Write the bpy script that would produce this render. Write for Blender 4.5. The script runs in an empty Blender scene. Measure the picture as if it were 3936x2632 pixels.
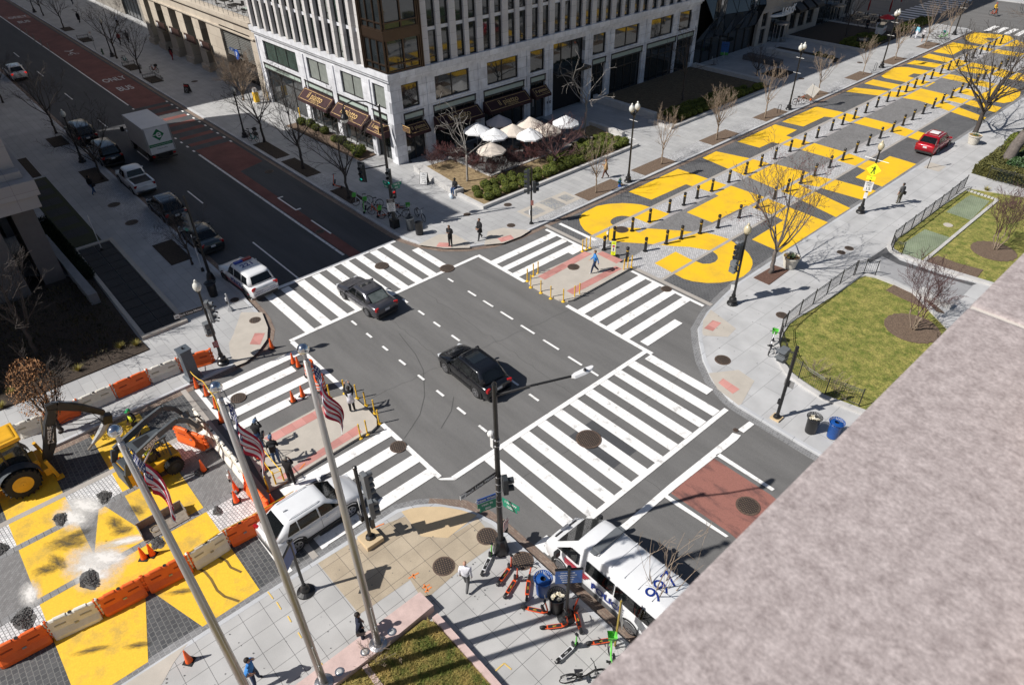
import bpy, bmesh, math, random
from mathutils import Vector, Matrix
random.seed(7)
PI = math.pi
S = bpy.context.scene
COL = S.collection
# ---------------- camera ----------------
cam = bpy.data.cameras.new("camera"); cam_o = bpy.data.objects.new("camera", cam); COL.objects.link(cam_o)
cam.lens = 24.01; cam.sensor_width = 36; cam.clip_end = 1500; cam.clip_start = 0.05
cam_o.matrix_world = Matrix.Translation((0, 0, 25)) @ (Matrix.Rotation(math.radians(48.662), 4, 'Z') @ Matrix.Rotation(math.radians(52.906), 4, 'X') @ Matrix.Rotation(math.radians(-1.194), 4, 'Z'))
cam.dof.use_dof = True; cam.dof.focus_distance = 38; cam.dof.aperture_fstop = 6.3
S.camera = cam_o
# ---------------- light ----------------
SUN_AZ = math.radians(66.3); SUN_EL = math.radians(44)
w = bpy.data.worlds.new("World"); S.world = w; w.use_nodes = True
nt = w.node_tree; sky = nt.nodes.new('ShaderNodeTexSky'); sky.sky_type = 'NISHITA'; sky.sun_disc = False
sky.sun_elevation = SUN_EL; sky.sun_rotation = math.radians(203.7)
bg = nt.nodes['Background']; bg.inputs['Strength'].default_value = 0.05
nt.links.new(sky.outputs[0], bg.inputs['Color'])
sl = bpy.data.lights.new("sun", 'SUN'); sl.energy = 4.7; sl.angle = math.radians(0.5); sl.color = (1, .96, .9)
so = bpy.data.objects.new("sun", sl); COL.objects.link(so)
so.rotation_euler = Vector((math.cos(SUN_EL) * math.cos(SUN_AZ), math.cos(SUN_EL) * math.sin(SUN_AZ), -math.sin(SUN_EL))).to_track_quat('-Z', 'Y').to_euler()
S.view_settings.view_transform = 'Standard'; S.view_settings.look = 'None'; S.view_settings.exposure = .24; S.view_settings.gamma = 1
# ---------------- materials ----------------
MT = {}
def srgb(r, g, b):
    f = lambda c: (c / 255 / 12.92) if c <= 10 else ((c / 255 + .055) / 1.055) ** 2.4
    return (f(r), f(g), f(b))
def mat(name, col, rough=.6, metal=0, var=.12, vs=2.0, fine=0, fs=60, bump=0, bs=60, col2=None, spec=.5, emit=0, coat=0, trans=0, alpha=1, thr=None, st=None):
    if name in MT: return MT[name]
    m = bpy.data.materials.new(name); m.use_nodes = True; t = m.node_tree; N = t.nodes; L = t.links
    b = N['Principled BSDF']; b.inputs['Roughness'].default_value = rough; b.inputs['Metallic'].default_value = metal
    b.inputs['Specular IOR Level'].default_value = spec
    if coat: b.inputs['Coat Weight'].default_value = coat; b.inputs['Coat Roughness'].default_value = .05
    if trans: b.inputs['Transmission Weight'].default_value = trans
    if alpha < 1: b.inputs['Alpha'].default_value = alpha
    tc = N.new('ShaderNodeTexCoord')
    n = N.new('ShaderNodeTexNoise'); n.inputs['Scale'].default_value = vs; n.inputs['Detail'].default_value = 5; n.inputs['Roughness'].default_value = .65
    mp = N.new('ShaderNodeMapping'); mp.inputs['Scale'].default_value = st or (1, 1, 1); L.new(tc.outputs['Object'], mp.inputs[0]); L.new(mp.outputs[0], n.inputs['Vector'])
    r = N.new('ShaderNodeValToRGB'); lo, hi = (thr or (.3, .7))
    r.color_ramp.elements[0].position = lo; r.color_ramp.elements[1].position = hi
    c2 = col2 or tuple(min(1, c * (1 + var)) for c in col); c1 = col if col2 else tuple(c * (1 - var) for c in col)
    r.color_ramp.elements[0].color = (*c1, 1); r.color_ramp.elements[1].color = (*c2, 1)
    L.new(n.outputs['Fac'], r.inputs['Fac']); out = r.outputs['Color']
    if fine:
        n2 = N.new('ShaderNodeTexNoise'); n2.inputs['Scale'].default_value = fs; n2.inputs['Detail'].default_value = 3
        L.new(tc.outputs['Object'], n2.inputs['Vector'])
        mr = N.new('ShaderNodeMapRange'); mr.inputs['From Min'].default_value = .3; mr.inputs['From Max'].default_value = .7
        mr.inputs['To Min'].default_value = 1 - fine; mr.inputs['To Max'].default_value = 1 + fine
        L.new(n2.outputs['Fac'], mr.inputs['Value'])
        mx = N.new('ShaderNodeVectorMath'); mx.operation = 'SCALE'; L.new(out, mx.inputs[0]); L.new(mr.outputs[0], mx.inputs['Scale']); out = mx.outputs[0]
    L.new(out, b.inputs['Base Color'])
    if emit: b.inputs['Emission Strength'].default_value = emit; L.new(out, b.inputs['Emission Color'])
    if bump:
        n3 = N.new('ShaderNodeTexNoise'); n3.inputs['Scale'].default_value = bs; n3.inputs['Detail'].default_value = 4
        L.new(tc.outputs['Object'], n3.inputs['Vector'])
        bp = N.new('ShaderNodeBump'); bp.inputs['Strength'].default_value = bump; bp.inputs['Distance'].default_value = .02
        L.new(n3.outputs['Fac'], bp.inputs['Height']); L.new(bp.outputs[0], b.inputs['Normal'])
    MT[name] = m; return m
def brick(name, c1, c2, cm, bw, bh, ms, off=.5, rot=0, ox=0, oy=0, var=.15, vs=.6, rough=.75, fine=.08, fs=40, axes='xy', worn=0, wcol=None, bump=.3, bias=0):
    if name in MT: return MT[name]
    m = bpy.data.materials.new(name); m.use_nodes = True; t = m.node_tree; N = t.nodes; L = t.links
    b = N['Principled BSDF']; b.inputs['Roughness'].default_value = rough
    tc = N.new('ShaderNodeTexCoord'); sep = N.new('ShaderNodeSeparateXYZ'); cmb = N.new('ShaderNodeCombineXYZ')
    L.new(tc.outputs['Object'], sep.inputs[0]); ix = {'x': 0, 'y': 1, 'z': 2}
    L.new(sep.outputs[ix[axes[0]]], cmb.inputs[0]); L.new(sep.outputs[ix[axes[1]]], cmb.inputs[1])
    mp = N.new('ShaderNodeMapping'); mp.inputs['Rotation'].default_value = (0, 0, rot); mp.inputs['Location'].default_value = (ox, oy, 0)
    L.new(cmb.outputs[0], mp.inputs['Vector'])
    br = N.new('ShaderNodeTexBrick'); br.inputs['Scale'].default_value = 1; br.inputs['Brick Width'].default_value = bw; br.inputs['Row Height'].default_value = bh
    br.inputs['Mortar Size'].default_value = ms; br.inputs['Mortar Smooth'].default_value = .1; br.offset = off; br.inputs['Bias'].default_value = bias
    br.inputs['Color1'].default_value = (*c1, 1); br.inputs['Color2'].default_value = (*c2, 1); br.inputs['Mortar'].default_value = (*cm, 1)
    L.new(mp.outputs[0], br.inputs['Vector']); out = br.outputs['Color']
    for sc, va in ((vs, var), (fs, fine)):
        n = N.new('ShaderNodeTexNoise'); n.inputs['Scale'].default_value = sc; n.inputs['Detail'].default_value = 5
        L.new(tc.outputs['Object'], n.inputs['Vector'])
        mr = N.new('ShaderNodeMapRange'); mr.inputs['From Min'].default_value = .3; mr.inputs['From Max'].default_value = .7
        mr.inputs['To Min'].default_value = 1 - va; mr.inputs['To Max'].default_value = 1 + va; L.new(n.outputs['Fac'], mr.inputs['Value'])
        mx = N.new('ShaderNodeVectorMath'); mx.operation = 'SCALE'; L.new(out, mx.inputs[0]); L.new(mr.outputs[0], mx.inputs['Scale']); out = mx.outputs[0]
    if worn:
        n = N.new('ShaderNodeTexNoise'); n.inputs['Scale'].default_value = .45; n.inputs['Detail'].default_value = 8; n.inputs['Roughness'].default_value = .7
        L.new(tc.outputs['Object'], n.inputs['Vector']); r = N.new('ShaderNodeValToRGB'); r.color_ramp.elements[0].position = .62 - worn * .2; r.color_ramp.elements[1].position = .72
        r.color_ramp.elements[0].color = (0, 0, 0, 1); r.color_ramp.elements[1].color = (.8, .8, .8, 1); L.new(n.outputs['Fac'], r.inputs[0])
        mx = N.new('ShaderNodeMix'); mx.data_type = 'RGBA'; L.new(r.outputs[0], mx.inputs[0]); L.new(out, mx.inputs[6]); mx.inputs[7].default_value = (*wcol, 1); out = mx.outputs[2]
    L.new(out, b.inputs['Base Color'])
    if bump:
        bp = N.new('ShaderNodeBump'); bp.inputs['Strength'].default_value = bump; bp.inputs['Distance'].default_value = .01; bp.invert = True
        L.new(br.outputs['Fac'], bp.inputs['Height']); L.new(bp.outputs[0], b.inputs['Normal'])
    MT[name] = m; return m
# ---------------- mesh helpers ----------------
class B:
    def __init__(s): s.v = []; s.f = []; s.m = []; s.mi = 0
    def box(s, x0, y0, z0, x1, y1, z1, T=None):
        n = len(s.v); P = [(x, y, z) for z in (z0, z1) for x, y in ((x0, y0), (x1, y0), (x1, y1), (x0, y1))]
        if T is not None: P = [tuple(T @ Vector(p)) for p in P]
        s.v += P; s.f += [tuple(n + i for i in q) for q in ((3, 2, 1, 0), (4, 5, 6, 7), (0, 1, 5, 4), (1, 2, 6, 5), (2, 3, 7, 6), (3, 0, 4, 7))]; s.m += [s.mi] * 6; return s
    def cb(s, c, d, rz=0, rx=0, ry=0):
        T = Matrix.Translation(c) @ Matrix.Rotation(rz, 4, 'Z') @ Matrix.Rotation(ry, 4, 'Y') @ Matrix.Rotation(rx, 4, 'X')
        return s.box(-d[0] / 2, -d[1] / 2, -d[2] / 2, d[0] / 2, d[1] / 2, d[2] / 2, T)
    def prism(s, P, z0, z1):
        a = sum(P[i][0] * P[(i + 1) % len(P)][1] - P[(i + 1) % len(P)][0] * P[i][1] for i in range(len(P)))
        if a < 0: P = P[::-1]
        n = len(s.v); k = len(P); s.v += [(x, y, z0) for x, y in P] + [(x, y, z1) for x, y in P]
        s.f += [tuple(n + i for i in reversed(range(k))), tuple(n + k + i for i in range(k))] + [(n + i, n + (i + 1) % k, n + k + (i + 1) % k, n + k + i) for i in range(k)]; s.m += [s.mi] * (k + 2); return s
    def sheet(s, P, z):
        a = sum(P[i][0] * P[(i + 1) % len(P)][1] - P[(i + 1) % len(P)][0] * P[i][1] for i in range(len(P)))
        if a < 0: P = P[::-1]
        n = len(s.v); s.v += [(x, y, z) for x, y in P]; s.f.append(tuple(range(n, n + len(P)))); s.m.append(s.mi); return s
    def poly(s, P):
        n = len(s.v); s.v += [tuple(p) for p in P]; s.f.append(tuple(range(n, n + len(P)))); s.m.append(s.mi); return s
    def rings(s, R, cap=True, closed=True):
        n = len(s.v); k = len(R[0])
        for r in R: s.v += [tuple(p) for p in r]
        for i in range(len(R) - 1):
            for j in range(k if closed else k - 1):
                s.f.append((n + i * k + j, n + i * k + (j + 1) % k, n + (i + 1) * k + (j + 1) % k, n + (i + 1) * k + j)); s.m.append(s.mi)
        if cap:
            s.f.append(tuple(n + j for j in reversed(range(k)))); s.f.append(tuple(n + (len(R) - 1) * k + j for j in range(k))); s.m += [s.mi] * 2
        return s
    def tube(s, pts, rs, n=8, cap=True):
        pts = [Vector(p) for p in pts]
        if not hasattr(rs, '__len__'): rs = [rs] * len(pts)
        R = []
        for i, p in enumerate(pts):
            d = (pts[min(i + 1, len(pts) - 1)] - pts[max(i - 1, 0)]).normalized()
            a = Vector((0, 0, 1)) if abs(d.z) < .9 else Vector((1, 0, 0)); u = d.cross(a).normalized(); v = d.cross(u)
            R.append([p + (u * math.cos(2 * PI * j / n) - v * math.sin(2 * PI * j / n)) * rs[i] for j in range(n)])
        return s.rings(R[::1], cap)
    def lathe(s, c, prof, n=16, cap=True):
        return s.rings([[(c[0] + r * math.cos(2 * PI * j / n), c[1] + r * math.sin(2 * PI * j / n), c[2] + z) for j in range(n)] for r, z in prof], cap)
    def sph(s, c, r, n=10, m=6, sc=(1, 1, 1)):
        return s.rings([[(c[0] + r * sc[0] * math.sin(PI * i / m) * math.cos(2 * PI * j / n), c[1] + r * sc[1] * math.sin(PI * i / m) * math.sin(2 * PI * j / n), c[2] - r * sc[2] * math.cos(PI * i / m)) for j in range(n)] for i in ([.08] + list(range(1, m)) + [m - .08])])
    def xf(s, T, start=0):
        s.v[start:] = [tuple(T @ Vector(p)) for p in s.v[start:]]; return s
    def ob(s, name, mats, parent=None, smooth=False, bev=0, loc=None):
        me = bpy.data.meshes.new(name); me.from_pydata(s.v, [], s.f)
        if not isinstance(mats, (list, tuple)): mats = [mats]
        for m in mats: me.materials.append(m)
        me.polygons.foreach_set('material_index', s.m)
        if smooth: me.polygons.foreach_set('use_smooth', [True] * len(s.f))
        me.update()
        if bev:
            bm = bmesh.new(); bm.from_mesh(me); bmesh.ops.remove_doubles(bm, verts=bm.verts, dist=1e-5); bmesh.ops.bevel(bm, geom=[e for e in bm.edges if e.is_manifold and e.calc_face_angle(0) > .6], offset=bev, segments=2, affect='EDGES', profile=.6, clamp_overlap=True); bm.to_mesh(me); bm.free()
        o = bpy.data.objects.new(name, me); COL.objects.link(o)
        if parent: o.parent = parent
        if loc: o.location = loc
        return o
def tag(o, label=None, cat=None, group=None, kind=None):
    if label: o['label'] = label
    if cat: o['category'] = cat
    if group: o['group'] = group
    if kind: o['kind'] = kind
    return o
def E(name, label, cat, loc=(0, 0, 0), rz=0, group=None):
    o = bpy.data.objects.new(name, None); COL.objects.link(o); o.empty_display_size = .3
    o.location = loc; o.rotation_euler = (0, 0, rz); return tag(o, label, cat, group)
KIDS = {}
def dup(r, loc=None, rz=None, label=None, sc=None, parent=None, group=None):
    c = r.copy(); COL.objects.link(c); c.parent = parent
    if loc is not None: c.location = loc
    if rz is not None: c.rotation_euler = (0, 0, rz)
    if sc is not None: c.scale = sc if hasattr(sc, '__len__') else (sc, sc, sc)
    if label: c['label'] = label
    if group: c['group'] = group
    for k in r.children: dup(k, parent=c)
    return c
def pl(*a): return [(a[i], a[i + 1]) for i in range(0, len(a), 2)]
def struct(o, kind='structure'): o['kind'] = kind; return o
_tc = {}
def textmesh(s, size=1, ext=.002, bold=0, align='CENTER', sx=1, vcen=True):
    k = (s, size, ext, bold, align, sx)
    if k in _tc: return _tc[k]
    c = bpy.data.curves.new('t', 'FONT'); c.body = s; c.size = size; c.extrude = ext; c.offset = bold; c.align_x = align; c.align_y = 'CENTER' if vcen else 'TOP_BASELINE'; c.resolution_u = 3
    o = bpy.data.objects.new('t', c); COL.objects.link(o); bpy.context.view_layer.update()
    me = bpy.data.meshes.new_from_object(o.evaluated_get(bpy.context.evaluated_depsgraph_get())); bpy.data.objects.remove(o)
    for v in me.vertices: v.co.x *= sx
    _tc[k] = me; return me
def text(s, T, size, m, parent=None, name='lettering', ext=.002, bold=0, sx=1, align='CENTER'):
    me = textmesh(s, size, ext, bold, align, sx).copy(); me.materials.clear(); me.materials.append(m)
    o = bpy.data.objects.new(name, me); COL.objects.link(o)
    if parent: o.parent = parent
    o.matrix_local = T; return o
def frame(o, x, y):  # matrix with local x axis, y axis (up of text) at origin o
    x = Vector(x).normalized(); y = Vector(y).normalized(); z = x.cross(y).normalized(); y = z.cross(x)
    return Matrix.Translation(o) @ Matrix((x, y, z)).transposed().to_4x4()
# ---------------- ground, roads, pavements ----------------
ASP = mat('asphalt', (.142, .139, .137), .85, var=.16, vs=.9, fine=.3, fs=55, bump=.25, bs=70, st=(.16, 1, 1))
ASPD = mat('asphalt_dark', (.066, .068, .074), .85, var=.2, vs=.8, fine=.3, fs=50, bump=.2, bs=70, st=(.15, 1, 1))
WHT = mat('road_paint_white', (.40, .39, .38), .7, col2=(.82, .81, .80), vs=2.2, fine=.09, fs=18, thr=(.27, .44))
WHO = mat('road_paint_old', (.3, .3, .3), .75, col2=(.74, .73, .72), vs=5, fine=.15, fs=30, thr=(.32, .5))
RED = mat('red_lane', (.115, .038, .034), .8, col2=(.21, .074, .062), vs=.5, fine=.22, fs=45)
RED2 = mat('red_lane_sunny', (.12, .06, .055), .8, col2=(.29, .125, .10), vs=1.6, fine=.2, fs=40, thr=(.32, .5), st=(.35, 1, 1))  # lane red with sunlight put into a lighter tone; darker patches are stains
YEL = mat('mural_yellow', (.68, .42, .035), .7, col2=(.84, .51, .015), vs=.5, fine=.06, fs=22, thr=(.32, .55), bump=.15, bs=25)
YELW = mat('mural_yellow_worn', (.46, .31, .07), .7, col2=(.80, .49, .03), vs=.7, fine=.09, fs=18, thr=(.3, .5), bump=.15, bs=25)
DPAV = brick('dark_pavers', (.062, .063, .068), (.10, .10, .105), (.2, .2, .2), .3, .14, .012, .5, PI / 2, var=.12, fine=.15)
DPAV2 = brick('dark_setts', (.05, .052, .057), (.085, .086, .09), (.15, .15, .145), .24, .2, .014, .5, .02, var=.15, fine=.2)
HERR = brick('grey_pavers', (.17, .165, .165), (.235, .23, .23), (.12, .12, .12), .2, .1, .006, .5, .78, var=.08, fine=.12)
COB = brick('pale_setts', (.44, .44, .45), (.62, .61, .62), (.13, .13, .13), .16, .13, .011, .5, .03, var=.12, fine=.12)
COBD = brick('dusty_setts', (.5, .5, .51), (.7, .69, .69), (.16, .16, .16), .16, .14, .012, .5, -.1, var=.2, fine=.15)
BEI = mat('beige_band', (.38, .35, .32), .8, var=.1, vs=1, fine=.12, fs=30)
GST = brick('grey_band', (.33, .31, .31), (.40, .385, .385), (.22, .22, .22), .3, .3, .006, 0, PI / 2, var=.08)
GRT = brick('drain_grate', (.34, .34, .35), (.44, .44, .45), (.10, .10, .10), .045, .30, .014, 0, 0, var=.15, fine=.12)
SLAB = brick('pavement_slabs', (.40, .395, .39), (.43, .425, .42), (.13, .13, .13), .87, .87, .010, 0, 0, .135, -.02, var=.11, vs=.8, fine=.07)
SLABN = brick('pavement_slabs_north', (.43, .43, .435), (.46, .46, .465), (.2, .2, .2), 3.1, 1.22, .009, .4, PI / 2, var=.12, vs=.8, fine=.05)
SLABW = brick('pavement_slabs_west', (.37, .37, .375), (.415, .415, .415), (.19, .19, .19), 1.15, .62, .008, .5, 0, var=.1, fine=.06)
SLABT = brick('pavement_slabs_tan', (.36, .295, .215), (.43, .36, .27), (.1, .09, .08), .87, .87, .009, 0, 0, .135, -.02, var=.15, vs=.9, fine=.12)
TAN = mat('tan_ramp', (.55, .42, .26), .8, var=.08, vs=1.2, fine=.1, fs=60)
CONC = mat('concrete', (.46, .42, .37), .8, var=.08, vs=1.1, fine=.08, fs=50)
KERB = brick('granite_kerb', (.42, .43, .45), (.52, .53, .55), (.15, .15, .15), 1.8, 5, .01, 0, 0, var=.1, fine=.12)
GBRK = brick('gutter_brick', (.19, .13, .10), (.26, .2, .16), (.12, .10, .09), .2, .1, .008, .5, 0)
PINK = brick('tactile_pink', (.46, .2, .175), (.56, .27, .24), (.4, .2, .18), .61, .61, .01, 0, 0, fine=.12, fs=80)
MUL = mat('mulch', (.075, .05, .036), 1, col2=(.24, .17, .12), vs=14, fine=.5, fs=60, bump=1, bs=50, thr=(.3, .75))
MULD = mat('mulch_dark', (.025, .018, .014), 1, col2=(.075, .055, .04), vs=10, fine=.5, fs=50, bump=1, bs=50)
GRN = mat('granite_light', (.5, .49, .48), .6, var=.12, vs=2, fine=.12, fs=70)
GRM = mat('granite_dark', (.1, .1, .11), .6, var=.1, fine=.15)
LAWN = mat('lawn', (.11, .14, .02), 1, col2=(.33, .29, .08), vs=2.2, fine=.5, fs=16, bump=1, bs=60, thr=(.35, .68))
def sheet(name, P, z, m):
    b = B(); b.sheet(P, z); return struct(b.ob(name, m))
def rect(x0, y0, x1, y1): return [(x0, y0), (x1, y0), (x1, y1), (x0, y1)]
struct(B().box(-420, -260, -2, 300, 420, 0).ob('ground', mat('ground_far', (.12, .12, .12), .9)))
sheet('road', rect(-260, -90, 90, 240), .004, ASP)
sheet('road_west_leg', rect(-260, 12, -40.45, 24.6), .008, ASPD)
NWP = pl(-255,24.4, -41.6,24.4, -40.1,24.5, -38.6,24.9, -36.9,25.8, -35.7,27.1, -34.8,28.9, -34.4,31, -34.4,120.5, -35.5,121.5, -255,121.5)
NEP = pl(-19.2,120, -19.2,37.5, -19,35.6, -18.56,32.9, -17.9,31, -17.03,29.93, -15.85,28.65, -14.45,27.56, -12.9,26.88, -12.2,26.75, -8.2,26.6, 90,26.6, 90,121.5, -18,121.5)
SWP = pl(-255,12.2, -41.4,12.2, -40.39,12.05, -38.6,11.97, -37.4,11.82, -36.2,11.5, -35.35,11.0, -34.8,10.35, -34.4,9.3, -34.25,8.3, -34.2,-89, -255,-89)
SEP = pl(-19.15,-89, -19.1,-1, -19,5.4, -18.92,9.4, -18.5,10.25, -18.0,10.9, -16.9,11.7, -16.2,12.0, -15.3,12.25, 90,12.45, 90,-89)
def inset(P, d, flip):
    out = []; n = len(P)
    for i in range(n):
        a, b_, c = Vector(P[i - 1]), Vector(P[i]), Vector(P[(i + 1) % n])
        t1 = (b_ - a).normalized(); t2 = (c - b_).normalized(); t = (t1 + t2); t = t.normalized() if t.length > .1 else t1
        k = 1 / max(.5, t.dot(t1)); out.append(tuple(b_ + Vector((-t.y, t.x)) * d * k * flip))
    return out
def block(nm, P, m, gut):
    a = sum(P[i][0] * P[(i + 1) % len(P)][1] - P[(i + 1) % len(P)][0] * P[i][1] for i in range(len(P)))
    fl = 1 if a > 0 else -1
    I = inset(P, .2, fl); struct(B().prism(I, -.3, .15).ob('pavement_' + nm, m))
    b = B(); k = len(P); J = inset(P, .206, fl)
    b.rings([[(*p, .004) for p in P], [(*p, .14) for p in P], [(*p, .155) for p in inset(P, .015, fl)], [(*p, .156) for p in J], [(*p, .1) for p in J]], cap=False)
    struct(b.ob('kerb_' + nm, KERB))
    O = inset(P, -.42, fl); b = B(); b.rings([[(*p, .0165) for p in P], [(*p, .0165) for p in O]], cap=False); struct(b.ob('gutter_' + nm, gut))
GUT = brick('gutter_setts', (.16, .16, .165), (.22, .22, .225), (.3, .3, .3), .13, .2, .008, .5, 0)
block('northwest', NWP, SLABW, GBRK); block('northeast', NEP, SLABN, GUT); block('southwest', SWP, SLABW, GBRK); block('southeast', SEP, SLAB, GUT)
sheet('gutter_brick_southeast', pl(-18.2,10.6, -17.0,11.75, -16.1,12.08, -15.2,12.28, -6,12.4, -6,12.8, -15.3,12.7, -16.3,12.5, -17.3,12.1, -18.5,10.95), .0195, GBRK)
# plaza paving north and south
for nm, y0, y1, DP, CB in (('north', 34.0, 120, DPAV, COB), ('south', -80, 5.3, DPAV2, COBD)):
    sheet('plaza_paving_' + nm, rect(-34.38, y0, -19.2, y1), .012, DP)
    sheet('plaza_setts_west_' + nm, rect(-30.4, y0, -28.7, y1), .016, CB)
    if nm == 'north':
        C2 = pl(-26.4,34, -26.6,37.5, -26.1,39.5, -25.75,41, -25.4,43.5, -25.25,47, -25.2,120)
        sheet('plaza_setts_east_north', C2 + pl(-23.1,120, -23.1,34), .0165, CB)
        sheet('plaza_centre_north', pl(-28.5,120, -28.5,34, -26.4,34) + C2[1:], .016, HERR)
        b = B(); O = [(x + .33, y) for x, y in C2][::-1]; b.sheet(C2[1:] + O[:-1], .024); struct(b.ob('paving_band', GST))
        sheet('paving_band', rect(-28.8, 38.2, -28.46, y1), .024, GST)
    else:
        sheet('plaza_setts_east_south', rect(-25, y0, -23.1, y1), .0165, CB)
        sheet('plaza_centre_south', rect(-28.5, y0, -25, y1), .016, HERR)
        for x in (-28.79, -25.21): sheet('drain_grating', rect(x, y0, x + .33, 4.4), .024, GRT)
    sheet('paving_band', rect(-30.68, y0, -30.36, y1), .024, BEI)
    if nm == 'north': sheet('paving_band', rect(-23.16, y0, -22.92, y1), .024, BEI)
sheet('paving_band', rect(-34.3, 33.75, -18.9, 34.08), .028, BEI)
sheet('paving_band', rect(-34.2, 5.24, -19.2, 5.52), .028, BEI)
# painted letters
def letter(nm, P, m=YEL, z=.02): sheet('painted_letter_' + nm, P, z, m)
letter('S', pl(-28.81,42.41, -30.54,42.29, -31.45,42.10, -32.10,41.70, -32.68,41.22, -33.38,40.28, -33.78,39.31, -33.72,37.85, -33.65,37.39, -33.37,36.79, -33.11,36.49, -32.50,35.98, -31.62,35.50, -30.74,35.34, -30.25,35.32,
 -29.06,35.72, -28.27,36.23, -26.80,37.41, -26.36,37.72, -25.35,38.41, -24.49,39.16, -23.14,39.80, -22.93,39.84, -22.37,39.60, -22.07,39.24, -21.93,38.73, -22.05,38.23, -22.37,37.85, -22.92,37.79, -23.15,37.73, -24.77,37.87, -24.78,35.46, -23.12,35.32,
 -22.15,35.24, -21.50,35.40, -20.72,35.91, -20.09,36.61, -19.61,37.55, -19.48,38.47, -19.60,39.51, -19.91,40.29, -20.28,40.83, -20.92,41.41, -21.65,41.82, -23.22,42.27, -24.30,42.08, -25.20,41.78, -24.85,41.79, -26.43,40.80, -28.53,39.16, -29.72,38.09, -30.27,37.74,
 -30.57,37.76, -30.75,37.74, -31.06,37.88, -31.31,38.19, -31.43,38.63, -31.41,39.06, -31.24,39.42, -30.96,39.65, -30.60,39.79, -30.36,39.86, -28.80,39.94))
letter('E', pl(-33.75,43.24, -33.81,50.16, -30.58,50.29, -28.75,50.35, -28.38,50.48, -25.22,50.51, -23.17,50.31, -19.43,50.05, -19.42,43.26, -21.96,43.43, -21.98,47.90, -23.15,48.11, -24.77,48.12, -25.42,48.12, -25.61,43.61, -28.03,43.61, -28.03,48.03, -28.73,48.16, -30.25,48.06, -31.30,47.96, -31.45,43.41))
letter('V', pl(-33.77,53.82, -33.82,56.07, -30.57,56.84, -28.72,57.09, -28.37,57.28, -25.20,57.75, -24.88,57.32, -23.17,57.83, -22.91,57.95, -19.47,58.23, -19.50,55.76, -22.90,55.48, -23.24,55.51, -24.95,54.95, -23.21,54.52, -22.85,54.46, -19.42,53.61, -19.44,51.32, -22.90,52.16, -23.22,52.35, -24.74,52.48, -25.19,52.53, -28.38,53.07, -28.86,53.11, -30.28,53.35, -30.59,53.35))
letter('I', pl(-33.81,59.62, -33.82,66.47, -31.44,66.58, -31.38,64.38, -30.60,64.34, -28.71,64.41, -28.35,64.52, -25.22,64.47, -23.04,64.05, -22.00,64.16, -22.03,66.46, -19.55,66.30, -19.50,59.42, -21.96,59.63, -22.02,61.69, -22.92,61.96, -23.16,62.05, -24.75,62.03, -25.33,62.09, -28.30,62.06, -28.66,62.24, -30.17,61.99, -30.57,62.04, -31.40,61.87, -31.47,59.74))
letter('L', pl(-33.75,67.66, -33.65,74.50, -30.70,74.81, -28.72,74.73, -28.39,74.94, -25.31,74.93, -23.26,74.52, -22.92,74.66) + [(-19.65, 74.5), (-19.65, 72.1)] + pl(-22.98,72.35, -23.23,72.36, -24.74,72.62, -25.25,72.51, -28.38,72.47, -28.81,72.46, -30.34,72.66, -31.46,72.16, -31.50,67.91))
letter('K', pl(-33.91,81.65, -33.90,83.80, -30.70,85.21, -30.39,85.31, -28.94,86.07, -28.79,86.79, -30.40,86.36, -30.71,86.16, -33.87,86.04, -33.87,88.32, -30.68,88.47, -30.39,88.49, -28.85,88.54, -28.46,88.71, -25.34,88.56, -25.00,88.39, -23.32,88.31, -23.05,88.43, -19.75,88.02, -19.61,85.86, -23.10,86.57, -23.29,86.38, -24.91,86.47, -24.93,85.85, -23.31,84.92, -23.02,84.98, -19.71,83.55, -19.65,81.87, -23.04,82.87, -23.24,82.99, -24.78,83.45, -25.14,83.81, -26.92,84.21, -28.50,83.89, -28.82,83.72, -30.25,82.96, -30.60,82.86))
letter('C', pl(-33.80,90.31, -33.96,91.46, -34.25,94.74, -33.82,95.79, -33.15,96.26, -30.71,96.48, -30.74,96.70, -28.84,96.44, -28.50,96.78, -25.28,96.74, -23.85,96.46, -22.52,96.39, -20.93,96.08, -20.22,95.46, -19.75,93.62, -19.62,91.01, -20.10,89.71, -21.03,89.46, -22.60,89.52, -23.23,89.80, -25.06,90.13, -25.53,90.19, -25.59,92.10, -25.00,92.31, -23.10,91.82, -22.77,92.41, -22.65,93.58, -23.31,94.26, -24.78,94.43, -25.26,94.51, -28.52,94.58, -28.93,94.58, -30.46,94.55, -30.76,94.25, -31.54,94.09, -31.55,92.41, -30.70,92.25, -30.40,91.97, -28.90,92.03, -28.27,92.32, -28.23,89.81, -28.79,89.64, -30.27,89.83, -30.71,89.90, -33.22,89.83))
letter('A', pl(-33.94,97.66, -33.91,99.99, -30.76,100.58, -30.42,100.65, -30.43,101.94, -30.65,101.72, -33.87,102.05, -33.94,104.42, -30.65,103.98, -30.39,104.10, -29.08,104.05, -28.64,103.83, -25.64,103.69, -23.94,103.07, -22.24,102.95, -21.21,99.63, -23.02,99.55, -25.03,99.90, -26.37,99.17, -28.57,99.13, -28.66,98.43, -30.49,98.81, -30.89,98.29))
letter('L_north', pl(-33.91,105.64, -34.00,112.45, -30.72,112.59, -28.83,112.59, -28.82,112.74, -25.69,112.92, -25.30,112.81, -24.57,110.45, -25.44,110.61, -28.52,110.60, -28.93,110.90, -30.52,111.31, -31.05,110.29, -31.65,110.00, -31.55,105.83))
letter('B', pl(-33.90,116.48, -34.20,118.23, -33.98,120.44, -32.74,120.78, -30.88,121.58, -29.64,121.39, -28.90,120.10, -27.13,118.70, -26.32,116.11, -27.26,115.94, -28.68,114.94, -30.88,113.94, -32.25,114.14, -33.26,115.11))
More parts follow.
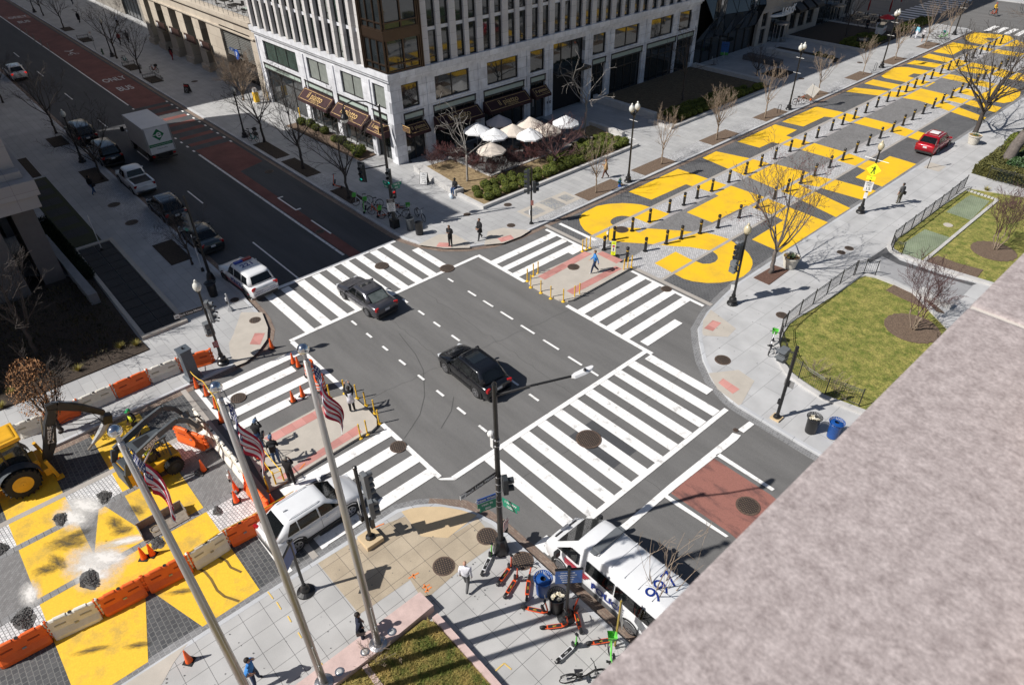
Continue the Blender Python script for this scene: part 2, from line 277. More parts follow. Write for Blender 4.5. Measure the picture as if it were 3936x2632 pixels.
sheet('painted_letter_gap', pl(-31.70,117.40, -31.50,118.55, -30.62,118.44, -30.51,116.59), .0235, DPAV)
sheet('painted_letter_gap', pl(-27.92,101.20, -27.77,101.92, -25.01,101.84, -25.99,101.36), .0235, HERR)
letter('M', pl(-33.9,-4.08, -33.9,-1.72, -25.9,-1.66, -28.45,-.75, -28.45,-.47, -25.6,.42, -33.9,.42, -33.9,2.9, -19.4,2.9, -19.4,.5, -22.79,-.57, -19.4,-1.6, -19.43,-4.02), YELW)
letter('A_south', pl(-33.9,-9, -19.4,-9.4, -19.4,-6.9, -28,-6.3, -33.9,-6.1), YELW)
# crosswalks and lines
bw = B(); bo = B()
ZC = [0]
def nz(): ZC[0] = (ZC[0] + 1) % 9; return .032 + .0006 * ZC[0]
def R(x0, y0, x1, y1, o=0): (bo if o else bw).sheet(rect(x0, y0, x1, y1), nz())
def L4(*a): bw.sheet(pl(*a), nz())
for i, (a, b_) in enumerate(((-33.05, -32.42), (-31.83, -31.28), (-30.72, -30.05), (-24.48, -23.85), (-23.28, -22.62), (-22.0, -21.36), (-20.75, -20.15), (-19.55, -18.95))):
    y1 = 33.35 if i < 7 else 30.9
    R(a, 27.22 if i != 7 else 27.5, b_, y1)
R(-34.35, 26.93, -29.3, 27.22); R(-25.3, 26.93, -18.3, 27.22); R(-33.75, 33.3, -29.4, 33.55); R(-25.2, 33.32, -19.2, 33.56)
R(-33.7, 34.75, -29.9, 35.05); R(-30.4, 32.1, -29.6, 33.3)
for i in range(11):
    y = 26.43 - 1.2065 * i
    R(-18.55 if i else -18.3, y - .02 if i else 26.4, -12.75 if i else -13.98, y + .6 if i else 27.0, 0)
R(-18.85, 12.5, -18.56, 27.2); L4(-12.78,12.8, -12.5,12.8, -12.45,26.2, -12.72,26.2); R(-13.3, 12.75, -12.75, 13.5)
L4(-11.43,19.84, -11.32,24.51, -11.36,24.91, -10.96,25.06, -10.91,24.68, -11.08,19.88, -11.09,19.00, -11.09,17.07, -11.08,15.53, -11.46,15.36, -11.41,16.72)
L4(-11.30,25.30, -11.24,26.27, -10.94,26.25, -10.97,25.32)
for i in range(12):
    yo = 23.32 - .6 - 1.2 * i + .0; R(-40.3 + (.03 * i), yo - .0, -34.4, yo + .62) if i < 9 else 0
    if i == 8: pass
R(-38.3, 23.98, -34.9, 24.58)
R(-40.55, 12.3, -40.2, 23.9); R(-34.4, 12.0, -34.12, 26.95)
for i, x in enumerate((-33.2, -31.95, -30.65, -29.5, -28.25, -23.75, -22.55, -21.3, -20.05)):
    if i != 4: R(x, 6.2 if i < 4 else 6.0, x + .62, 12.0 if i not in (1, 3) else 10.9)
R(-34.1, 11.92, -28.1, 12.2); R(-24.2, 11.95, -22.5, 12.2); R(-22.0, 11.95, -19.2, 12.2); L4(-19.2,11.95, -19.05,11.98, -18.56,12.5, -18.8,12.5)
R(-33.8, 5.85, -29.4, 6.1); R(-22.9, 5.8, -19.4, 6.1); R(-22.85, 4.0, -19.3, 4.35)
# lane lines
R(-255, 19.87, -88.7, 20.02); R(-68.1, 19.83, -41.2, 20.03, 1); R(-47.75, 15.85, -40.45, 15.97)
for x in (-125.8, -112.4, -99.2, -86.1, -73.4, -60.5): R(x, 15.8, x + 3.4, 15.92)
for x in (-53.6, -47.9): R(x, 20.9, x + 3.1, 21.03)
R(-53.7, 20.9, -53.5, 21.4); R(-50.55, 20.9, -50.35, 21.4)
for k in range(12):
    x = -87.2 + 1.6 * k; R(x, 19.82, x + .5, 20.0); R(x, 23.6, x + .5, 23.78)
for x, w_, y in ((-33.3, .6, 23.5), (-31.1, .85, 23.5), (-29.5, 1, 23.5), (-27.75, 1.2, 23.48), (-25.75, 1.25, 23.42), (-23.7, 1.35, 23.38), (-21.5, 1.1, 23.3), (-19.8, .7, 23.28),
    (-33.35, .6, 19.72), (-31.5, .65, 19.68), (-29.8, .7, 19.64), (-27.9, .8, 19.6), (-24.5, .8, 19.45), (-22.3, .7, 19.42), (-20.65, .75, 19.35),
    (-33.5, .62, 15.9), (-31.7, .6, 15.87), (-29.9, .58, 15.86), (-28.1, .65, 15.84), (-26.2, .6, 15.83), (-24.4, .66, 15.8), (-22.5, .7, 15.77), (-20.65, .63, 15.74)):
    R(x, y - .07, x + w_, y + .07)
L4(-11.09,19.22, -10.59,19.23, -7.85,19.31, -7.89,19.17, -10.42,19.00, -11.09,19.00); L4(-10.99,23.22, -7.91,23.16, -7.93,22.96, -11.04,22.96)
struct(bw.ob('road_marking', WHT)); struct(bo.ob('road_marking_worn', WHO))
sheet('bus_lane', rect(-255, 20.1, -87, 23.75), .012, RED)
sheet('bus_lane', pl(-69.5,20.1, -40.5,20.15, -40.5,21.05, -61.4,21.1, -62.2,23.7, -69.5,23.7), .012, RED)
for k in range(7): x = -86.0 + 2.4 * k; sheet('bus_lane_dash', rect(x, 20.2, x + .9, 23.55), .012, RED)
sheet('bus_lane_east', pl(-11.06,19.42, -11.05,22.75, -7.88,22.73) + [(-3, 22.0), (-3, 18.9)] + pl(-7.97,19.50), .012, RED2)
sheet('bus_lane_sun_patch', pl(-155.0,20.1, -152,20.1, -150.2,23.7, -153.4,23.7), .014, RED2)  # slanted sun patch painted in the lighter red on the shaded lane
tb = mat('road_text', (.55, .55, .55), .7, var=.1)
def rtext(s, x, y, size, st):
    o = text(s, Matrix.Translation((x, y, .03)) @ Matrix.Rotation(PI / 2, 4, 'Z') @ Matrix.Diagonal((1, st, 1, 1)), size, tb, None, 'road_marking_text', 0, .02); struct(o)
rtext('ONLY', -100.9, 22.1, 1.0, 2.6); rtext('BUS', -95.9, 21.9, 1.05, 2.6); rtext('ONLY', -152.5, 22, 1.05, 2.6); rtext('BUS', -147.6, 21.9, 1.05, 2.6)
b = B()
for cx, cy in ((-118.3, 21.5), (-118.3, 22.35)): b.rings([[(cx + r * 1.3 * math.cos(a * PI / 8), cy + r * math.sin(a * PI / 8), .03) for a in range(16)] for r in (.22, .3)], False)
b.sheet(pl(-120.9,21.4, -120.2,22, -120.9,22.6, -121.3,22.6, -120.7,22, -121.3,21.4), .03); b.sheet(pl(-118.4,21.5, -119.6,21.7, -119.7,22, -118.4,22.3, -118.5,22.1, -119.2,21.9), .03)
struct(b.ob('road_marking_cycle', tb))
# K street far end
sheet('road_far', rect(-255, 121.5, 90, 146), .009, ASP)
b = B()
for k in range(13): b.sheet(rect(-47.5 + 0, 123 + 1.75 * k, -42.5, 123.8 + 1.75 * k), .03)
for k in range(16): b.sheet(rect(-33.5 + 1.3 * k, 122.2, -32.8 + 1.3 * k, 126.5), .03)
struct(b.ob('road_marking_far', WHT))
struct(B().box(-255, 146, 0, 90, 240, .15).ob('pavement_far_north', SLABN))
# medians
def island(nm, P, pinks, zt=.15):
    struct(B().prism(P, -.1, zt).ob('median_' + nm, CONC))
    for q in pinks: sheet('tactile_strip_' + nm, q, zt + .004, PINK)
island('north', pl(-28.96,27.10, -29.20,27.61, -29.34,28.35, -28.99,33.67, -25.41,33.60, -25.37,28.37, -25.40,27.73, -25.53,27.43, -26.07,27.12, -27.36,26.99, -28.36,26.98),
    [pl(-29.06,28.08, -29.20,32.91, -28.60,33.10, -28.41,28.11), pl(-26.42,28.18, -26.29,33.02, -25.74,33.02, -25.81,28.16), pl(-28.38,33.32, -28.32,33.88, -26.48,33.99, -26.48,33.29)])
island('south', pl(-27.41,5.96, -27.53,7.73, -27.56,9.70, -27.69,11.19, -27.48,11.80, -26.84,12.07, -25.62,12.11, -24.64,12.03, -24.18,11.75, -24.05,11.32, -24.12,10.94, -23.95,6.79, -23.98,5.60),
    [pl(-27.39,6.95, -27.44,10.90, -26.84,10.94, -26.79,7.17), pl(-24.43,6.18, -24.90,10.98, -24.31,10.93, -24.09,6.43)])
# pavement overlays
def ov(nm, P, m, z=.158): return sheet(nm, P, z, m)
ov('pavement_tan', pl(-18.80,5.29, -18.77,6.04, -18.72,7.10, -18.56,8.58, -18.32,9.43, -16.92,9.33, -16.06,10.15, -16.00,11.79, -14.40,11.59, -14.44,10.72, -14.48,10.01, -14.32,7.86, -14.48,7.56, -15.48,7.72, -15.52,6.12, -15.57,5.32), SLABT)
ov('ramp_tan', pl(-18.65,9.48, -18.52,9.88, -18.19,10.39, -17.58,11.04, -16.86,11.54, -16.15,11.88, -16.06,10.15, -16.92,9.33), TAN, .162)
ov('apron', [(-19.0, -.2), (-18.6, -.9), (-18.1, -1.5), (-17.7, -2.4), (-17.6, -30), (-19.0, -30)], CONC)
ov('ramp', pl(-39.13,11.10, -38.19,12.09, -36.36,11.60, -35.24,11.01, -34.34,9.94, -33.98,9.04, -34.03,8.35, -35.48,8.74, -36.42,9.08, -37.24,9.77, -37.35,9.83), CONC)
ov('tactile_strip', pl(-36.34,10.72, -35.91,11.19, -34.98,10.43, -35.48,9.99), PINK, .164)
ov('ramp', pl(-38.71,26.85, -37.83,27.69, -36.04,27.71, -35.42,27.21, -36.61,25.85, -38.47,24.66), CONC); ov('tactile_strip', pl(-37.64,26.04, -37.08,26.54, -36.45,26.27, -37.27,25.48), PINK, .164)
ov('ramp', pl(-36.08,31.07, -34.31,32.30, -34.11,31.16, -34.25,29.45, -35.04,28.24, -36.43,29.83), CONC); ov('tactile_strip', pl(-35.09,29.61, -34.80,30.71, -34.18,30.51, -34.45,29.45), PINK, .164)
ov('ramp', pl(-18.53,33.27, -16.27,32.66, -16.13,31.57, -17.20,30.64, -17.43,30.81, -18.17,31.93), CONC); ov('tactile_strip', pl(-17.77,32.38, -17.24,32.52, -17.10,31.41, -17.63,31.26), PINK, .164)
ov('ramp', pl(-14.91,27.86, -13.94,29.34, -12.79,29.15, -12.21,26.99, -12.26,26.78, -13.78,27.08), CONC); ov('tactile_strip', pl(-14.10,28.07, -12.94,27.94, -12.99,27.34, -14.06,27.55), PINK, .164)

def marks(nm, L_, m, wd, z):
    b = B()
    for P in L_:
        c_ = [Vector((*p, z)) for p in P]
        for a_, d_ in zip(c_, c_[1:]): t_ = (d_ - a_).normalized(); s_ = Vector((-t_.y, t_.x, 0)) * wd / 2; b.poly([a_ - s_, d_ - s_, d_ + s_, a_ + s_])
    return struct(b.ob(nm, m))
CK = mat('crack_dark', (.045, .044, .043), .9); OSP = mat('spray_orange', (.75, .22, .05), .8); YSP = mat('spray_yellow', (.72, .5, .14), .8)
rdc = random.Random(2)
def wob(a, c_, n=14, k=.06):
    a, c_ = Vector(a), Vector(c_); return [tuple(a.lerp(c_, i / n) + Vector((rdc.gauss(0, k), rdc.gauss(0, k)))) for i in range(n + 1)]
marks('tyre_mark', [pl(-30.29,17.34, -27.92,16.88, -26.35,16.32, -24.50,15.05, -23.46,13.98, -22.96,13.10, -22.56,12.34), pl(-23.33,16.17, -22.53,15.38, -21.85,14.16)], mat('tyre_rub', (.085, .084, .083), .9), .05, .0095)
marks('road_crack', [wob((-34, 21.4), (-19, 21.1), 40), wob((-33, 17.8), (-22, 17.5), 30), wob((-18.4, 19.5), (-9, 19.1), 24), wob((-40, 14.2), (-60, 14.0), 40), wob((-26.5, 12.4), (-24.9, 26.8), 30), wob((-16.5, 13.2), (-15.9, 26.4), 26, .04), wob((-14.3, 18.1), (-12.6, 18.6), 8), wob((-41, 22.6), (-60, 22.7), 40)], CK, .014, .0095)
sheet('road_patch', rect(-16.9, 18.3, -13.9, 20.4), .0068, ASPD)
marks('spray_mark', [pl(-18.73,8.08, -18.62,8.52), pl(-15.57,7.70, -15.50,8.17), pl(-15.62,7.95, -15.39,7.90), pl(-14.91,8.00, -14.51,7.94), pl(-14.59,7.82, -14.60,8.17), pl(-14.81,7.86, -14.74,8.18), pl(-24.18,7.31, -24.35,7.69)], OSP, .06, .168)
marks('spray_mark', [pl(-18.98,3.09, -18.53,3.10), pl(-18.30,3.14, -17.88,3.12), pl(-17.43,3.18, -17.10,3.16), pl(-16.52,3.15, -16.22,3.14), pl(-14.83,3.20, -14.54,3.18), pl(-10.19,7.82, -10.19,8.24, -9.83,8.28)], YSP, .05, .168)
b = B()
for _ in range(420):
    x, y, z = ((rdc.uniform(-18.5, -8), rdc.uniform(-3, 12), .1665), (rdc.uniform(-18, -12), rdc.uniform(30, 66), .1665), (rdc.uniform(-39, -34.8), rdc.uniform(27, 70), .1665))[_ % 3]
    if _ % 3 == 0 and y < 7.9 and x > -14.8: continue
    r = rdc.uniform(.012, .035); b.sheet([(x + r * math.cos(a), y + r * math.sin(a)) for a in (0, 1.05, 2.1, 3.14, 4.2, 5.25)], z)
struct(b.ob('gum_spots', mat('gum', (.12, .12, .12), .9)))
# ---------------- buildings ----------------
MARB = brick('white_marble', (.66, .67, .71), (.74, .75, .79), (.38, .39, .42), 1.7, .98, .008, .5, 0, 0, .1, var=.14, vs=1.6, rough=.35, fine=.06, axes='xz', bump=.1)
MARE = brick('white_marble_east', (.62, .63, .67), (.74, .75, .79), (.33, .34, .37), 1.7, .98, .012, .5, 0, 0, .1, var=.16, vs=1.6, rough=.35, fine=.06, axes='yz', bump=.1)
FIN = brick('limestone_fin', (.56, .54, .53), (.62, .60, .59), (.33, .31, .30), 5, .98, .012, 0, 0, 0, .3, var=.06, fine=.05, axes='xz', bump=.1)
FINE_ = brick('limestone_fin_east', (.54, .52, .52), (.60, .58, .58), (.31, .3, .3), 5, .98, .012, 0, 0, 0, .3, var=.06, fine=.05, axes='yz', bump=.1)
GLS = mat('window_glass', (.02, .025, .028), .03, var=.3, vs=.7, spec=.9, coat=.3)
GLG = mat('window_glass_green', (.05, .075, .065), .05, var=.4, vs=.8, spec=.8)
GLB = mat('window_blind', (.25, .27, .25), .2, var=.15, spec=.8)
BRZ = mat('bronze_frame', (.075, .05, .035), .35, metal=.6, var=.1)
BLK = mat('black_metal', (.012, .012, .013), .4, var=.2, spec=.5)
DKF = mat('dark_frame', (.02, .018, .018), .45, var=.1)
GBAND = mat('pale_green_glass', (.42, .50, .45), .3, var=.05)
BURG = mat('burgundy_canvas', (.036, .010, .012), .8, var=.15, vs=3)
GOLD = mat('gold_letter', (.55, .36, .15), .5)
DARK = mat('interior_dark', (.01, .01, .012), .9)
ROOF = mat('roof_grey', (.3, .3, .3), .9)
WH = mat('white_paint', (.75, .75, .76), .4, var=.05)
def fb(b, sd, c, u0, d0, z0, u1, d1, z1):
    if sd == 'S': b.box(u0, c - d1, z0, u1, c - d0, z1)
    elif sd == 'N': b.box(u0, c + d0, z0, u1, c + d1, z1)
    else: b.box(c + d0, u0, z0, c + d1, u1, z1)
def wall(b, sd, c, u0, u1, z0, z1, ops, th=.4):
    us = sorted({u0, u1, *[o[0] for o in ops], *[o[1] for o in ops]}); zs = sorted({z0, z1, *[o[2] for o in ops], *[o[3] for o in ops]})
    for i in range(len(us) - 1):
        k = 0
        while k < len(zs) - 1:
            inh = lambda kk: any(o[0] <= us[i] + 1e-4 < o[1] and o[2] <= zs[kk] + 1e-4 < o[3] for o in ops)
            if inh(k): k += 1; continue
            k2 = k
            while k2 + 1 < len(zs) - 1 and not inh(k2 + 1): k2 += 1
            fb(b, sd, c, us[i], -th, zs[k], us[i + 1], 0, zs[k2 + 1]); k = k2 + 1
def window(par, sd, c, u0, u1, z0, z1, n=1, fm=DKF, gm=GLS, back=.28, fw=.07, tr=(), nm='window'):
    b = B(); fb(b, sd, c, u0, -back, z0, u0 + fw, -back + .08, z1); fb(b, sd, c, u1 - fw, -back, z0, u1, -back + .08, z1)
    fb(b, sd, c, u0 + fw, -back, z0, u1 - fw, -back + .08, z0 + fw); fb(b, sd, c, u0 + fw, -back, z1 - fw, u1 - fw, -back + .08, z1)
    for i in range(1, n): u = u0 + (u1 - u0) * i / n; fb(b, sd, c, u - fw / 2, -back, z0 + fw, u + fw / 2, -back + .07, z1 - fw)
    for z in tr: fb(b, sd, c, u0 + fw, -back, z - fw / 2, u1 - fw, -back + .065, z + fw / 2)
    f = b.ob(nm, fm, par)
    g = B(); fb(g, sd, c, u0 + .01, -back - .06, z0 + .01, u1 - .01, -back + .02, z1 - .01); g.ob('pane', gm, f); return f
office = E('office_building', 'white marble corner office block with tall stone fins above the restaurant', 'building', (-65, 50, 0))

office.location = (0, 0, 0)
SW_ = [(-76.5, -69.1), (-66.9, -63.0), (-60.4, -56.7), (-54.9, -52.95)]; SG = [(-77.35, -68.9), (-68.1, -62.5), (-61.5, -56.15), (-55.4, -53.0)]
EW = [(33.45, 35.3), (37.1, 41.1), (43.3, 47.3), (48.95, 50.95), (58.2, 60.25), (61.7, 65.85), (68, 72.1), (73.3, 75.65)]
EG = [(33.4, 35.6), (36.7, 41.75), (42.75, 48.1), (48.95, 51.1), (58.2, 60.4), (61.3, 66.7), (67.5, 73.0), (73.25, 76.5)]
b = B(); wall(b, 'S', 32.3, -78.3, -52.4, 0, 7.8, [(*q, 0.01, 4.6) for q in SG] + [(*q, 4.95, 7.0) for q in SW_])
b.box(-78.5, 31.95, 7.8, -51.6, 32.28, 8.3); b.box(-78.4, 32.1, 7.55, -51.8, 32.25, 7.8)
for u in (-78.0, -67.5, -61.6, -55.3): b.box(u - .06, 32.2, 0.0, u + .06, 32.31, 7.2)
b.ob('marble_wall', MARB, office)
b = B(); wall(b, 'E', -52, 32.3, 77.2, 0, 7.8, [(*q, 0.01, 4.6) for q in EG] + [(*q, 5.0, 7.1) for q in EW] + [(52.2, 56.95, .01, 7.2)])
b.box(-52.0, 32.283, 7.8, -51.62, 77.3, 8.3); b.box(-51.98, 32.2, 7.55, -51.8, 77.2, 7.8)
for u in (36.2, 42.2, 48.5, 51.6, 57.6, 61.0, 67.1, 73.1): b.box(-52.03, u - .05, 0, -51.93, u + .05, 7.3)
b.ob('marble_wall_east', MARE, office)
b = B(); b.box(-78.2, 32.9, .2, -52.6, 76.9, 28.3); b.ob('interior', DARK, office)
b = B(); b.box(-78.3, 32.3, 28.3, -52, 77, 28.6); b.ob('roof', ROOF, office)
# upper stone fins and spandrels
b = B(); b2 = B()
SF = [-77.44 + 1.6 * i for i in range(14)]; EF = [36.25 + 1.545 * i for i in range(27)]
for i, u in enumerate(SF): b.box(u - .24, 31.93, 8.3, u + .24, 32.6, 28.3)
b.box(-55.9, 32.1, 8.3, -55.0, 32.7, 28.3)
for i, u in enumerate(EF): wd = .36 if i % 2 == 0 else .25; b2.box(-52.6, u - wd, 8.3, -51.75, u + wd, 28.3)
b.ob('stone_fins', FIN, office); b2.ob('stone_fins_east', FINE_, office)
b = B()
for k in range(7): z = 11.0 + 3.05 * k; b.box(-78.2, 32.25, z, -55.4, 32.6, z + .3); b.box(-52.6, 35.9, z, -52.0, 77, z + .3)
b.ob('spandrel', MARB, office)
wg = [GLS, GLG, GLS, GLB, GLS, GLG]
for f_ in range(2):
    z0 = 8.3 + f_ * 3.0; z1 = 11.0 + f_ * 3.05
    for i in range(13):
        window(office, 'S', 32.3, SF[i] + .24, SF[i + 1] - .24, z0, z1, 1, DKF, wg[(i * 7 + f_ * 3) % 5 + (i % 2)], .05, .06, (z0 + .55,))
    for i in range(26):
        a = .36 if i % 2 == 0 else .25; c_ = .25 if i % 2 == 0 else .36
        window(office, 'E', -52, EF[i] + a, EF[i + 1] - c_, z0, z1, 1, DKF, GLS, .05, .06, (z0 + .55,))
b = B(); b.box(-78.2, 32.4, 14.3, -55, 32.5, 28.2); b.box(-52.5, 35.9, 14.3, -52.3, 77, 28.2); struct(b.ob('window_upper_floors', GLS, office), 'stuff')
# bronze corner bay
b = B(); g = B()
for z0, z1 in ((8.4, 11.0), (11.7, 14.4), (15.1, 17.8)):
    g.box(-54.75, 32.12, z0, -51.75, 32.17, z1); g.box(-51.80, 32.2, z0, -51.75, 35.5, z1)
    for u in (-54.8, -53.9, -52.8, -51.78): b.box(u - .05, 32.0, z0, u + .05, 32.12, z1)
    for u in (32.25, 33.9, 35.5): b.box(-51.77, u - .06, z0, -51.64, u + .06, z1)
    for z in (z0 + .05, z0 + .6, z1 - .05): b.box(-54.85, 32.01, z - .05, -51.74, 32.13, z + .05); b.box(-51.76, 32.14, z - .05, -51.63, 35.56, z + .05)
for z in (11.0, 14.4, 17.8): b.box(-54.9, 31.97, z, -51.6, 32.2, z + .7); b.box(-51.85, 32.2, z, -51.6, 35.6, z + .7)
for u in (-55.15, -54.95): b.box(u, 31.9, 8.3, u + .1, 32.3, 28.3)
for u in (35.62, 35.8): b.box(-51.95, u, 8.3, -51.6, u + .1, 28.3)
fr = b.ob('corner_bay', BRZ, office); g.ob('pane', GLS, fr)
for (a, c_), n in zip(SW_, (3, 2, 2, 1)): window(office, 'S', 32.3, a, c_, 4.95, 7.0, n, DKF, GLB if n < 3 else GLG, .22, .1)
for (a, c_) in EW: window(office, 'E', -52, a, c_, 5.0, 7.1, 2 if c_ - a > 3 else 1, DKF, GLS, .22, .1)
def shopfront(sd, c, a, c_, n):
    f = window(office, sd, c, a, c_, .02, 4.0, n, DKF, GLS, .35, .12, (2.9,), 'shopfront')
    g = B(); fb(g, sd, c, a + .1, -.2, 4.05, c_ - .1, -.02, 4.5); g.ob('glass_band', GBAND, f)
    g = B(); fb(g, sd, c, a, -.25, 3.92, c_, .06, 4.05); fb(g, sd, c, a, -.25, 4.5, c_, .1, 4.62); fb(g, sd, c, a, -.25, 4.05, a + .1, .04, 4.5); fb(g, sd, c, c_ - .1, -.25, 4.05, c_, .04, 4.5); g.ob('band_frame', DKF, f); return f
for i, (a, c_) in enumerate(SG): shopfront('S', 32.3, a, c_, 3 if i < 3 else 2)
for a, c_ in EG: shopfront('E', -52, a, c_, 4 if c_ - a > 3 else 2)
b = B(); b.box(-78, 32.8, 0, -69, 33, 3.9); b.ob('garage_opening', DARK, office)
window(office, 'E', -52, 52.2, 56.95, 4.4, 7.2, 3, DKF, GLS, .5, .1); window(office, 'E', -52, 52.2, 56.95, .02, 4.2, 4, DKF, GLS, .9, .1, (3,), 'entrance_door')
b = B(); b.box(-52.9, 52.3, 4.2, -50.9, 56.9, 4.45); b.ob('entrance_canopy', BLK, office)
text('GARAGE ENTRANCE', frame((-73.1, 32.27, 4.27), (1, 0, 0), (0, 0, 1)), .34, DKF, office)
text('900', frame((-51.98, 51.65, 1.5), (0, 1, 0), (0, 0, 1)), .42, DKF, office, bold=.01)
def awning(sd, c, a, c_, zt, dz, out, tx, sz):
    b = B(); f = (lambda u, d, z: (u, c - d, z)) if sd == 'S' else (lambda u, d, z: (c + d, u, z))
    A = [f(a, .02, zt), f(c_, .02, zt), f(c_, out, zt - dz), f(a, out, zt - dz)]; L_ = [f(a, out, zt - dz - .25), f(c_, out, zt - dz - .25)]
    if sd == 'S': b.poly(A[::-1]); b.poly([A[3], A[2], L_[1], L_[0]][::-1])
    else: b.poly(A[::-1]); b.poly([A[3], A[2], L_[1], L_[0]])
    b.poly([f(a, .02, zt), f(a, out, zt - dz), f(a, out, zt - dz - .25), f(a, .02, zt - dz - .25)]); b.poly([f(c_, .02, zt), f(c_, .02, zt - dz - .25), f(c_, out, zt - dz - .25), f(c_, out, zt - dz)])
    o = b.ob('awning', BURG, office)
    u = (a + c_) / 2; xd = (1, 0, 0) if sd == 'S' else (0, 1, 0); up = (0, out, dz) if sd == 'S' else (-out, 0, dz)
    m = text(tx, frame(f(u, out / 2 + .03, zt - dz / 2 + .05), xd, up), sz, GOLD, o, bold=.008); text('restaurant', frame(f(u + .35, out * .78 + .03, zt - dz * .78 + .04), xd, up), sz * .4, GOLD, o)
    g = B()
    for t in (.12, .9):
        z = zt - dz * t + .02; d = out * t + .015; P_ = [f(a + .2, d, z), f(c_ - .2, d, z), f(c_ - .2, d + .03, z - .03), f(a + .2, d + .03, z - .03)]; g.poly(P_)
    for u_ in (a + .2, c_ - .24): g.poly([f(u_, out * .12 + .015, zt - dz * .12 + .02), f(u_ + .04, out * .12 + .015, zt - dz * .12 + .02), f(u_ + .04, out * .9 + .015, zt - dz * .9 + .02), f(u_, out * .9 + .015, zt - dz * .9 + .02)])
    g.ob('trim_line', GOLD, o)
awning('S', 32.3, -68.3, -62.4, 3.85, .9, 1.1, 'il piatto', .95); awning('S', 32.3, -61.7, -55.9, 3.85, .9, 1.1, 'il piatto', .95); awning('S', 32.3, -55.6, -52.9, 3.6, .8, .9, 'il piatto', .5)
awning('E', -52, 33.4, 35.7, 3.6, .7, .8, 'il piatto', .5); awning('E', -52, 36.6, 41.9, 3.6, .8, 1.1, 'il piatto', .85); awning('E', -52, 42.6, 48.2, 3.6, .8, 1.1, 'il piatto', .85); awning('E', -52, 48.9, 51.15, 3.5, .7, .9, 'il piatto', .5)
for i, (x, y, dx, dy) in enumerate(((-52.6, 32.1, 0, -1), (-51.8, 33.0, 1, 0))):
    t = E('hanging_sign', ('gold edged projecting sign on the sunlit side of the marble corner pier', 'gold edged projecting sign on the shaded side of the marble corner pier')[i], 'sign', (x, y, 3.3), 0 if dx else -PI / 2, 'projecting restaurant signs')
    b = B(); b.box(.1, -.06, 0, 1.15, .06, .5); b.ob('board', GOLD, t, bev=.02); b = B(); b.box(.14, -.07, .04, 1.11, .07, .46); b.ob('panel', BURG, t)
    b = B(); b.box(-.1, -.02, .52, 1.1, .02, .56); b.ob('bracket', BLK, t)
    text('IL PIATTO', frame((.62, -.075, .3), (1, 0, 0), (0, 0, 1)), .18, GOLD, t); text('RESTAURANT BAR', frame((.62, -.075, .14), (1, 0, 0), (0, 0, 1)), .1, GOLD, t)
# neighbour: beige limestone block with deep pilasters and terrace
LIM = brick('beige_limestone', (.46, .40, .33), (.52, .46, .38), (.25, .21, .17), 2.2, 1.35, .015, .5, 0, 0, .1, var=.08, fine=.06, axes='xz', bump=.15)
stone = E('limestone_building', 'beige limestone block with deep pilasters and a roof terrace over the garage', 'building')
piers = [(-116.5, -114.6), (-112.4, -110), (-107.4, -105), (-102.2, -99.8), (-96.8, -94.6), (-92.2, -89.8), (-79.7, -78.35)]
ops = [(piers[i][1], piers[i + 1][0], .01, 6.4) for i in range(5)] + [(-89.8, -88.2, .01, .02)] + [(-88.0, -79.7, .01, 6.9)]
b = B(); wall(b, 'S', 32.3, -116.5, -78.35, 0, 7.9, [o for o in ops if o[3] > 1], 1.6); b.box(-116.6, 31.95, 7.9, -78.55, 33.4, 8.4); b.box(-116.55, 32.1, 6.6, -78.5, 32.31, 6.75)
for a, c_ in piers[:6]: b.box(a - .12, 32.05, 0, c_ + .12, 32.31, .9)
b.ob('stone_wall', LIM, stone)
b = B(); b.box(-116.4, 34, 0, -78.5, 52, 7.85); b.ob('interior', DARK, stone)
b = B(); b.box(-116.5, 33.4, 7.9, -78.55, 60, 8.1); b.ob('roof', ROOF, stone)
b = B(); b.box(-116.5, 33.4, 8.2, -96.5, 60, 30); b.ob('upper_storeys', LIM, stone); b = B(); b.box(-96.4, 40, 8.2, -78.6, 60, 30); b.ob('upper_storeys_back', LIM, stone)
for i in range(5):
    window(stone, 'S', 33.4, piers[i][1], piers[i + 1][0], .05, 6.4, 2, DKF, GLG, .2, .1, (2.4, 4.6))
    if i > 0:
        b = B(); b.box(piers[i][1] - .3, 31.9, 3.2, piers[i + 1][0] + .2, 32.04, 4.1); s_ = b.ob('shop_sign', mat('sign_brown', (.05, .025, .02), .5), stone); b = B(); b.cb((piers[i][1] + .15, 31.88, 3.65), (.5, .04, .5)); b.ob('sign_badge', WH, s_)
for i in range(4): window(stone, 'S', 33.4, -113 + i * 4, -111 + i * 4, 9.5, 12, 1, DKF, GLG, -.02, .1)
for i in range(2): window(stone, 'S', 40, -93 + i * 7, -88.5 + i * 7, 9, 11.5, 3, DKF, GLS, -.02, .1)
b = B()
for k in range(16): z = 3.6 + .2 * k; b.box(-87.9, 32.6, z, -79.8, 32.75, z + .09)
for x in (-88, -84, -79.8): b.box(x, 32.55, 3.4, x + .1, 32.8, 6.9)
b.ob('louvre_panel', mat('louvre_metal', (.2, .2, .19), .5), stone)
b = B(); b.tube([(-96.4, 32.3, 9.4), (-78.6, 32.3, 9.4)], .035, 6); b.tube([(-96.4, 32.3, 9.0), (-78.6, 32.3, 9.0)], .02, 4)
for k in range(14): b.tube([(-96.4 + 1.36 * k, 32.3, 8.4), (-96.4 + 1.36 * k, 32.3, 9.4)], .025, 4)
b.ob('terrace_railing', mat('steel_rail', (.45, .45, .46), .3, metal=.8), stone)
t = E('parking_sign', 'round blue parking sign hanging over the garage entrance', 'sign', (-83.2, 31.8, 4.4))
